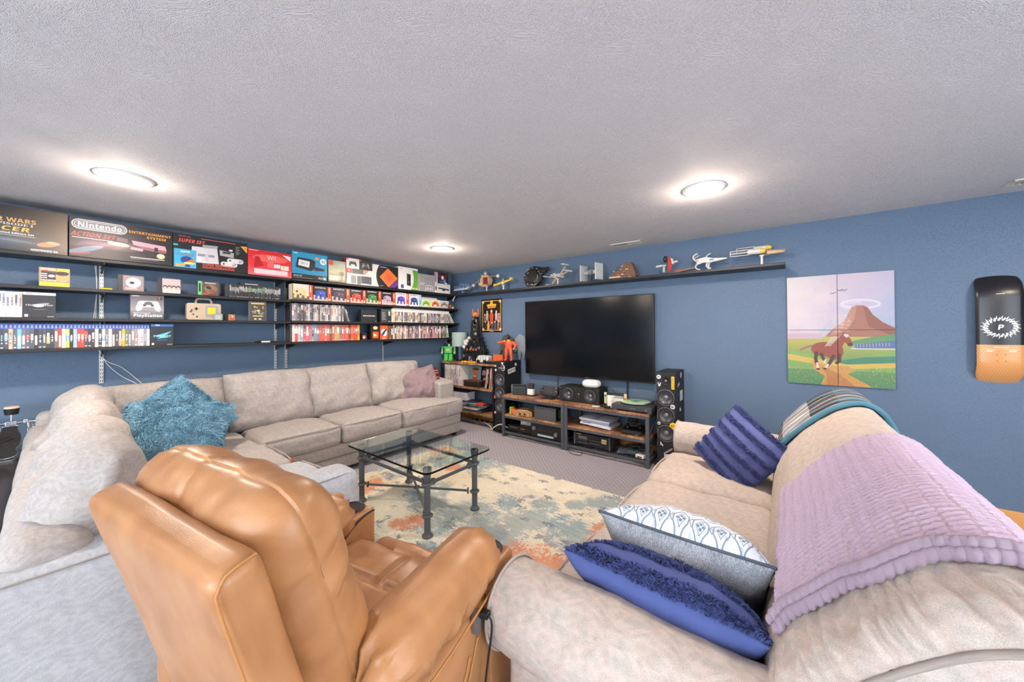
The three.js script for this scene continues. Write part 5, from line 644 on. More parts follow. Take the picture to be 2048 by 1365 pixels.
{
  const [t, z, x] = tower('tall black tower speaker with stickers, right of the television stand', 3.368, 0.205, 0.17, 0);
  const S = (w, h, d) => art(w, h, d);
  sticker(t, 's', S(40, 150, (g, w, h) => { fill(g, '#eec21e', 0, 0, w, h); text(g, 'GALLITZ', 20, 75, 30, '#5a4408', { rot: Math.PI / 2, align: 'center', sx: 1.1 }); }), 0.062, 0.845, 0.026, 0.12, z, 0, 0, 0, 'yellow sticker with vertical lettering');
  sticker(t, 's', S(80, 80, (g) => { ell(g, '#f0c322', 40, 40, 40); text(g, 'KC', 40, 42, 40, '#3c3008', { align: 'center' }); }), 0.06, 0.44, 0.062, 0.066, z, 0, 0, 1, 'round yellow sticker with two dark letters');
  sticker(t, 's', S(70, 90, (g, w, h) => { fill(g, '#ddd6e2', 0, 0, w, h); fill(g, '#b98ac9', 8, 12, 54, 34); for (let i = 0; i < 4; i++) fill(g, '#8f86a8', 12, 56 + i * 7, 46 - i * 6, 3); }), 0.012, 0.125, 0.06, 0.08, z, 0, 0.12, 0, 'white and purple sticker');
  sticker(t, 's', S(80, 60, (g, w, h) => { fill(g, '#17181a', 0, 0, w, h); poly(g, '#cfe4f6', [[10, 20], [30, 8], [36, 46], [30, 50], [26, 26]]); ell(g, '#cfe4f6', 50, 36, 24, 8, 0.5); }), -0.045, 0.255, 0.05, 0.05, z, 0, -0.3, 0, 'pale blue emblem sticker');
  sticker(t, 's', S(140, 26, (g, w, h) => { fill(g, '#17181a', 0, 0, w, h); text(g, 'IRONSPORT', 70, 13, 22, '#d9d6d0', { align: 'center', skew: -0.2 }); }), 0.015, 0.195, 0.11, 0.02, z, 0, 0.65, 0, 'slanted white lettering sticker');
  sticker(t, 's', S(40, 40, (g) => { ell(g, '#d8a890', 20, 20, 20); ell(g, '#b07a60', 22, 18, 9); }), 0.062, 0.175, 0.032, 0.04, z, 0, 0, 1);
  sticker(t, 's', S(50, 50, (g) => { ell(g, '#d9dade', 25, 25, 25); ell(g, '#6a6c78', 24, 24, 13, 8, 0.4); }), -0.065, 0.895, 0.04, 0.04, z, 0, 0, 1);
  sticker(t, 's', S(50, 60, (g, w, h) => { fill(g, '#17181a', 0, 0, w, h); poly(g, '#e6e4e2', [[4, 14], [14, 6], [22, 40], [40, 4], [48, 10], [34, 54], [16, 56]]); }), -0.06, 0.825, 0.036, 0.05, z, 0, 0, 0);
  sticker(t, 's', S(40, 40, (g) => { ell(g, '#e9e7e6', 20, 20, 20); ell(g, '#333', 20, 20, 11); ell(g, '#e9e7e6', 22, 18, 5); }), 0.058, 0.62, 0.04, 0.042, z, 0, 0, 1);
  sticker(t, 's', S(40, 40, (g) => { ell(g, '#e9e7e6', 20, 20, 20); ell(g, '#444', 18, 22, 9); }), -0.066, 0.45, 0.028, 0.03, z, 0, 0, 1);
  sticker(t, 's', S(60, 70, (g, w, h) => { fill(g, '#b9c9d2', 0, 0, w, h); for (let i = 0; i < 8; i++) fill(g, '#5a6c78', rr(4, 44), rr(6, 56), rr(4, 12), 4); }), x, 0.70, 0.11, 0.1, -0.05, 1, 0, 0, 'square pale blue sticker');
  sticker(t, 's', S(70, 40, (g, w, h) => { fill(g, '#17181a', 0, 0, w, h); text(g, 'MOR', 35, 21, 32, '#e9e7e4', { align: 'center' }); }), x, 0.82, 0.08, 0.045, 0.06, 1, 0.15, 0, 'white lettering sticker');
  sticker(t, 's', S(40, 46, (g) => { fill(g, '#17181a', 0, 0, 40, 46); ell(g, '#c9c9cf', 20, 23, 17, 20); ell(g, '#c0605c', 26, 28, 9); }), x, 0.90, 0.07, 0.06, -0.04, 1, 0, 0);
  sticker(t, 's', S(40, 40, (g) => { fill(g, '#17181a', 0, 0, 40, 40); ell(g, '#d6d4cc', 14, 18, 10, 12); ell(g, '#d6d4cc', 27, 24, 8, 12); }), x, 0.57, 0.07, 0.05, 0.0, 1, 0, 0);
}
{
  const [t, z, x] = tower('tall black tower speaker with stickers, between bookcase and television', 1.303, 0.19, 0.17, 0);
  const S = (w, h, d) => art(w, h, d);
  sticker(t, 's', S(70, 70, (g) => { ell(g, '#eceaea', 35, 35, 35); ell(g, '#17181a', 35, 35, 29); g.save(); g.translate(35, 35); g.rotate(-0.5); text(g, 'ZLZ', 0, 1, 32, '#eceaea', { align: 'center' }); g.restore(); }), 0.055, 0.865, 0.07, 0.075, z, 0, 0, 1, 'round black and white sticker with letters');
  sticker(t, 's', S(40, 46, (g, w, h) => { fill(g, '#17181a', 0, 0, w, h); poly(g, '#e6c9ce', [[6, 2], [18, 14], [34, 12], [36, 30], [20, 44], [6, 26]]); }), 0.045, 0.925, 0.045, 0.04, z, 0, 0, 0, 'pink sticker');
  sticker(t, 's', S(80, 44, (g, w, h) => { fill(g, '#eceaea', 0, 0, w, h); text(g, 'YETI', 40, 23, 34, '#2a2a2e', { align: 'center' }); }), x, 0.82, 0.16, 0.06, 0.03, 1, 0.15, 0, 'white rectangular sticker with black letters');
  sticker(t, 's', S(30, 36, (g, w, h) => { fill(g, '#17181a', 0, 0, w, h); ell(g, '#d6d4cc', 15, 18, 10, 16); }), x, 0.895, 0.07, 0.045, -0.06, 1, 0, 0);
  sticker(t, 's', S(30, 24, (g, w, h) => { fill(g, '#d6d2cc', 0, 0, w, h); fill(g, '#777', 6, 8, 16, 4); }), -0.075, 0.885, 0.03, 0.022, z, 0, 0, 0);
  sticker(t, 's', S(30, 30, (g) => { ell(g, '#e0d6d6', 15, 15, 15); ell(g, '#888', 15, 15, 6); }), -0.068, 0.83, 0.034, 0.03, z, 0, 0, 1);
  sticker(t, 's', S(40, 40, (g) => { fill(g, '#17181a', 0, 0, 40, 40); ell(g, '#d84040', 20, 14, 12, 12); poly(g, '#e8c070', [[8, 24], [32, 22], [24, 38]]); }), -0.085, 0.475, 0.04, 0.05, z, 0, 0, 0);
  sticker(t, 's', S(40, 40, (g) => { ell(g, '#d8b8a0', 20, 20, 20); }), -0.08, 0.27, 0.03, 0.038, z, 0, 0, 1);
  sticker(t, 's', S(40, 40, (g) => { ell(g, '#d8b0a0', 20, 20, 20); ell(g, '#b07a6a', 20, 16, 8); }), 0.055, 0.44, 0.045, 0.04, z, 0, 0, 1);
}
{ // red suited toy figure on the left tower: a single smooth body
  const t = thing('action_figure', 'red suited toy figure with black helmet saluting on the left tower speaker', 'figurine', [1.325, 0.9455, 0.2], 0.35); const g = [];
  const limb = (a, b, r0, r1) => { const A = V(...a), Bv = V(...b), d = Bv.clone().sub(A), c = new THREE.CylinderGeometry(r1, r0, d.length(), 14, 3); c.applyQuaternion(new THREE.Quaternion().setFromUnitVectors(V(0, 1, 0), d.normalize())); c.translate((a[0] + b[0]) / 2, (a[1] + b[1]) / 2, (a[2] + b[2]) / 2); return [c, ball(r0, ...a, 12), ball(r1, ...b, 12)]; };
  for (const s of [-1, 1]) g.push(...limb([s * 0.028, 0.155, 0], [s * 0.034, 0.085, 0.006], 0.027, 0.02), ...limb([s * 0.034, 0.085, 0.006], [s * 0.04, 0.016, -0.004], 0.021, 0.013), ball(0.018, s * 0.042, 0.013, 0.014, 12).scale(1, 0.7, 1.4));
  const torso = lathe([[0.0001, 0.145], [0.044, 0.15], [0.038, 0.18], [0.05, 0.215], [0.058, 0.24], [0.04, 0.262], [0.016, 0.27], [0.014, 0.285]], 24).scale(1.1, 1, 0.62); g.push(torso);
  g.push(...limb([-0.058, 0.243, 0], [-0.135, 0.238, 0.02], 0.021, 0.016), ...limb([-0.135, 0.238, 0.02], [-0.045, 0.262, 0.05], 0.016, 0.012), ...limb([0.062, 0.243, 0], [0.1, 0.205, 0.0], 0.022, 0.019), ...limb([0.1, 0.205, 0], [0.085, 0.17, 0.03], 0.017, 0.013));
  part('body', g, mat(0xe2572f, 0.5), t); part('helmet', [ball(0.028, 0, 0.302, 0.002, 20).scale(0.92, 1.0, 0.95).translate(0, 0.012, 0)], M.black, t); part('belt', [ring(0.044, 0.005).rotateX(Math.PI / 2).scale(1.05, 1, 0.62).translate(0, 0.16, 0)], M.red, t); part('gold_collar', ring(0.024, 0.006).rotateX(Math.PI / 2).scale(1, 1, 0.8).translate(0, 0.268, 0), M.yellow, t);
  for (const [x, y, z] of [[-0.04, 0.264, 0.055], [0.083, 0.16, 0.035]]) part('hand', [ball(0.012, x, y, z, 10), ...[0, 1, 2, 3].map((k) => bar([x - 0.004 + k * 0.003, y + 0.004 - k * 0.003, z + 0.004], [x + 0.012, y + 0.006 - k * 0.004, z + 0.016], 0.0028, 6))], M.yellow, t);
}
{ // dark ragged wing sculpture behind the figure
  const t = thing('wing_sculpture', 'dark grey ragged wing-shaped wall piece behind the red toy figure', 'wall decor', [1.275, 1.11, 0.012]);
  for (const s of [-1, 1]) part('wing', slab([[0.02, 0.11], [0.1, 0.17], [0.17, 0.14], [0.215, 0.04], [0.23, -0.1], [0.18, -0.03], [0.165, -0.14], [0.12, -0.04], [0.09, -0.17], [0.06, -0.02], [0.02, -0.06]].map(([x, y]) => [x * s * 1.1, y * 1.15]), 0.014, 0.003).translate(0, 0, 0), mat(s > 0 ? 0x7f8a94 : 0x4a4643, 0.6), t);
  part('spine', bc(0.05, 0.2, 0.02, 0, 0.02, 0.008, 0.006), brick.dark, t);
}
// ---------------------------------------------------------------- television stand, two units side by side
const CT = 0.527, CM = 0.284, CF = 0.43, CB = 0.05;
[[1.388, 2.285, 'left'], [2.290, 3.222, 'right']].forEach(([x0, x1, s]) => {
  const t = thing('tv_stand', `low ${s} television stand unit with rustic wood top and dark steel frame`, 'tv stand', [(x0 + x1) / 2, 0, 0.24]);
  wpart('top_board', boxUV(bx([x0, x1], [CT - 0.026, CT], [CB, CF], 0.003)), M.rustic, t); wpart('middle_board', boxUV(bx([x0 + 0.01, x1 - 0.01], [CM - 0.02, CM], [CB, CF - 0.012], 0.003)), M.rustic, t);
  for (const x of [x0, x1 - 0.036]) for (const z of [CB, CF - 0.03]) { wpart('leg', [bx([x, x + 0.036], [0.006, CT - 0.027], [z, z + 0.03], 0.003), bx([x + 0.003, x + 0.033], [0, 0.007], [z + 0.003, z + 0.027], 0.002)], M.frame, t); }
  for (const y of [CT - 0.052, CM - 0.044, 0.045]) { wpart('front_rail', bx([x0 + 0.036, x1 - 0.036], [y, y + 0.024], [CF - 0.026, CF - 0.004], 0.002), M.frame, t); wpart('back_rail', bx([x0 + 0.036, x1 - 0.036], [y, y + 0.024], [CB + 0.004, CB + 0.026], 0.002), M.frame, t); for (const x of [x0 + 0.006, x1 - 0.03]) wpart('side_rail', bx([x, x + 0.024], [y, y + 0.024], [CB + 0.03, CF - 0.03], 0.002), M.frame, t); }
  wpart('bottom_mesh', Array.from({ length: 22 }, (_, i) => bx([lerp(x0 + 0.04, x1 - 0.044, i / 21), lerp(x0 + 0.04, x1 - 0.044, i / 21) + 0.004], [0.062, 0.068], [CB + 0.02, CF - 0.02])), M.frame, t).userData.kind = 'stuff';
  const xe = s === 'left' ? x0 + 0.018 : x1 - 0.018; wpart('cross_brace', [beam([xe, 0.06, CF - 0.02], [xe, CM - 0.02, CB + 0.02], 0.008, 0.004), beam([xe, CM, CF - 0.02], [xe, CT - 0.04, CB + 0.02], 0.008, 0.004)], M.frame, t);
});
{ const t = thing('console_dock', 'slate blue handheld console standing in a dock at the left end of the stand', 'game console', [1.575, CT, 0.3], 0.35); part('dock', [bc(0.17, 0.108, 0.05, 0, 0.054, 0, 0.008)], mat(0x2d3338, 0.4), t); part('tablet', [bc(0.18, 0.03, 0.014, 0, 0.122, 0, 0.006)], M.black, t); part('grip', bc(0.022, 0.105, 0.02, -0.098, 0.078, 0.0, 0.008), mat(0x5c7488, 0.4), t); }
{ const t = thing('cube_speaker', 'little black and white cube gadget stack on a flat dark base', 'gadget', [1.725, CT, 0.26], 0.05); part('base', bc(0.14, 0.012, 0.08, 0, 0.006, 0, 0.004), M.black, t); part('white_cube', bc(0.082, 0.074, 0.05, 0, 0.049, 0, 0.006), M.white, t); part('dark_cube', bc(0.078, 0.07, 0.048, 0, 0.121, 0, 0.006), mat(0x3b3638, 0.35), t); }
{ const t = thing('tablet_controller', 'black tablet game controller on a small stand', 'game controller', [2.01, CT + 0.004, 0.31], 0.0); const q = new THREE.Group(); q.name = 'controller'; q.rotation.x = -0.35; q.position.y = 0.03; t.add(q);
  part('shell', slab(roundRect(0.25, 0.118, 0.04), 0.02, 0.008, 3).translate(0, 0.062, -0.02), M.black, q); part('display', bc(0.134, 0.076, 0.003, -0.005, 0.064, 0.0085, 0.001), mat(0x3d4046, 0.25), q); for (const s of [-1, 1]) { part('thumbstick', cyl(0.011, 0.013, 0.008).rotateX(Math.PI / 2).translate(s * 0.098, 0.095, 0.008), M.plasticGrey, q); part('button', [0, 1, 2].map((i) => cyl(0.006, 0.006, 0.004, 0, 0, 0, 12).rotateX(Math.PI / 2).translate(s * 0.098 + (i - 1) * 0.012, 0.055 + (i % 2) * 0.01, 0.008)), M.steel, q); }
  part('stand', [bc(0.16, 0.012, 0.07, 0, 0.004, 0, 0.005), bc(0.1, 0.035, 0.02, 0, 0.02, 0.0, 0.005)], M.blackMatte, t); }
{ const t = thing('centre_speaker', 'long black centre speaker with three drivers under the television', 'speaker', [2.415, CT, 0.19]); const s = shape([[-0.245, 0.002], [0.245, 0.002], [0.245, 0.174], [-0.245, 0.174]]); for (const [hx, hy, r] of [[0, 0.095, 0.036], [-0.135, 0.09, 0.059], [0.135, 0.09, 0.059]]) { const h = new THREE.Path(); h.absarc(hx, hy, r, 0, Math.PI * 2, true); s.holes.push(h); }
  part('cabinet', [boxUV(bc(0.49, 0.172, 0.206, 0, 0.088, -0.017, 0.004)), boxUV(new THREE.ExtrudeGeometry(s, { depth: 0.034, bevelEnabled: false, curveSegments: 20 }).translate(0, 0, 0.086))], M.speaker, t); const z = 0.121;
  for (const x of [-0.135, 0.135]) driver(t, 'woofer', x, 0.09, z, 0.06); const tw = part('tweeter', lathe([[0.042, 0], [0.042, 0.003], [0.034, 0.004], [0.016, -0.004]], 28).rotateX(Math.PI / 2).translate(0, 0.095, z), M.rubber, t); part('tweeter_dome', ball(0.013, 0, 0.095, z, 12), M.dome, tw); for (const x of [-0.225, 0.225]) for (const y of [0.02, 0.155]) part('grille_peg', ball(0.006, x, y, z, 8), M.plasticGrey, t); }
{ const t = thing('white_pod', 'rounded white plastic pod on top of the centre speaker', 'router', [2.53, CT + 0.175, 0.22]); part('shell', soft(0.195, 0.075, 0.13, 0.036, [0, 0.008, 0], null, 16).translate(0, 0.042, 0), M.white, t); part('groove', ring(0.07, 0.002).rotateX(Math.PI / 2).scale(1.36, 1, 0.9).translate(0, 0.04, 0), M.plasticGrey, t); part('foot', bc(0.1, 0.008, 0.07, 0, 0.004, 0, 0.003), M.plasticGrey, t); }
{ const t = thing('console_dock', 'white handheld console dock with cream and green grips beside the turntable', 'game console', [2.815, CT, 0.26], 0.12); part('dock', bc(0.17, 0.118, 0.045, 0.008, 0.059, 0, 0.008), M.white, t); part('dock_crest', ring(0.024, 0.0025, 0.008, 0.062, 0.023), M.offwhite, t); part('tablet', bc(0.185, 0.03, 0.014, 0.004, 0.13, 0, 0.005), M.black, t); part('grip', [bc(0.032, 0.125, 0.022, -0.098, 0.085, 0.0, 0.01)], mat(0xb9c29a, 0.4), t); part('grip', [bc(0.032, 0.07, 0.022, 0.112, 0.11, 0.0, 0.01)], mat(0xd8b886, 0.4), t); part('stick', ball(0.009, -0.098, 0.11, 0.012, 10), M.black, t); }
for (let i = 0; i < 4; i++) { const o = solo('paper', ['white leaflet', 'pale leaflet', 'grey instruction leaflet', 'cream card'][i] + ' lying on the stand in front of the white dock', 'paper', bc(0.1, 0.0015, 0.07, 0, 0.001, 0), [M.white, M.offwhite, M.galv, M.offwhite][i], [2.66 + i * 0.045, CT + i * 0.0016, 0.375 - (i % 2) * 0.03], 0.3 + i * 0.4); o.castShadow = true; }
{ const t = thing('remote_control', 'dark remote control lying by the leaflets on the stand', 'remote', [2.76, CT + 0.007, 0.385], 1.2); part('remote_body', bc(0.045, 0.018, 0.12, 0, 0.009, 0, 0.006), M.black, t); part('button', [0, 1, 2, 3].map((i) => bc(0.02, 0.003, 0.008, 0, 0.019, -0.04 + i * 0.022, 0.001)), M.plasticGrey, t); }
{ // turntable with a pale green record and clear dust cover
  const t = thing('turntable', 'turntable with pale green record under a clear dust cover', 'turntable', [3.045, CT, 0.255]);
  part('plinth', [bc(0.40, 0.05, 0.345, 0, 0.04, 0, 0.006)], mat(0x3a3f47, 0.4), t); for (const x of [-0.17, 0.17]) for (const z of [-0.14, 0.14]) part('foot', cyl(0.022, 0.025, 0.015, x, 0, z), M.steel, t);
  part('platter', cyl(0.152, 0.152, 0.012, -0.01, 0.065, 0, 48), M.black, t); const r = part('record', cyl(0.15, 0.15, 0.003, -0.01, 0.0775, 0, 48), mat(0xc0ecc0, 0.35), t); part('record_label', cyl(0.05, 0.05, 0.001, -0.01, 0.0805, 0, 32), mat(0x8fb0a0, 0.6), r); part('record_mark', cyl(0.02, 0.02, 0.0012, -0.01, 0.0812, 0, 20), mat(0x5c7c70, 0.6), r);
  part('tonearm', [tube([[0.16, 0.085, -0.12], [0.165, 0.095, 0.0], [0.15, 0.092, 0.08], [0.12, 0.088, 0.11]], 0.005, 20), cyl(0.02, 0.02, 0.03, 0.16, 0.065, -0.12)], M.steel, t);
  part('dust_cover', [bc(0.40, 0.003, 0.35, 0, 0.122, 0), bc(0.40, 0.055, 0.003, 0, 0.094, 0.1745), bc(0.40, 0.055, 0.003, 0, 0.094, -0.1745), bc(0.003, 0.055, 0.346, 0.1985, 0.094, 0), bc(0.003, 0.055, 0.346, -0.1985, 0.094, 0)], M.clear, t);
  part('nameplate', bc(0.05, 0.007, 0.002, 0.02, 0.038, 0.173), M.steel, t); part('knob', cyl(0.008, 0.008, 0.006).rotateX(Math.PI / 2).translate(0.15, 0.036, 0.172), M.steel, t);
}
// middle shelf
{ const t = thing('game_console', 'gold coloured retro console with rounded front on the middle shelf', 'game console', [1.66, CM, 0.3], 0.25), G = mat(0xb58e62, 0.4, { metalness: 0.2 }); part('shell', [slab([[-0.13, 0], [0.13, 0], [0.125, 0.055], [0.06, 0.075], [-0.06, 0.075], [-0.125, 0.055]], 0.17, 0.008, 3).translate(0, 0.004, -0.085)], G, t); for (const x of [-0.075, 0.075]) part('front_lobe', [cyl(0.034, 0.03, 0.055, x, 0.004, 0.08, 24)], G, t); part('power_button', cyl(0.012, 0.012, 0.008, -0.06, 0.066, 0.05), M.black, t); part('cartridge_slot', bc(0.13, 0.012, 0.03, 0, 0.078, -0.02, 0.003), mat(0x7a5c3c, 0.5), t); part('controller_port', [-0.03, 0.03].map((x) => cyl(0.011, 0.011, 0.006).rotateX(Math.PI / 2).translate(x, 0.03, 0.092)), M.black, t); }
{ const t = thing('game_part', 'orange and lime plastic game accessory at the left end of the middle shelf', 'toy', [1.50, CM, 0.34], 0.2); part('orange_block', bc(0.07, 0.07, 0.05, 0.012, 0.038, 0, 0.006), M.orange, t); part('lime_clip', [bc(0.016, 0.085, 0.055, -0.03, 0.0425, 0, 0.005), bc(0.05, 0.012, 0.055, -0.008, 0.085, 0, 0.004)], mat(0x9be24a, 0.4), t); }
{ const t = thing('game_console', 'large matte black box console lying on its side with green lit vents', 'game console', [2.01, CM, 0.225]); part('case', bc(0.30, 0.152, 0.27, -0.0, 0.078, 0.03, 0.003), mat(0x4b5054, 0.5), t); part('disc_slot', bc(0.12, 0.004, 0.002, -0.07, 0.135, 0.166), M.black, t); part('vent_face', bc(0.003, 0.14, 0.26, 0.151, 0.078, 0.03), M.black, t); const v = []; for (let i = 0; i < 8; i++) for (let j = 0; j < 7; j++) v.push(cyl(0.0055, 0.0055, 0.002, 0, 0, 0, 10).rotateZ(Math.PI / 2).translate(0.155, 0.03 + i * 0.0135, -0.04 + j * 0.022 + (i % 2) * 0.008)); part('vent_holes', v, mat(0x3fae62, 0.5), t).userData.kind = 'stuff'; part('foot', [-0.1, 0.1].map((x) => bc(0.04, 0.004, 0.16, x, 0.002, 0.0)), M.black, t); }
{ const t = thing('game_console', 'white game console lying flat with two curved panels on the middle shelf', 'game console', [2.62, CM, 0.225], -0.03), Wt = mat(0xd3d8e6, 0.35); part('upper_panel', slab([[-0.18, 0.0], [0.175, 0.0], [0.182, 0.018], [-0.172, 0.026]], 0.26, 0.006, 3).translate(0, 0.072, -0.13), Wt, t); part('core', bc(0.335, 0.04, 0.23, 0, 0.05, 0, 0.006), mat(0xa9b2c6, 0.4), t); part('lower_panel', slab([[-0.17, 0.026], [0.185, 0.004], [0.19, 0.03], [-0.16, 0.05]], 0.26, 0.006, 3).translate(0, 0.004, -0.13), Wt, t); part('panel_band', bc(0.016, 0.006, 0.262, 0.015, 0.099, 0, 0.002), mat(0x8f9ab8, 0.4), t); part('disc_slot', bc(0.09, 0.004, 0.002, -0.08, 0.05, 0.137), M.black, t); part('foot', [-0.12, 0.12].map((x) => cyl(0.012, 0.012, 0.012, x, 0, 0.06)), M.plasticGrey, t); }
{ const t = thing('media_box', 'flat glossy black media box at the right of the middle shelf', 'electronics', [3.03, CM, 0.30], 0.05); part('case', [bc(0.19, 0.045, 0.17, 0, 0.026, 0, 0.004)], M.black, t); part('seam_line', bc(0.192, 0.003, 0.172, 0, 0.03, 0, 0.001), M.plasticGrey, t); part('foot', [bc(0.15, 0.005, 0.13, 0, 0.0025, 0)], M.blackMatte, t); part('port', bc(0.03, 0.008, 0.002, 0.05, 0.012, 0.086), M.steel, t); }
{ const t = thing('game_controller', 'black gamepad resting on the glossy black media box', 'game controller', [3.02, CM + 0.05, 0.27], 0.4); part('shell', [soft(0.15, 0.035, 0.06, 0.017, [0, 0, 0], null, 12).translate(0, 0.02, -0.01), soft(0.035, 0.035, 0.08, 0.016, [0, 0, 0], null, 10).translate(-0.06, 0.018, 0.03), soft(0.035, 0.035, 0.08, 0.016, [0, 0, 0], null, 10).translate(0.06, 0.018, 0.03)], M.black, t); part('thumbstick', [-0.025, 0.025].map((x) => cyl(0.01, 0.012, 0.012, x, 0.034, 0.005)), M.plasticGrey, t); part('button', [0, 1, 2, 3].map((i) => cyl(0.005, 0.005, 0.004, 0.055 + [0, 0.01, -0.01, 0][i], 0.035, -0.02 + [0.01, 0, 0, -0.01][i])), M.white, t); }
for (let i = 0; i < 9; i++) { const x0 = rr(2.86, 2.95), x1 = rr(3.05, 3.17), z = rr(0.1, 0.24); solo('cable', `black cable in the tangle behind the media box, ${ord(i)}`, 'cable', tube([[x0, CM + 0.006, z], [x0 + 0.03, CM + rr(0.05, 0.12), z + rr(-0.03, 0.03)], [lerp(x0, x1, 0.4), CM + rr(0.06, 0.15), z + rr(-0.04, 0.04)], [lerp(x0, x1, 0.7), CM + rr(0.02, 0.1), z + rr(-0.04, 0.04)], [x1, CM + rr(0.01, 0.06), z]], 0.0045, 40, 6), i % 4 === 3 ? M.plasticGrey : M.black, [0, 0, 0], 0, 'black cable tangle on the stand'); }
// lowest level, gear stands on the mesh
const CL = 0.07;
{ const t = thing('av_receiver', 'wide black receiver with pale blue lit display strip and big knob', 'receiver', [2.03, CL, 0.24]); part('case', bc(0.43, 0.15, 0.30, 0, 0.083, 0, 0.004), M.black, t); part('front_panel', bc(0.432, 0.15, 0.006, 0, 0.083, 0.152, 0.002), mat(0x1b1b1e, 0.3), t); part('display_strip', bc(0.22, 0.022, 0.002, -0.01, 0.03, 0.1555), mat(0xa9c6cc, 0.4), t); part('volume_knob', [cyl(0.026, 0.024, 0.022).rotateX(Math.PI / 2).translate(0.14, 0.075, 0.155)], M.steel, t); part('selector_knob', [cyl(0.024, 0.022, 0.022).rotateX(Math.PI / 2).translate(-0.165, 0.105, 0.155)], M.dome, t); for (let i = 0; i < 10; i++) part('button', bc(0.012, 0.005, 0.003, -0.1 + i * 0.022, 0.09 + (i % 2) * 0.02, 0.156), M.plasticGrey, t); part('foot', [-0.18, 0.18].map((x) => cyl(0.015, 0.015, 0.01, x, 0, 0.1)), M.black, t); }
{ const t = thing('disc_player', 'slim black disc player left of the receiver', 'electronics', [1.62, CL, 0.24]); part('case', bc(0.36, 0.075, 0.28, 0, 0.045, 0, 0.004), M.black, t); part('red_display', bc(0.06, 0.008, 0.002, 0.06, 0.055, 0.141), mat(0xd8604c, 0.4), t); part('tray', bc(0.12, 0.012, 0.003, -0.08, 0.055, 0.141), M.plasticGrey, t); for (let i = 0; i < 5; i++) part('button', bc(0.012, 0.005, 0.003, 0.03 + i * 0.024, 0.03, 0.141), M.plasticGrey, t); part('foot', [-0.15, 0.15].map((x) => cyl(0.014, 0.014, 0.01, x, 0, 0.1)), M.black, t); }
{ const t = thing('power_adapter', 'white power adapter box on top of the disc player', 'adapter', [1.66, CL + 0.083, 0.25], 0.1); part('adapter_body', bc(0.15, 0.055, 0.09, 0, 0.0275, 0, 0.006), mat(0xc9d4d8, 0.4), t); part('adapter_label', bc(0.08, 0.035, 0.001, -0.03, 0.028, 0.0455), M.white, t); }
{ const t = thing('cassette_deck', 'black cassette deck with grey side cheeks and two amber lit meters', 'cassette deck', [2.595, CL, 0.235]); part('case', bc(0.385, 0.13, 0.28, 0, 0.076, 0, 0.003), M.black, t); for (const s of [-1, 1]) part('side_cheek', bc(0.018, 0.135, 0.285, s * 0.203, 0.077, 0, 0.003), M.plasticGrey, t); part('tape_door', [bc(0.13, 0.07, 0.004, -0.1, 0.09, 0.142, 0.002)], mat(0x2b2b2e, 0.2), t); part('tape_window', bc(0.1, 0.03, 0.002, -0.1, 0.098, 0.145), mat(0x6a6c70, 0.2), t); part('meter', bc(0.055, 0.02, 0.002, 0.145, 0.105, 0.142), mat(0xd8c488, 0.4), t); part('meter', bc(0.055, 0.02, 0.002, 0.145, 0.08, 0.142), mat(0xcdb878, 0.4), t); for (let i = 0; i < 12; i++) part('button', cyl(0.005, 0.005, 0.006, 0, 0, 0, 10).rotateX(Math.PI / 2).translate(-0.01 + (i % 6) * 0.022, 0.05 + (i / 6 | 0) * 0.03, 0.141), M.dome, t); part('piano_keys', Array.from({ length: 6 }, (_, i) => bc(0.018, 0.01, 0.008, -0.15 + i * 0.021, 0.038, 0.143, 0.002)), M.plasticGrey, t); part('name_line', bc(0.05, 0.005, 0.001, -0.15, 0.132, 0.1405), M.yellow, t); part('foot', [-0.15, 0.15].map((x) => cyl(0.014, 0.014, 0.011, x, 0, 0.1)), M.black, t); }
{ const t = thing('keyboard', 'slate keyboard lying under a coil of cables at the right of the stand', 'keyboard', [3.0, CL + 0.003, 0.27], 0.25); part('deck', bc(0.3, 0.014, 0.13, 0, 0.007, 0, 0.004), mat(0x4a5561, 0.5), t); const k = []; for (let i = 0; i < 14; i++) for (let j = 0; j < 5; j++) k.push(bc(0.016, 0.006, 0.018, -0.13 + i * 0.02, 0.017, -0.048 + j * 0.024, 0.002)); part('keys', k, mat(0x8fa6b8, 0.5), t).userData.kind = 'stuff'; }
for (let i = 0; i < 6; i++) solo('cable_coil', `loose ${i % 2 ? 'black' : 'grey'} cable coil on the lowest level of the stand, ${ord(i)}`, 'cable', tube(Array.from({ length: 16 }, (_, k) => { const a = k / 15 * 12.5, r = 0.05 + 0.02 * i / 5 + rr(-0.008, 0.008); return [2.98 + (i % 3) * 0.06 + Math.cos(a) * r, CL + 0.03 + i * 0.01 + 0.012 * Math.sin(a * 1.7), 0.22 + Math.sin(a) * r * 0.8]; }), 0.0038, 110, 6), i % 2 ? M.black : M.plasticGrey, [0, 0, 0], 0, 'cable coils on the stand');
{ const t = thing('network_switch', 'small white box at the right front of the lowest stand level', 'electronics', [3.12, CL, 0.36], -0.2); part('box_body', bc(0.09, 0.03, 0.06, 0, 0.018, 0, 0.004), M.white, t); part('port', bc(0.05, 0.01, 0.002, 0, 0.016, 0.031), M.black, t); }
solo('cable', 'thin black cable looping onto the carpet below the cassette deck', 'cable', tube([[2.36, 0.10, 0.43], [2.36, 0.04, 0.445], [2.38, 0.005, 0.47], [2.46, 0.005, 0.50], [2.52, 0.005, 0.47], [2.52, 0.04, 0.44]], 0.003, 40, 6), M.black);
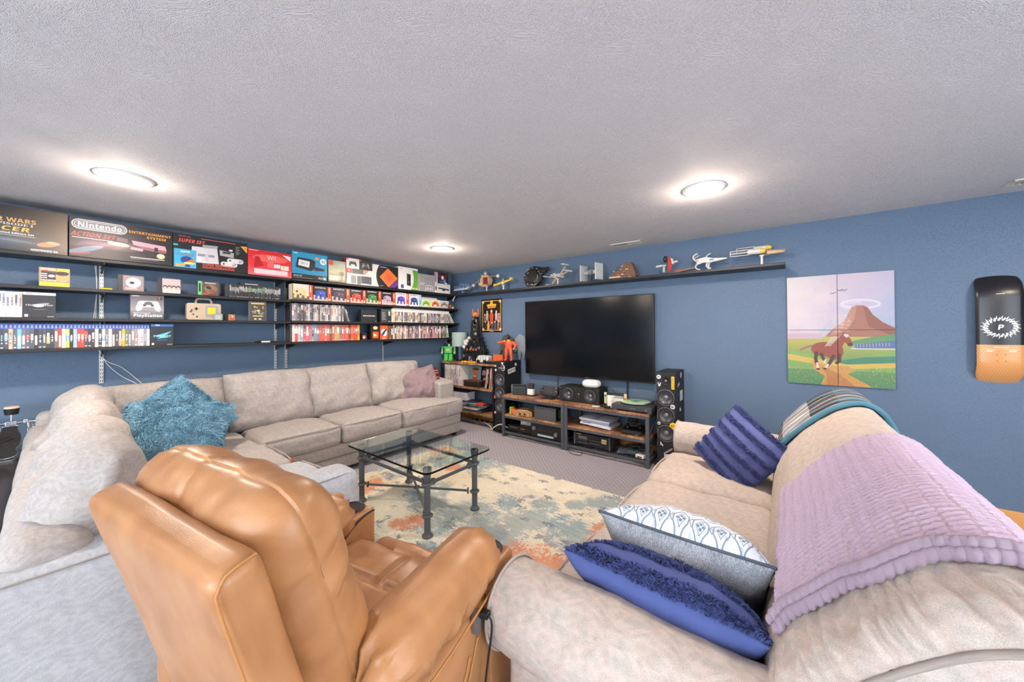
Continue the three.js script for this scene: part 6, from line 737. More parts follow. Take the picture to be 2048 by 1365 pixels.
// ---------------------------------------------------------------- rug
{
  const X0 = 1.12, X1 = 3.60, Z0 = 1.15, Z1 = 3.75, n = 1024, m = 1024;
  const teal = [[1.04, 1.93, .25], [1.36, 1.93, .22], [1.5, 1.42, .3], [1.85, 1.33, .3], [1.92, 1.18, .3], [1.6, 1.2, .2], [1.92, 2.03, .26], [2.36, 2.06, .26], [2.32, 2.3, .22], [2.54, 1.78, .16], [2.84, 1.93, .24], [2.8, 1.66, .16], [3.12, 1.86, .26], [3.3, 1.97, .22], [3.0, 1.5, .12], [3.15, 1.36, .2], [2.79, 2.22, .25], [2.1, 2.15, .2], [2.55, 2.1, .22], [3.4, 1.55, .2], [2.0, 2.8, .3], [2.6, 2.7, .3], [3.2, 2.6, .3], [1.5, 3.2, .3]];
  const rust = [[1.45, 2.36, .16], [1.39, 2.22, .13], [2.18, 2.38, .13], [2.12, 2.48, .1], [3.34, 1.72, .15], [3.07, 2.24, .22], [3.3, 2.2, .22], [2.92, 2.32, .16], [1.3, 1.3, .2], [3.5, 1.9, .14], [2.5, 3.1, .3], [1.7, 1.55, .12]];
  const gold = [[1.25, 1.5, .35], [1.3, 2.2, .3], [1.8, 1.7, .2]];
  const near = (L, x, z) => { let s = 0; for (const [a, b, r] of L) { const d = ((x - a) ** 2 + (z - b) ** 2) / (r * r); if (d < 4) s = Math.max(s, Math.exp(-d)); } return s; };
  const map = data(n, (u, v) => {
    const x = lerp(X0, X1, u), z = lerp(Z1, Z0, v), a = fbm(x * 3.2, z * 3.2, 1, 5), st = noise(x * 6, z * 60, 3) * 0.5 + noise(x * 14, z * 150, 8) * 0.35, gr = noise(x * 40, z * 40, 5), f = (rnd() - 0.5) * 0.06;
    let c = [0.93, 0.90, 0.835].map((k, i) => k + 0.05 * a + 0.03 * gr + [0, 0, -0.02][i]);
    const mixc = (d, w) => { c = c.map((k, i) => lerp(k, d[i], w)); };
    mixc([0.83, 0.71, 0.53], 0.7 * near(gold, x, z) * clamp(0.6 + a, 0, 1));
    const tw = smoothstep(near(teal, x, z) + 0.5 * a + 0.22 * st + 0.16 * gr, 0.5, 0.72), cool = smoothstep(noise(x * 1.4, z * 1.4, 20), -0.5, 0.6);
    mixc([lerp(0.50, 0.60, cool), lerp(0.62, 0.66, cool), lerp(0.67, 0.67, cool)], tw * (0.72 + 0.28 * st));
    mixc([0.42, 0.46, 0.52], 0.6 * smoothstep(noise(x * 5, z * 7, 30) + 0.4 * gr, 0.55, 0.75));
    const rw = smoothstep(near(rust, x, z) + 0.45 * a + 0.25 * gr, 0.5, 0.8); mixc([0.87, 0.58, 0.45], rw * 0.85);
    mixc([0.93, 0.91, 0.86], 0.6 * smoothstep(noise(x * 9, z * 9, 40) + 0.5 * gr, 0.55, 0.8));
    return c.map((k) => k + f);
  });
  map.wrapS = map.wrapT = THREE.ClampToEdgeWrapping;
  const g = bx([X0, X1], [0.0005, 0.012], [Z0, Z1], 0.004); setUV(g, { u0: 0, u1: 1, v0: 0, v1: 1 }, (x, y, z) => [(x - X0) / (X1 - X0), (Z1 - z) / (Z1 - Z0)]);
  solo('area_rug', 'cream area rug with distressed teal and rust patches under the glass table', 'rug', g, mat(0xffffff, 1, { map, bumpMap: rep(grain, 20), bumpScale: 0.002 }));
}
// ---------------------------------------------------------------- grey corner sofa
const wr = (f, a, s = 0) => (p) => a * (noise(p.x * f + s, p.y * f, p.z * f + s) + 0.5 * noise(p.x * f * 2.2, p.y * f * 2.2 + s, p.z * f * 2.2));
{
  const t = thing('corner_sofa', 'large light grey corner sofa with loose cushions along the shelf wall', 'sofa', [0.5, 0, 2.4]), F = M.sofa;
  const P = (n, g, m = F, l) => wpart(n, Array.isArray(g) ? g.map((x) => boxUV(x)) : boxUV(g), m, t, l);
  // bases: two padded rails with a seam between
  P('base', [softAt([0.06, 0.915], [0.045, 0.168], [0.695, 3.9], 0.025, [0.012, 0, 0], wr(3, 0.003), 26), softAt([0.06, 0.925], [0.16, 0.292], [0.695, 3.9], 0.03, [0.01, 0, 0], wr(3, 0.003, 4), 26)]);
  P('base', [softAt([0.88, 2.40], [0.045, 0.168], [2.99, 3.98], 0.025, [0, 0, 0.01], null, 20), softAt([0.88, 2.40], [0.16, 0.292], [2.98, 3.98], 0.03, [0, 0, 0.01], null, 20)]);
  for (const [x, z] of [[0.85, 0.76], [0.14, 0.76], [0.85, 2.9], [2.3, 3.06], [2.3, 3.92], [0.2, 3.9]]) P('foot', cyl(0.03, 0.035, 0.05, x, 0, z, 16), M.blackMatte);
  P('back_frame', softAt([0.04, 0.20], [0.2, 0.80], [0.70, 4.02], 0.05, [0, 0, 0], null, 16));
  wpart('back_frame', boxUV(softAt([0.06, 2.50], [0.06, 0.715], [3.86, 4.06], 0.07, [0, 0.012, 0.01], wr(2.5, 0.006), 30)), F, t);
  // arms
  P('arm', slab([[0.06, 0.2], [0.77, 0.2], [0.77, 0.66], [0.74, 0.695], [0.5, 0.72], [0.25, 0.80], [0.06, 0.82]], 0.2, 0.03, 4).translate(0, 0, 0.70));
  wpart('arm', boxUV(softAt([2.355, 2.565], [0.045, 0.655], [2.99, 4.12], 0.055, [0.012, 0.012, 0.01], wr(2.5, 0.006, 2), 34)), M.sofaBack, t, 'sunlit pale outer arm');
  { // welt seam running over the outer arm
    wpart('seam', tube([[2.548, 0.646, 3.05], [2.557, 0.646, 3.3], [2.559, 0.646, 3.7], [2.556, 0.645, 4.0], [2.544, 0.643, 4.08]], 0.003, 50, 6), M.seam, t);
  }
  // seat cushions
  const seat = (x, z, y = [0.285, 0.485], s = 0, b = 0.03) => P('seat_cushion', softAt(x, y, z, 0.05, [0.015, b, 0.004], wr(4, 0.006, s), 30));
  seat([0.25, 0.965], [2.275, 2.93], [0.285, 0.475], 3); seat([0.25, 0.965], [1.605, 2.27], [0.285, 0.48], 5);
  P('seat_cushion', [softAt([0.25, 0.965], [0.285, 0.49], [0.90, 1.60], 0.05, [0.012, 0.03, 0.002], wr(4, 0.006, 9), 30), softAt([0.765, 0.968], [0.285, 0.487], [0.685, 1.0], 0.05, [0.004, 0.004, 0.01], null, 16)]);
  seat([0.2, 0.965], [2.94, 3.86], [0.285, 0.475], 11); seat([0.972, 1.60], [2.925, 3.86], [0.285, 0.475], 13);
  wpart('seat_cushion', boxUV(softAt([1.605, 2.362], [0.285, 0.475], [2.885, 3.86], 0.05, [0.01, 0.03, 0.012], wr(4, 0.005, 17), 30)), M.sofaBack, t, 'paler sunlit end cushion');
  // piping along cushion front edges
  for (const [z0, z1] of [[2.30, 2.90], [1.63, 2.245], [0.72, 1.575]]) wpart('piping', tube([[0.955, 0.462, z0], [0.968, 0.466, lerp(z0, z1, 0.3)], [0.968, 0.466, lerp(z0, z1, 0.7)], [0.955, 0.462, z1]], 0.005, 24, 6), F, t);
  for (const [x0, x1, z] of [[0.99, 1.58, 2.925], [1.63, 2.34, 2.885]]) wpart('piping', tube([[x0, 0.462, z + 0.012], [lerp(x0, x1, 0.3), 0.466, z - 0.004], [lerp(x0, x1, 0.7), 0.466, z - 0.004], [x1, 0.462, z + 0.012]], 0.005, 24, 6), F, t);
  // back cushions along the wall, leaning
  const backP = (zc, w, h, seed, lean = -0.36, dx = 0.335, y = 0.715, tilt = 0) => {
    const g = pillow(w, h, 0.25, { n: 44, pinch: -0.015, wrinkle: 0.016, f: 4, pw: 5, e: 0.5, s: seed, side: (x, yy) => -0.02 * smoothstep(yy, -0.1, -h * 0.5) * 0 + 0.012 * Math.sin(yy * 22 + noise(x * 5, seed, 0) * 3) * smoothstep(Math.abs(x), w * 0.25, w * 0.5) });
    turn(g, lean, Math.PI / 2, tilt); g.translate(dx, y, zc); P('back_cushion', g);
  };
  backP(2.655, 0.70, 0.53, 3); backP(1.995, 0.69, 0.53, 8); backP(1.29, 0.75, 0.52, 14, -0.36, 0.33, 0.715, -0.03); backP(3.42, 0.86, 0.5, 21, -0.28, 0.26, 0.70);
  // back cushions of the other run, seen from behind and above, flopping over the back frame
  const run2 = (xc, w, s, y = 0.675, z = 3.85, h = 0.56) => {
    const g = pillow(w, h, 0.30, { n: 48, pinch: 0, round: 0.34, wrinkle: 0.014, f: 3.4, pw: 2.6, e: 0.5, s, side: (x, yy, sg) => 0.012 * noise(x * 3 + s, yy * 7, sg) + 0.005 * Math.sin(yy * 30 + noise(x * 4, s, 1) * 4) * smoothstep(yy, 0, h * 0.4) - 0.02 * Math.exp(-((x + 0.02) ** 2) / 0.0006) * smoothstep(yy, 0.0, 0.2) });
    turn(g, 0.26, Math.PI, 0); g.translate(xc, y, z); P('back_cushion', g);
  };
  run2(0.46, 0.60, 31, 0.70, 3.84, 0.60); run2(1.03, 0.56, 37, 0.675, 3.86, 0.58); run2(1.55, 0.54, 43, 0.655, 3.87, 0.58); 
  { const g = pillow(0.58, 0.58, 0.30, { n: 52, pinch: 0, round: 0.30, wrinkle: 0.014, f: 3.4, pw: 2.6, e: 0.5, s: 51, side: (x, yy, sg) => 0.012 * noise(x * 3, yy * 7, sg) + 0.005 * Math.sin(yy * 30 + noise(x * 4, 3, 1) * 4) * smoothstep(yy, 0, 0.2) - 0.02 * Math.exp(-((x + 0.02) ** 2) / 0.0006) * smoothstep(yy, 0.0, 0.2) }); turn(g, 0.32, Math.PI, 0.02); g.translate(2.11, 0.665, 3.88); wpart('back_cushion', boxUV(g), F, t, 'nearest back cushion slumping over the frame'); }
  wpart('care_tag', [bc(0.03, 0.02, 0.004, 1.602, 0.478, 2.95)], M.red, t);
}
// shaggy pillows: a plain cushion with a coat of short curved tufts
function coat(g, count, len, mk, seedK) {
  const p = g.attributes.position, nrm = g.attributes.normal, ix = g.index, tri = ix.count / 3, area = new Float32Array(tri); let tot = 0; const a = V(), b = V(), c = V();
  for (let i = 0; i < tri; i++) { a.fromBufferAttribute(p, ix.getX(i * 3)); b.fromBufferAttribute(p, ix.getX(i * 3 + 1)); c.fromBufferAttribute(p, ix.getX(i * 3 + 2)); tot += b.sub(a).cross(c.sub(a)).length() / 2; area[i] = tot; }
  const out = []; const n = V();
  for (let k = 0; k < count; k++) {
    const r = rnd() * tot; let lo = 0, hi = tri - 1; while (lo < hi) { const md = (lo + hi) >> 1; area[md] < r ? lo = md + 1 : hi = md; }
    let u = rnd(), v = rnd(); if (u + v > 1) { u = 1 - u; v = 1 - v; }
    const i0 = ix.getX(lo * 3), i1 = ix.getX(lo * 3 + 1), i2 = ix.getX(lo * 3 + 2); a.fromBufferAttribute(p, i0).multiplyScalar(1 - u - v); a.addScaledVector(b.fromBufferAttribute(p, i1), u); a.addScaledVector(c.fromBufferAttribute(p, i2), v);
    n.fromBufferAttribute(nrm, i0).multiplyScalar(1 - u - v); n.addScaledVector(b.fromBufferAttribute(nrm, i1), u); n.addScaledVector(c.fromBufferAttribute(nrm, i2), v); n.normalize();
    if (mk && !mk(a, n)) continue; out.push([a.clone(), n.clone()]);
  }
  return out;
}
function furMesh(name, spots, len, wid, m, parent, fall, curlF = 6) {
  const g = new THREE.BufferGeometry(), pos = [], idx = []; // one tuft: a bent blade of three rows
  const rowsN = 3; for (let j = 0; j <= rowsN; j++) { const s = j / rowsN, w = wid * (1 - 0.75 * s); const y = len * Math.sin(s * 1.2) / 1.2, z = len * (1 - Math.cos(s * 1.2)) / 1.2; pos.push(-w, y, z, w, y, z, 0, y + wid * 0.4, z - wid * 0.9); }
  for (let j = 0; j < rowsN; j++) { const a = j * 3, b = a + 3; idx.push(a, a + 2, b, a + 2, b + 2, b, a + 2, a + 1, b + 2, a + 1, b + 1, b + 2); }
  g.setAttribute('position', new THREE.Float32BufferAttribute(pos, 3)); g.setIndex(idx); g.computeVertexNormals();
  const im = new THREE.InstancedMesh(g, m, spots.length), o = new THREE.Matrix4(), q = V(), x = V(), z = V();
  spots.forEach(([p, n], i) => {
    const sw = noise(p.x * curlF, p.y * curlF, p.z * curlF) * 2.4 + rr(-0.7, 0.7); z.copy(fall).applyAxisAngle(n, sw); z.addScaledVector(n, -z.dot(n)); if (z.lengthSq() < 1e-4) z.set(n.y, n.z, n.x); z.normalize(); x.crossVectors(n, z);
    const s = rr(0.7, 1.2); o.makeBasis(x.clone().multiplyScalar(s), n.clone().multiplyScalar(s), z.clone().multiplyScalar(s)); o.setPosition(p); im.setMatrixAt(i, o);
    im.setColorAt(i, new THREE.Color().setScalar(rr(0.82, 1.12)));
  });
  im.name = name; shadow(im); parent.add(im); im.userData.kind = 'stuff'; return im;
}
const tealM = mat(0x6a9bb4, 0.95), tealF = mat(0x82b0c8, 0.9);
[[0.54, 0.66, 3.36, 0.54, 0.54, 0.24, -0.42, 1.42, 0.72, 'upper teal shaggy pillow leaning in the sofa corner', 4], [0.86, 0.635, 3.43, 0.60, 0.48, 0.28, -0.70, 1.25, -0.15, 'lower teal shaggy pillow resting on the other one in the sofa corner', 9]].forEach(([x, y, z, w, h, d, rx, ry, rz, label, s]) => {
  const t = thing('shaggy_pillow', label, 'pillow', [x, y, z]); const g = pillow(w, h, d, { n: 40, pinch: 0.06, wrinkle: 0.02, f: 6, s }); turn(g, rx, ry, rz); part('cushion', g, tealM, t);
  furMesh('fur', coat(g, 15000), 0.024, 0.0021, tealF, t, V(0.4, -1, 0.2));
});
{ // mauve pillow and red plaid pillow at the far arm
  const t = thing('throw_pillow', 'dusty mauve soft pillow slumped against the far sofa arm', 'pillow', [0.50, 0.655, 1.06]); const g = pillow(0.56, 0.46, 0.24, { n: 44, pinch: 0.05, wrinkle: 0.024, f: 6, s: 5 }); turn(g, -0.55, 1.05, 0.25); part('cushion', boxUV(g), M.mauve, t);
  const plaid = data(256, (u, v) => { const a = (u * 3) % 1, b = (v * 3) % 1, l = (x) => (Math.abs(x - 0.5) < 0.03 || Math.abs(x - 0.12) < 0.02 ? 1 : 0), d = (x) => (x > 0.6 && x < 0.95 ? 1 : 0); let c = [0.68, 0.14, 0.17]; if (d(a)) c = c.map((k) => k * 0.62); if (d(b)) c = c.map((k) => k * 0.66); if (l(a) || l(b)) c = [0.8, 0.72, 0.72]; return c; });
  const t2 = thing('throw_pillow', 'red tartan pillow wedged between the mauve pillow and the sofa arm', 'pillow', [0.52, 0.645, 0.955]); const g2 = pillow(0.44, 0.42, 0.13, { n: 30, pinch: 0.05, wrinkle: 0.008, s: 9 }); turn(g2, -0.5, 1.0, 0.2); part('cushion', g2, mat(0xffffff, 0.9, { map: rep(plaid, 3.2) }), t2);
}

// ---------------------------------------------------------------- glass coffee table
{
  const x0 = 1.617, x1 = 2.417, z0 = 2.012, z1 = 2.456, t = thing('coffee_table', 'glass coffee table with dark wrought iron legs and twisted knots', 'coffee table', [(x0 + x1) / 2, 0.012, (z0 + z1) / 2]);
  const gw = 0.985, gd = 0.62; wpart('glass_top', slab(roundRect(gw, gd, 0.06), 0.008, 0.003, 2).rotateX(Math.PI / 2).translate((x0 + x1) / 2 + 0.005, 0.463, (z0 + z1) / 2 - 0.003), M.glass, t);
  for (const x of [x0, x1]) for (const z of [z0, z1]) {
    const l = wpart('leg', lathe([[0.0001, 0.012], [0.034, 0.012], [0.036, 0.022], [0.026, 0.032], [0.0205, 0.045], [0.0205, 0.36], [0.021, 0.385], [0.03, 0.44], [0.031, 0.448], [0.024, 0.452], [0.0001, 0.452]], 22).translate(x, 0, z), M.iron, t);
    for (const [y, r] of [[0.355, 0.0098], [0.148, 0.0085]]) { const g = ring(0.0285, r, 0, 0, 0).rotateX(Math.PI / 2).rotateZ(0.08).translate(x, y, z); wpart('ring', g, M.iron, l); }
    const sx = x < 2 ? 1 : -1, sz = z < 2.2 ? 1 : -1; wpart('knot', [ring(0.017, 0.0075).rotateY(0.6 * sx).translate(x + sx * 0.052, 0.358, z + sz * 0.004), ring(0.017, 0.0075).rotateY(1.3).translate(x + sx * 0.006, 0.352, z + sz * 0.05), ring(0.018, 0.006).rotateY(sx * sz * 0.8).translate(x + sx * 0.044, 0.148, z + sz * 0.026)], M.iron, l);
  }
  for (const z of [z0, z1]) wpart('rail', [bar([x0 + 0.03, 0.36, z], [x1 - 0.03, 0.36, z], 0.0115, 12)], M.iron, t);
  for (const x of [x0, x1]) wpart('rail', [bar([x, 0.352, z0 + 0.03], [x, 0.352, z1 - 0.03], 0.0115, 12)], M.iron, t);
  const cx = (x0 + x1) / 2, cz = (z0 + z1) / 2; for (const sx of [-1, 1]) for (const sz of [-1, 1]) wpart('stretcher', [bar([cx + sx * 0.015, 0.15, cz + sz * 0.008], [sx < 0 ? x0 + 0.05 : x1 - 0.05, 0.148, sz < 0 ? z0 + 0.028 : z1 - 0.028], 0.0085, 10)], M.iron, t);
  wpart('centre_ring', [ring(0.022, 0.007).rotateX(Math.PI / 2).translate(cx, 0.15, cz), ball(0.013, cx, 0.15, cz, 12)], M.iron, t);
}

// ---------------------------------------------------------------- dark table behind the sofa with a drum pedal
{ const t = thing('side_table', 'dark brown glossy table behind the corner sofa', 'table', [0.8, 0, 4.5]); wpart('table_top', boxUV(bx([0.02, 1.62], [0.505, 0.54], [4.06, 4.95], 0.006)), M.darkwood, t); wpart('apron', boxUV(bx([0.08, 1.56], [0.42, 0.505], [4.12, 4.9])), M.darkwood, t); for (const x of [0.06, 1.52]) for (const z of [4.1, 4.85]) wpart('leg', bx([x, x + 0.06], [0, 0.43], [z, z + 0.06], 0.004), M.darkwood, t); }
{
  const t = thing('drum_pedal', 'chrome bass drum pedal with black beater on the dark table', 'drum pedal', [0.22, 0.54, 4.125], 1.5), C = M.chrome; // forward is -z
  part('base_plate', [slab(roundRect(0.1, 0.27, 0.03), 0.006, 0.002).rotateX(-Math.PI / 2).translate(0, 0.002, 0.02)], M.steel, t);
  for (const s of [-1, 1]) part('frame_post', [bar([s * 0.075, 0.0, -0.09], [s * 0.07, 0.2, -0.1], 0.008, 12), bar([s * 0.072, 0.01, -0.09], [s * 0.045, 0.006, -0.07], 0.008, 12)], C, t);
  part('axle', [bar([-0.1, 0.205, -0.1], [0.1, 0.205, -0.1], 0.0085, 14), bc(0.05, 0.032, 0.032, 0, 0.205, -0.1, 0.006), ball(0.013, 0.1, 0.205, -0.1, 12), bc(0.02, 0.03, 0.026, 0.06, 0.21, -0.1, 0.004)], C, t);
  part('beater_rod', [bar([0, 0.2, -0.1], [0, 0.28, -0.11], 0.004, 10)], C, t); const b = part('beater', cyl(0.028, 0.034, 0.042, 0, 0.262, -0.115, 26), M.black, t); part('felt_face', cyl(0.034, 0.03, 0.012, 0, 0.304, -0.115, 26), mat(0xd8b8a4, 0.9), b);
  const fb = new THREE.Group(); fb.name = 'footboard'; fb.position.set(0, 0.11, 0.03); fb.rotation.x = 0.62; t.add(fb);
  const fs = [[-0.03, -0.13], [0.03, -0.13], [0.034, -0.09], [0.052, -0.02], [0.05, 0.05], [0.04, 0.08], [0.05, 0.12], [0.03, 0.15], [-0.03, 0.15], [-0.05, 0.12], [-0.04, 0.08], [-0.05, 0.05], [-0.052, -0.02], [-0.034, -0.09]];
  part('board', slab(fs, 0.008, 0.002).rotateX(Math.PI / 2), M.blackMatte, fb); part('board_rim', tube(fs.map(([x, y]) => [x, 0.002, y]), 0.0032, 90, 6, true), C, fb); part('board_mark', [bc(0.05, 0.001, 0.012, 0.0, 0.0015, -0.03).rotateY(0.5), bc(0.06, 0.001, 0.012, 0.0, 0.0015, 0.0).rotateY(0.5), bc(0.05, 0.001, 0.01, 0.0, 0.0015, 0.03).rotateY(0.5)], M.steel, fb);
  part('chain', Array.from({ length: 9 }, (_, i) => ring(0.006, 0.002, 0, 0.12 + i * 0.009, -0.098 + (i % 2) * 0.002).rotateY(0)), C, t); part('spring', tube(Array.from({ length: 40 }, (_, i) => [0.09 + Math.cos(i * 1.1) * 0.008, 0.07 + i * 0.0032, -0.1 + Math.sin(i * 1.1) * 0.008]), 0.0018, 160, 5), C, t);
}
// ---------------------------------------------------------------- tan leather recliner (own axes: faces -z)
{
  const t = thing('recliner', 'tan leather recliner with puffy arms and cup holders, seen from behind', 'recliner', [3.274, 0.0125, 3.515], 0.209), L = M.leather;
  const P = (n, g, m = L, l) => part(n, mottle(Array.isArray(g) ? join(g.map((x) => boxUV(x))) : boxUV(g)), m, t, l);
  for (const s of [-1, 1]) {
    P('side_panel', softAt(s > 0 ? [0.25, 0.372] : [-0.372, -0.25], [0.04, 0.575], [-0.33, 0.2], 0.03, [0.006, 0, 0.004], wr(4, 0.003, s), 20));
    const post = P('arm_front', softAt(s > 0 ? [0.246, 0.378] : [-0.378, -0.246], [0.04, 0.622], [-0.435, -0.27], 0.02, [0.004, 0.004, 0.004], wr(4, 0.002, s * 2), 18));
    part('cup_holder', [lathe([[0.041, 0], [0.045, 0.005], [0.049, 0.002], [0.05, 0], [0.05, -0.001]], 36).translate(s * 0.312, 0.6295, -0.372), cyl(0.042, 0.042, 0.002, s * 0.312, 0.628, -0.372, 30)], M.black, post, 'black cup holder');
    // puffy arm pad, pleated all round its lower seam
    const g = soft(0.165, 0.15, 0.44, 0.07, [0.014, 0.02, 0.02], (p) => { const e = Math.abs(p.z) / 0.22, low = smoothstep(-p.y, -0.03, 0.06); return 0.005 * noise(p.x * 9, p.y * 9, p.z * 6 + s) + 0.008 * Math.sin(p.z * 70 + noise(p.z * 9, p.y * 8, s) * 3) * low * smoothstep(Math.abs(p.x), 0.03, 0.08) + 0.008 * Math.sin(Math.atan2(p.y, p.x) * 9 + noise(p.z * 7, s, 1) * 2) * smoothstep(e, 0.55, 0.95) - 0.02 * smoothstep(e, 0.92, 1.05); }, 48);
    if (s > 0) g.scale(1, 1, 1.12); turn(g, 0.04, 0, 0); g.translate(s * (s > 0 ? 0.296 : 0.304), 0.632, s > 0 ? -0.125 : -0.115); const a = P('arm_pad', g);
    part('pad_seam', tube([[s * 0.24, 0.60, -0.31], [s * 0.30, 0.588, -0.352], [s * 0.375, 0.588, -0.32], [s * 0.39, 0.575, -0.12], [s * 0.385, 0.566, 0.05], [s * 0.34, 0.562, 0.098], [s * 0.27, 0.565, 0.09]], 0.0032, 60, 6), M.stitch, a);
  }
  P('seat_cushion', soft(0.496, 0.2, 0.50, 0.06, [0, 0.02, 0.01], (p) => { const top = smoothstep(p.y, 0, 0.05); return 0.006 * noise(p.x * 6, p.y * 6, p.z * 6) - 0.014 * Math.exp(-(((p.z + 0.075 - 0.03 * p.x) / 0.010) ** 2)) * top - 0.012 * Math.exp(-(((p.x - 0.05 + 0.0 * p.z) / 0.009) ** 2)) * top * smoothstep(-p.z, 0.07, 0.09) - 0.012 * Math.exp(-(((Math.abs(p.x + 0.02) - 0.19) / 0.008) ** 2)) * top * smoothstep(-p.z, 0.06, 0.1) - 0.012 * top * smoothstep(p.z, -0.05, 0.1); }, 48).translate(0, 0.435, -0.155).applyMatrix4(new THREE.Matrix4().makeRotationX(0.07)).translate(0, 0.012, 0.03));
  P('footrest', softAt([-0.243, 0.243], [0.08, 0.50], [-0.475, -0.36], 0.045, [0, 0.01, 0.015], wr(5, 0.005), 26));
  P('back_base', softAt([-0.24, 0.24], [0.05, 0.40], [0.0, 0.17], 0.03, [0, 0, 0.01], null, 14));
  // leaning back: shell behind, thick cushion in front
  const lean = 0.264, piv = V(-0.008, 0.30, 0.174), up = (g) => turn(g, lean, -0.055, 0).translate(piv.x, piv.y, piv.z);
  P('back_shell', up(softAt([-0.303, 0.303], [-0.16, 0.70], [-0.075, 0.0], 0.026, [0.004, 0.004, 0.006], (p) => 0.0025 * noise(p.x * 5, p.y * 5, p.z * 5), 30)));
  part('shell_seam', [1].map((s) => up(tube([[s * 0.300, -0.12, -0.004], [s * 0.303, 0.3, 0.0], [s * 0.301, 0.64, -0.003], [s * 0.299, 0.688, -0.014], [s * 0.300, 0.698, -0.035], [s * 0.299, 0.696, -0.066]], 0.0022, 60, 6))), M.stitch, t);
  const cw = 0.635, chh = 0.66, cd = 0.175, cush = soft(cw, chh, cd, 0.085, [0.004, 0.02, 0.02], (p) => {
    let d = 0.007 * noise(p.x * 5, p.y * 5, p.z * 5) + 0.003 * noise(p.x * 12, p.y * 12, p.z * 12);
    const side = smoothstep(Math.abs(p.x), cw / 2 - 0.06, cw / 2 - 0.03), gz = p.z - (0.005 - 0.0 * p.y), crown = smoothstep(p.y, chh / 2 - 0.06, chh / 2 - 0.03);
    d -= 0.007 * Math.exp(-((gz / 0.006) ** 2)) * Math.max(side, crown);                                                        // seam round the crown and down both sides
    d += 0.0065 * Math.sin(p.y * 66 + p.z * 20 + noise(p.x * 5, p.y * 4, 3) * 2) * Math.exp(-(((p.z + 0.05) / 0.05) ** 2)) * side * smoothstep(p.y, 0.0, 0.15) * (1 - 0.5 * smoothstep(p.y, 0.3, 0.36)); // gathers in front of it
    const k = (p.y - 0.22) + 0.9 * (p.z + 0.0); d -= 0.005 * Math.exp(-((k / 0.006) ** 2)) * side * smoothstep(p.z, 0.0, 0.02);  // seam slanting back on the side
    d -= 0.014 * Math.exp(-(((p.y - 0.10) / 0.012) ** 2)) * smoothstep(-p.z, 0.0, 0.07); d -= 0.012 * Math.exp(-(((p.y + 0.12) / 0.012) ** 2)) * smoothstep(-p.z, 0.0, 0.07);
    d -= 0.004 * Math.exp(-(((p.x + 0.02) / 0.008) ** 2)) * crown;
    return d;
  }, 72);
  P('back_cushion', up(cush.translate(-0.036, 0.39, -0.155)));
  // power plate with plug on the right side panel, and the charging leads
  const btn = part('power_control', [cyl(0.036, 0.036, 0.008, 0, 0, 0, 32).scale(1, 1, 0.62).rotateX(Math.PI / 2 * 0).rotateZ(-Math.PI / 2).rotateX(0.2).translate(0.376, 0.545, -0.195)], M.steel, t, 'oval silver control plate'); part('usb_plug', bc(0.028, 0.015, 0.022, 0.395, 0.56, -0.21, 0.003), M.black, btn);
  part('charging_lead', tube([[0.408, 0.56, -0.21], [0.42, 0.53, -0.205], [0.40, 0.36, -0.20], [0.395, 0.15, -0.19], [0.395, 0.015, -0.17]], 0.003, 40, 6), M.black, t);
  part('charging_lead', tube([[-0.243, 0.55, -0.26], [-0.236, 0.59, -0.30], [-0.240, 0.612, -0.36], [-0.244, 0.615, -0.41], [-0.262, 0.6, -0.438]], 0.004, 40, 6), M.black, t);
  part('foot', [[-0.31, -0.38], [0.31, -0.38], [-0.31, 0.15], [0.31, 0.15]].map(([x, z]) => cyl(0.03, 0.03, 0.042, x, 0, z, 14)), M.blackMatte, t);
  part('side_seam', [tube([[0.379, 0.50, -0.20], [0.381, 0.3, -0.08], [0.378, 0.06, 0.06]], 0.0028, 30, 6), tube([[0.379, 0.48, -0.16], [0.381, 0.3, -0.05], [0.378, 0.06, 0.09]], 0.0028, 30, 6)], M.stitch, t);
}

// ---------------------------------------------------------------- beige sofa at the right, seen along its back
const ARCH = [[4.205, 0.36], [4.212, 0.46], [4.222, 0.55], [4.245, 0.64], [4.285, 0.725], [4.345, 0.80], [4.41, 0.868], [4.48, 0.925], [4.555, 0.957], [4.603, 0.95], [4.64, 0.915], [4.674, 0.845], [4.698, 0.74], [4.712, 0.6], [4.715, 0.45], [4.715, 0.3], [4.712, 0.08]];
const archC = new THREE.CatmullRomCurve3(ARCH.map(([x, y]) => V(x, y, 0)));
const archAt = (s, off = 0) => { const p = archC.getPointAt(s), tg = archC.getTangentAt(s); return [p.x - tg.y * off, p.y + tg.x * off]; };
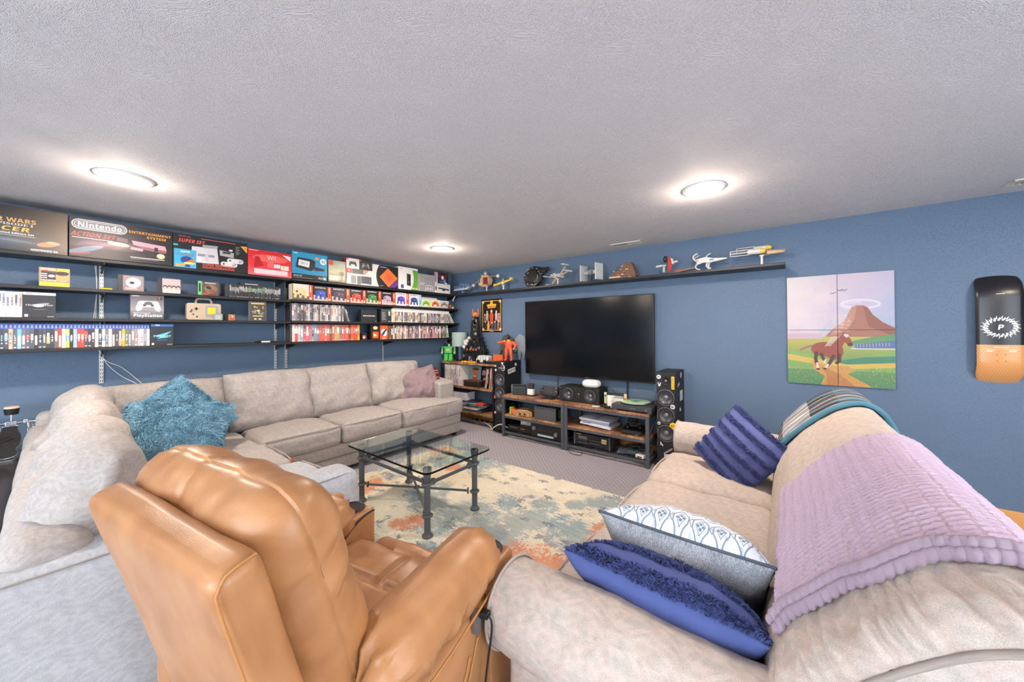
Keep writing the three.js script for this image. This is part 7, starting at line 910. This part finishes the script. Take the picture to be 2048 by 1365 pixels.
// sheet over the arch between s0..s1 and z0..z1, lifted by off + f(s metres, z metres)
const ALEN = archC.getLength();
function over(s0, s1, z0, z1, nu, nv, off, thick, f = () => 0, edge) {
  const pos = [], uv = [], idx = [], top = [], bot = [];
  for (const side of [1, 0]) for (let j = 0; j <= nv; j++) for (let i = 0; i <= nu; i++) {
    const a = i / nu, b = j / nv; let s = lerp(s0, s1, a), z = lerp(z0, z1, b); if (edge) [s, z] = edge(s, z, a, b);
    const rim = Math.min(1, Math.min(a, 1 - a) * nu / 3, Math.min(b, 1 - b) * nv / 3);
    const [x, y] = archAt(clamp(s, 0, 1), side ? off + thick * (0.35 + 0.65 * Math.sqrt(rim)) + f(s * ALEN, z) : off);
    pos.push(x, y, z); uv.push(s * ALEN, z);
  }
  const N = (nu + 1) * (nv + 1), q = (a, b, c, d) => idx.push(a, b, c, a, c, d);
  for (let j = 0; j < nv; j++) for (let i = 0; i < nu; i++) { const a = j * (nu + 1) + i, b = a + 1, c = b + nu + 1, d = a + nu + 1; q(a, d, c, b); q(N + a, N + b, N + c, N + d); }
  for (let i = 0; i < nu; i++) { const a = i, b = i + 1; q(a, b, N + b, N + a); const c = nv * (nu + 1) + i, d = c + 1; q(c, N + c, N + d, d); }
  for (let j = 0; j < nv; j++) { const a = j * (nu + 1), b = a + nu + 1; q(a, N + a, N + b, b); const c = a + nu, d = b + nu; q(c, d, N + d, N + c); }
  const g = new THREE.BufferGeometry(); g.setAttribute('position', new THREE.Float32BufferAttribute(pos, 3)); g.setAttribute('uv', new THREE.Float32BufferAttribute(uv, 2)); g.setIndex(idx); g.computeVertexNormals(); return g;
}
{
  const t = thing('sofa', 'beige sofa with rounded back and loose pillows along the right side', 'sofa', [4.2, 0, 2.15]), F = M.couch, Z0 = 0.965, Z1 = 3.135;
  const P = (n, g, m = F, l) => wpart(n, Array.isArray(g) ? g.map((x) => boxUV(x)) : boxUV(g), m, t, l);
  // back: lofted arch, closing in a rounded, pleated end
  const nu = 240, nv = 150, pos = [], idx = [], mid = [4.52, 0.5];
  for (let j = 0; j <= nv; j++) for (let i = 0; i <= nu; i++) {
    const v = j / nv, s = i / nu; let z, k = 1, e = 0;
    const R = 0.05; if (v < 0.12) { const a = v / 0.12 * Math.PI / 2; z = Z0 + R * (1 - Math.sin(a)) - 0; z = Z0 + R - R * Math.cos(Math.PI / 2 - a) * 0 - R * (1 - Math.sin(a)) * 1; k = 1; z = Z0 + R * (1 - Math.cos(a)); k = -R * (1 - Math.sin(a)); } else if (v > 0.80) { const a = (v - 0.80) / 0.20 * Math.PI / 2; z = Z1 - R + R * Math.sin(a); k = -R * (1 - Math.cos(a)); e = Math.sin(a); } else { z = lerp(Z0 + R, Z1 - R, (v - 0.12) / 0.68); k = 0; }
    let off = k; off += 0.005 * noise(s * 5, z * 3, 1) + 0.002 * noise(s * 20, z * 12, 2);
    const close = smoothstep(z, Z1 - 0.2, Z1 - 0.03); off += 0.008 * close * Math.sin(s * 260 + noise(s * 14, z * 3, 4) * 5) * smoothstep(s, 0.12, 0.3) * (1 - smoothstep(s, 0.62, 0.85)); // gathers running to the end seam
    const [x, y] = archAt(s, off); pos.push(x, y, z);
  }
  for (let j = 0; j < nv; j++) for (let i = 0; i < nu; i++) { const a = j * (nu + 1) + i, b = a + 1, c = b + nu + 1, d = a + nu + 1; idx.push(a, d, c, a, c, b); }
  const g = new THREE.BufferGeometry(); g.setAttribute('position', new THREE.Float32BufferAttribute(pos, 3)); g.setIndex(idx); g.computeVertexNormals(); P('back', g);
  // end panels with a welt
  const endPts = Array.from({ length: 60 }, (_, i) => archAt(i / 59, -0.05)); const face = endPts.concat([[4.65, 0.1], [4.27, 0.1], [4.27, 0.36]]);
  P('back_end', [slab(face, 0.02, 0.004).translate(0, 0, Z1 - 0.019), slab(face, 0.02, 0.004).translate(0, 0, Z0)]);
  wpart('welt', tube(endPts.map(([x, y]) => [x, y, Z1 + 0.002]), 0.006, 120, 8), F, t);
  P('back_core', bx([4.28, 4.67], [0.06, 0.6], [Z0 + 0.03, Z1 - 0.03]));
  P('base', softAt([3.655, 4.70], [0.06, 0.30], [Z0 + 0.02, Z1 - 0.02], 0.03, [0.004, 0, 0], null, 16));
  for (const z of [1.06, 3.22]) for (const x of [3.72, 4.7]) P('foot', cyl(0.028, 0.035, 0.062, x, 0, z, 14), M.blackMatte);
  // arms: a padded roll over a straight panel, the front closed by a piped disc
  const arm = (zc, yc, R, x0, x1, s, l) => {
    const L = x1 - x0, gg = new THREE.CylinderGeometry(R, R, L, 56, 40, true).rotateZ(Math.PI / 2); const p = gg.attributes.position; for (let i = 0; i < p.count; i++) { const x = p.getX(i), y = p.getY(i), z = p.getZ(i), k = 1 + 0.05 * noise(x * 4 + s, y * 4, z * 4) / 1 + 0.018 * noise(x * 12, y * 12 + s, z * 12); p.setXYZ(i, x, y * k, z * k); } gg.computeVertexNormals(); gg.translate((x0 + x1) / 2, yc, zc);
    const cap = new THREE.SphereGeometry(R, 40, 12, 0, Math.PI * 2, 0, Math.PI / 2).scale(1, 0.14, 1).rotateZ(Math.PI / 2).translate(x0, yc, zc);
    const a = P('arm', [gg, cap, softAt([x0 + 0.02, x1], [0.06, yc], [zc - 0.085, zc + (s > 5 ? 0.055 : 0.085)], 0.03, [0.004, 0, 0.006], wr(4, 0.003, s), 22)], F, l);
    wpart('piping', tube(Array.from({ length: 40 }, (_, i) => { const q = i / 40 * Math.PI * 2; return [x0 + 0.001, yc + Math.sin(q) * R * 1.012, zc + Math.cos(q) * R * 1.012]; }), 0.0042, 160, 6, true), F, a);
    
    return a;
  };
  arm(1.115, 0.55, 0.12, 3.635, 4.28, 1, 'far rolled arm'); arm(3.095, 0.53, 0.122, 3.612, 4.27, 7, 'near rolled arm');
  for (const [z0, z1, s] of [[1.205, 1.785, 1], [1.79, 2.385, 2], [2.39, 2.995, 3]]) { P('seat_cushion', softAt([3.60, 4.24], [0.29, 0.475], [z0, z1], 0.055, [0.02, 0.025, 0.003], wr(4, 0.006, s), 30)); wpart('piping', tube([[3.63, 0.455, z0 + 0.025], [3.602, 0.46, lerp(z0, z1, 0.3)], [3.602, 0.46, lerp(z0, z1, 0.7)], [3.63, 0.455, z1 - 0.025]], 0.005, 24, 6), F, t); }
}
// plaid throw over the far end of the sofa back
{
  const pl = data(512, (u, v) => { // u along the arch, v along z
    const band = (x, L) => { for (const [a, b, c] of L) if (x >= a && x < b) return c; return null; };
    const white = [0.93, 0.89, 0.89], grey = [0.47, 0.42, 0.45], blue = [0.55, 0.72, 0.78], dark = [0.27, 0.25, 0.29], tealc = [0.34, 0.46, 0.51];
    const A = band((v * 2.6) % 1, [[0, .10, white], [.10, .30, grey], [.30, .46, blue], [.46, .62, dark], [.62, .70, white], [.70, .86, tealc], [.86, 1, grey]]) ?? grey, B = band((u * 1.0 + 0.08) % 1, [[0, .16, dark], [.16, .34, tealc], [.34, .42, dark], [.42, .60, white], [.60, .74, dark], [.74, .9, tealc], [.9, 1, dark]]) ?? dark;
    const n = (rnd() - 0.5) * 0.06; return [0, 1, 2].map((k) => { const bl = B === white ? lerp(A[k], 0.96, 0.45) : B === dark ? A[k] * 0.78 : A[k] * 0.62 + B[k] * 0.36; return bl + n; });
  });
  const t = thing('throw_blanket', 'grey, white and teal plaid throw over the far end of the beige sofa back', 'blanket', [4.5, 0.9, 1.2]); const pm = mat(0xffffff, 0.95, { map: pl, bumpMap: rep(grain, 6), bumpScale: 0.003 });
  const g = over(0.115, 0.80, 0.915, 1.47, 80, 40, 0.006, 0.016, (s, z) => 0.004 * noise(s * 6, z * 6, 1), (s, z, a, b) => [s, z + 0.05 * (b - 0.2) * (1 - a) + 0.012 * noise(a * 4, b, 2)]); const uvs = g.attributes.uv; for (let i = 0; i < uvs.count; i++) uvs.setXY(i, uvs.getX(i) / 1.05, (uvs.getY(i) - 0.9) / 0.85);
  wpart('blanket', g, pm, t); const es = []; for (let i = 0; i <= 40; i++) { const a = i / 40, s = lerp(0.115, 0.80, a), z = 1.47 + 0.05 * 0.8 * (1 - a) + 0.012 * noise(a * 4, 1, 2), [x, y] = archAt(s, 0.017); es.push([x, y, z]); }
  wpart('fleece_edge', tube(es, 0.013, 120, 8), mat(0x4f7f92, 0.98), t);
}
// lilac chunky knit over the near half
{
  const t = thing('knit_blanket', 'lilac chunky knitted blanket draped over the near end of the beige sofa back', 'blanket', [4.5, 0.9, 2.65]); const RW = 0.034, ST = 0.021;
  const knit = (s, z) => { const r = s / RW + 0.10 * noise(s * 9, z * 9, 4), fr = r - Math.floor(r), row = Math.floor(r), q = z / ST + (row & 1) * 0.5 + 0.25 * noise(s * 20, z * 6, row), fq = q - Math.floor(q);
    const slit = Math.exp(-(((fq - 0.5) / 0.17) ** 2)) * Math.exp(-(((fr - 0.5) / 0.26) ** 2)), groove = Math.exp(-((Math.min(fr, 1 - fr) / 0.10) ** 2));
    return 0.010 - 0.019 * slit - 0.006 * groove * (0.5 + 0.5 * Math.cos(fq * 6.283)) + 0.0015 * Math.cos(fq * 6.283 + (fr > 0.5 ? 1.6 : -1.6)) + 0.003 * noise(s * 7, z * 7, 3) + 0.001 * noise(s * 170, z * 170, 6); };
  const g = over(0.205, 0.80, 2.17, 2.985, 380, 400, 0.002, 0.012, knit, (s, z, a, b) => [s, z + 0.06 * (1 - b) * (1 - smoothstep(a, 0, 0.35)) - 0.07 * (1 - b) * smoothstep(a, 0.1, 0.8) * 0.5 + 0.012 * noise(a * 9, b * 3, 2)]);
  const lm = new THREE.MeshPhysicalMaterial({ color: 0xdcc6dc, roughness: 1, sheen: 0.6, sheenColor: new THREE.Color(0xf4e4f4), sheenRoughness: 0.5, bumpMap: rep(grain, 14), bumpScale: 0.002 });
  wpart('knit', g, lm, t); const es = [], ei = []; for (let i = 0; i <= 60; i++) { const a = i / 60, s = lerp(0.205, 0.80, a), z = 2.985 + 0.012 * noise(a * 9, 3, 2), [x, y] = archAt(s, 0.024), [x2, y2] = archAt(s, 0.012); es.push([x, y, z - 0.004]); ei.push([x2, y2, z + 0.01]); }
  const cable = (pts) => { const c = new THREE.CatmullRomCurve3(pts.map((p) => V(...p))), out = []; for (let i = 0; i < 120; i++) { const p = c.getPointAt(i / 119), d = c.getTangentAt(i / 119); out.push(ball(0.0125, 0, 0, 0, 8).scale(0.8, 1, 1.2).rotateY((i & 1 ? 0.6 : -0.6)).translate(p.x, p.y, p.z)); } return out; };
  wpart('knit_edge', cable(es), lm, t); wpart('knit_edge', cable(ei), lm, t);
}
// throw pillows on the beige sofa
const navyM = new THREE.MeshPhysicalMaterial({ color: 0x4b5a94, roughness: 0.95, sheen: 0.4, bumpMap: rep(weave, 10), bumpScale: 0.0012 }), navyF = mat(0x43528c, 0.95), navyF2 = mat(0x46528a, 0.95), navyM2 = new THREE.MeshPhysicalMaterial({ color: 0x565f95, roughness: 0.95, sheen: 0.4, bumpMap: rep(weave, 10), bumpScale: 0.0012 });
function stripedPillow(label, pos, rot, w, h, d, s, m, fm, k) {
  const t = thing('striped_pillow', label, 'pillow', pos); const g = pillow(w, h, d, { n: 46, pinch: 0.05, wrinkle: 0.008, f: 5, s }); const src = coat(g, 42000, 0, (p, n) => { const ph = ((p.y + h / 2) / h * k) % 1; return p.z > 0.004 && ph > 0.56; }); const mtx = new THREE.Matrix4().makeRotationFromEuler(new THREE.Euler(...rot, 'YXZ'));
  g.applyMatrix4(mtx); part('cushion', boxUV(g), m, t); for (const q of src) { q[0].applyMatrix4(mtx); q[1].applyMatrix4(mtx); } furMesh('tufted_stripes', src, 0.0125, 0.0016, fm, t, V(0, -1, 0.3), 40); return t;
}
stripedPillow('navy pillow with fluffy stripes against the far arm of the beige sofa', [4.05, 0.63, 1.48], [-0.42, -0.42, -0.55], 0.40, 0.40, 0.17, 3, navyM2, navyF2, 6);
stripedPillow('bright blue pillow with fluffy stripes leaning on the near arm of the beige sofa', [3.995, 0.565, 2.865], [-0.93, Math.PI - 0.06, 0.06], 0.50, 0.40, 0.20, 7, navyM, navyF, 5);
{
  const tex = canvas(512, 512, (g, w) => { fill(g, '#dfe6ee', 0, 0, w, w); const B = '#7f97b4', D = '#6a86a8'; for (let j = -1; j < 5; j++) for (let i = -1; i < 6; i++) { const x = i * 102 + (j & 1) * 51, y = j * 128; g.strokeStyle = B; g.lineWidth = 7; g.beginPath(); for (const [a, b] of [[51, 0], [90, 44], [90, 84], [51, 128], [12, 84], [12, 44], [51, 0]]) g.lineTo(x + a, y + b); g.stroke(); g.lineWidth = 4; g.beginPath(); for (const [a, b] of [[51, 26], [76, 64], [51, 102], [26, 64], [51, 26]]) g.lineTo(x + a, y + b); g.stroke(); for (const [a, b] of [[51, 50], [51, 78], [38, 64], [64, 64]]) ell(g, D, x + a, y + b, 8); for (let k = 0; k < 7; k++) ell(g, 'rgba(126,150,184,.35)', x + rr(0, 102), y + rr(0, 128), rr(4, 14), rr(3, 9), rnd() * 3); g.lineWidth = 5; g.beginPath(); g.moveTo(x - 8, y + 40); g.lineTo(x + 8, y + 64); g.lineTo(x - 8, y + 88); g.stroke(); } for (let i = 0; i < 9000; i++) fill(g, `rgba(255,255,255,${rnd() * 0.3})`, rnd() * w, rnd() * w, 2, 1); });
  tex.wrapS = tex.wrapT = THREE.RepeatWrapping; tex.repeat.set(3.6, 3.6);
  const W2 = 0.48, H2 = 0.42, rot = [-0.80, Math.PI + 0.02, 0.05]; const t = thing('patterned_pillow', 'blue and white patterned pillow with grey back behind the bright blue one', 'pillow', [4.0, 0.585, 2.66]);
  const g = pillow(W2, H2, 0.27, { n: 46, pinch: 0.05, wrinkle: 0.008, f: 5, s: 15 }); const q = plain(g), p = q.attributes.position, halves = [[], []];
  for (let i = 0; i < p.count; i += 3) halves[(p.getZ(i) + p.getZ(i + 1) + p.getZ(i + 2)) > 0 ? 0 : 1].push(i, i + 1, i + 2);
  const sub = (ids) => { const o = new THREE.BufferGeometry(); for (const k of ['position', 'normal', 'uv']) { const A = q.attributes[k], a = new Float32Array(ids.length * A.itemSize); ids.forEach((id, n) => { for (let c = 0; c < A.itemSize; c++) a[n * A.itemSize + c] = A.array[id * A.itemSize + c]; }); o.setAttribute(k, new THREE.BufferAttribute(a, A.itemSize)); } return turn(o, ...rot); };
  part('printed_front', sub(halves[0]), mat(0xffffff, 0.9, { map: tex, bumpMap: rep(weave, 12), bumpScale: 0.001 }), t); part('woven_back', sub(halves[1]), mat(0xffffff, 0.95, { map: rep(fabricTex([0.62, 0.65, 0.68], 0.3), 4), bumpMap: rep(weave, 10), bumpScale: 0.002 }), t);
  const rim = []; for (let i = 0; i <= 80; i++) { const a = i / 80 * 4, e = Math.floor(a) % 4, f = (a - Math.floor(a)) * 2 - 1, [u, v] = [[f, -1], [1, f], [-f, 1], [-1, -f]][e]; rim.push(V(W2 / 2 * u * (1 - 0.05 * (1 - v * v)), H2 / 2 * v * (1 - 0.05 * (1 - u * u)), 0)); }
  part('zip_edge', turn(tube(rim.slice(0, 80), 0.0045, 200, 6, true), ...rot), mat(0x4a5664, 0.8), t);
}

renderer.render(scene, camera);
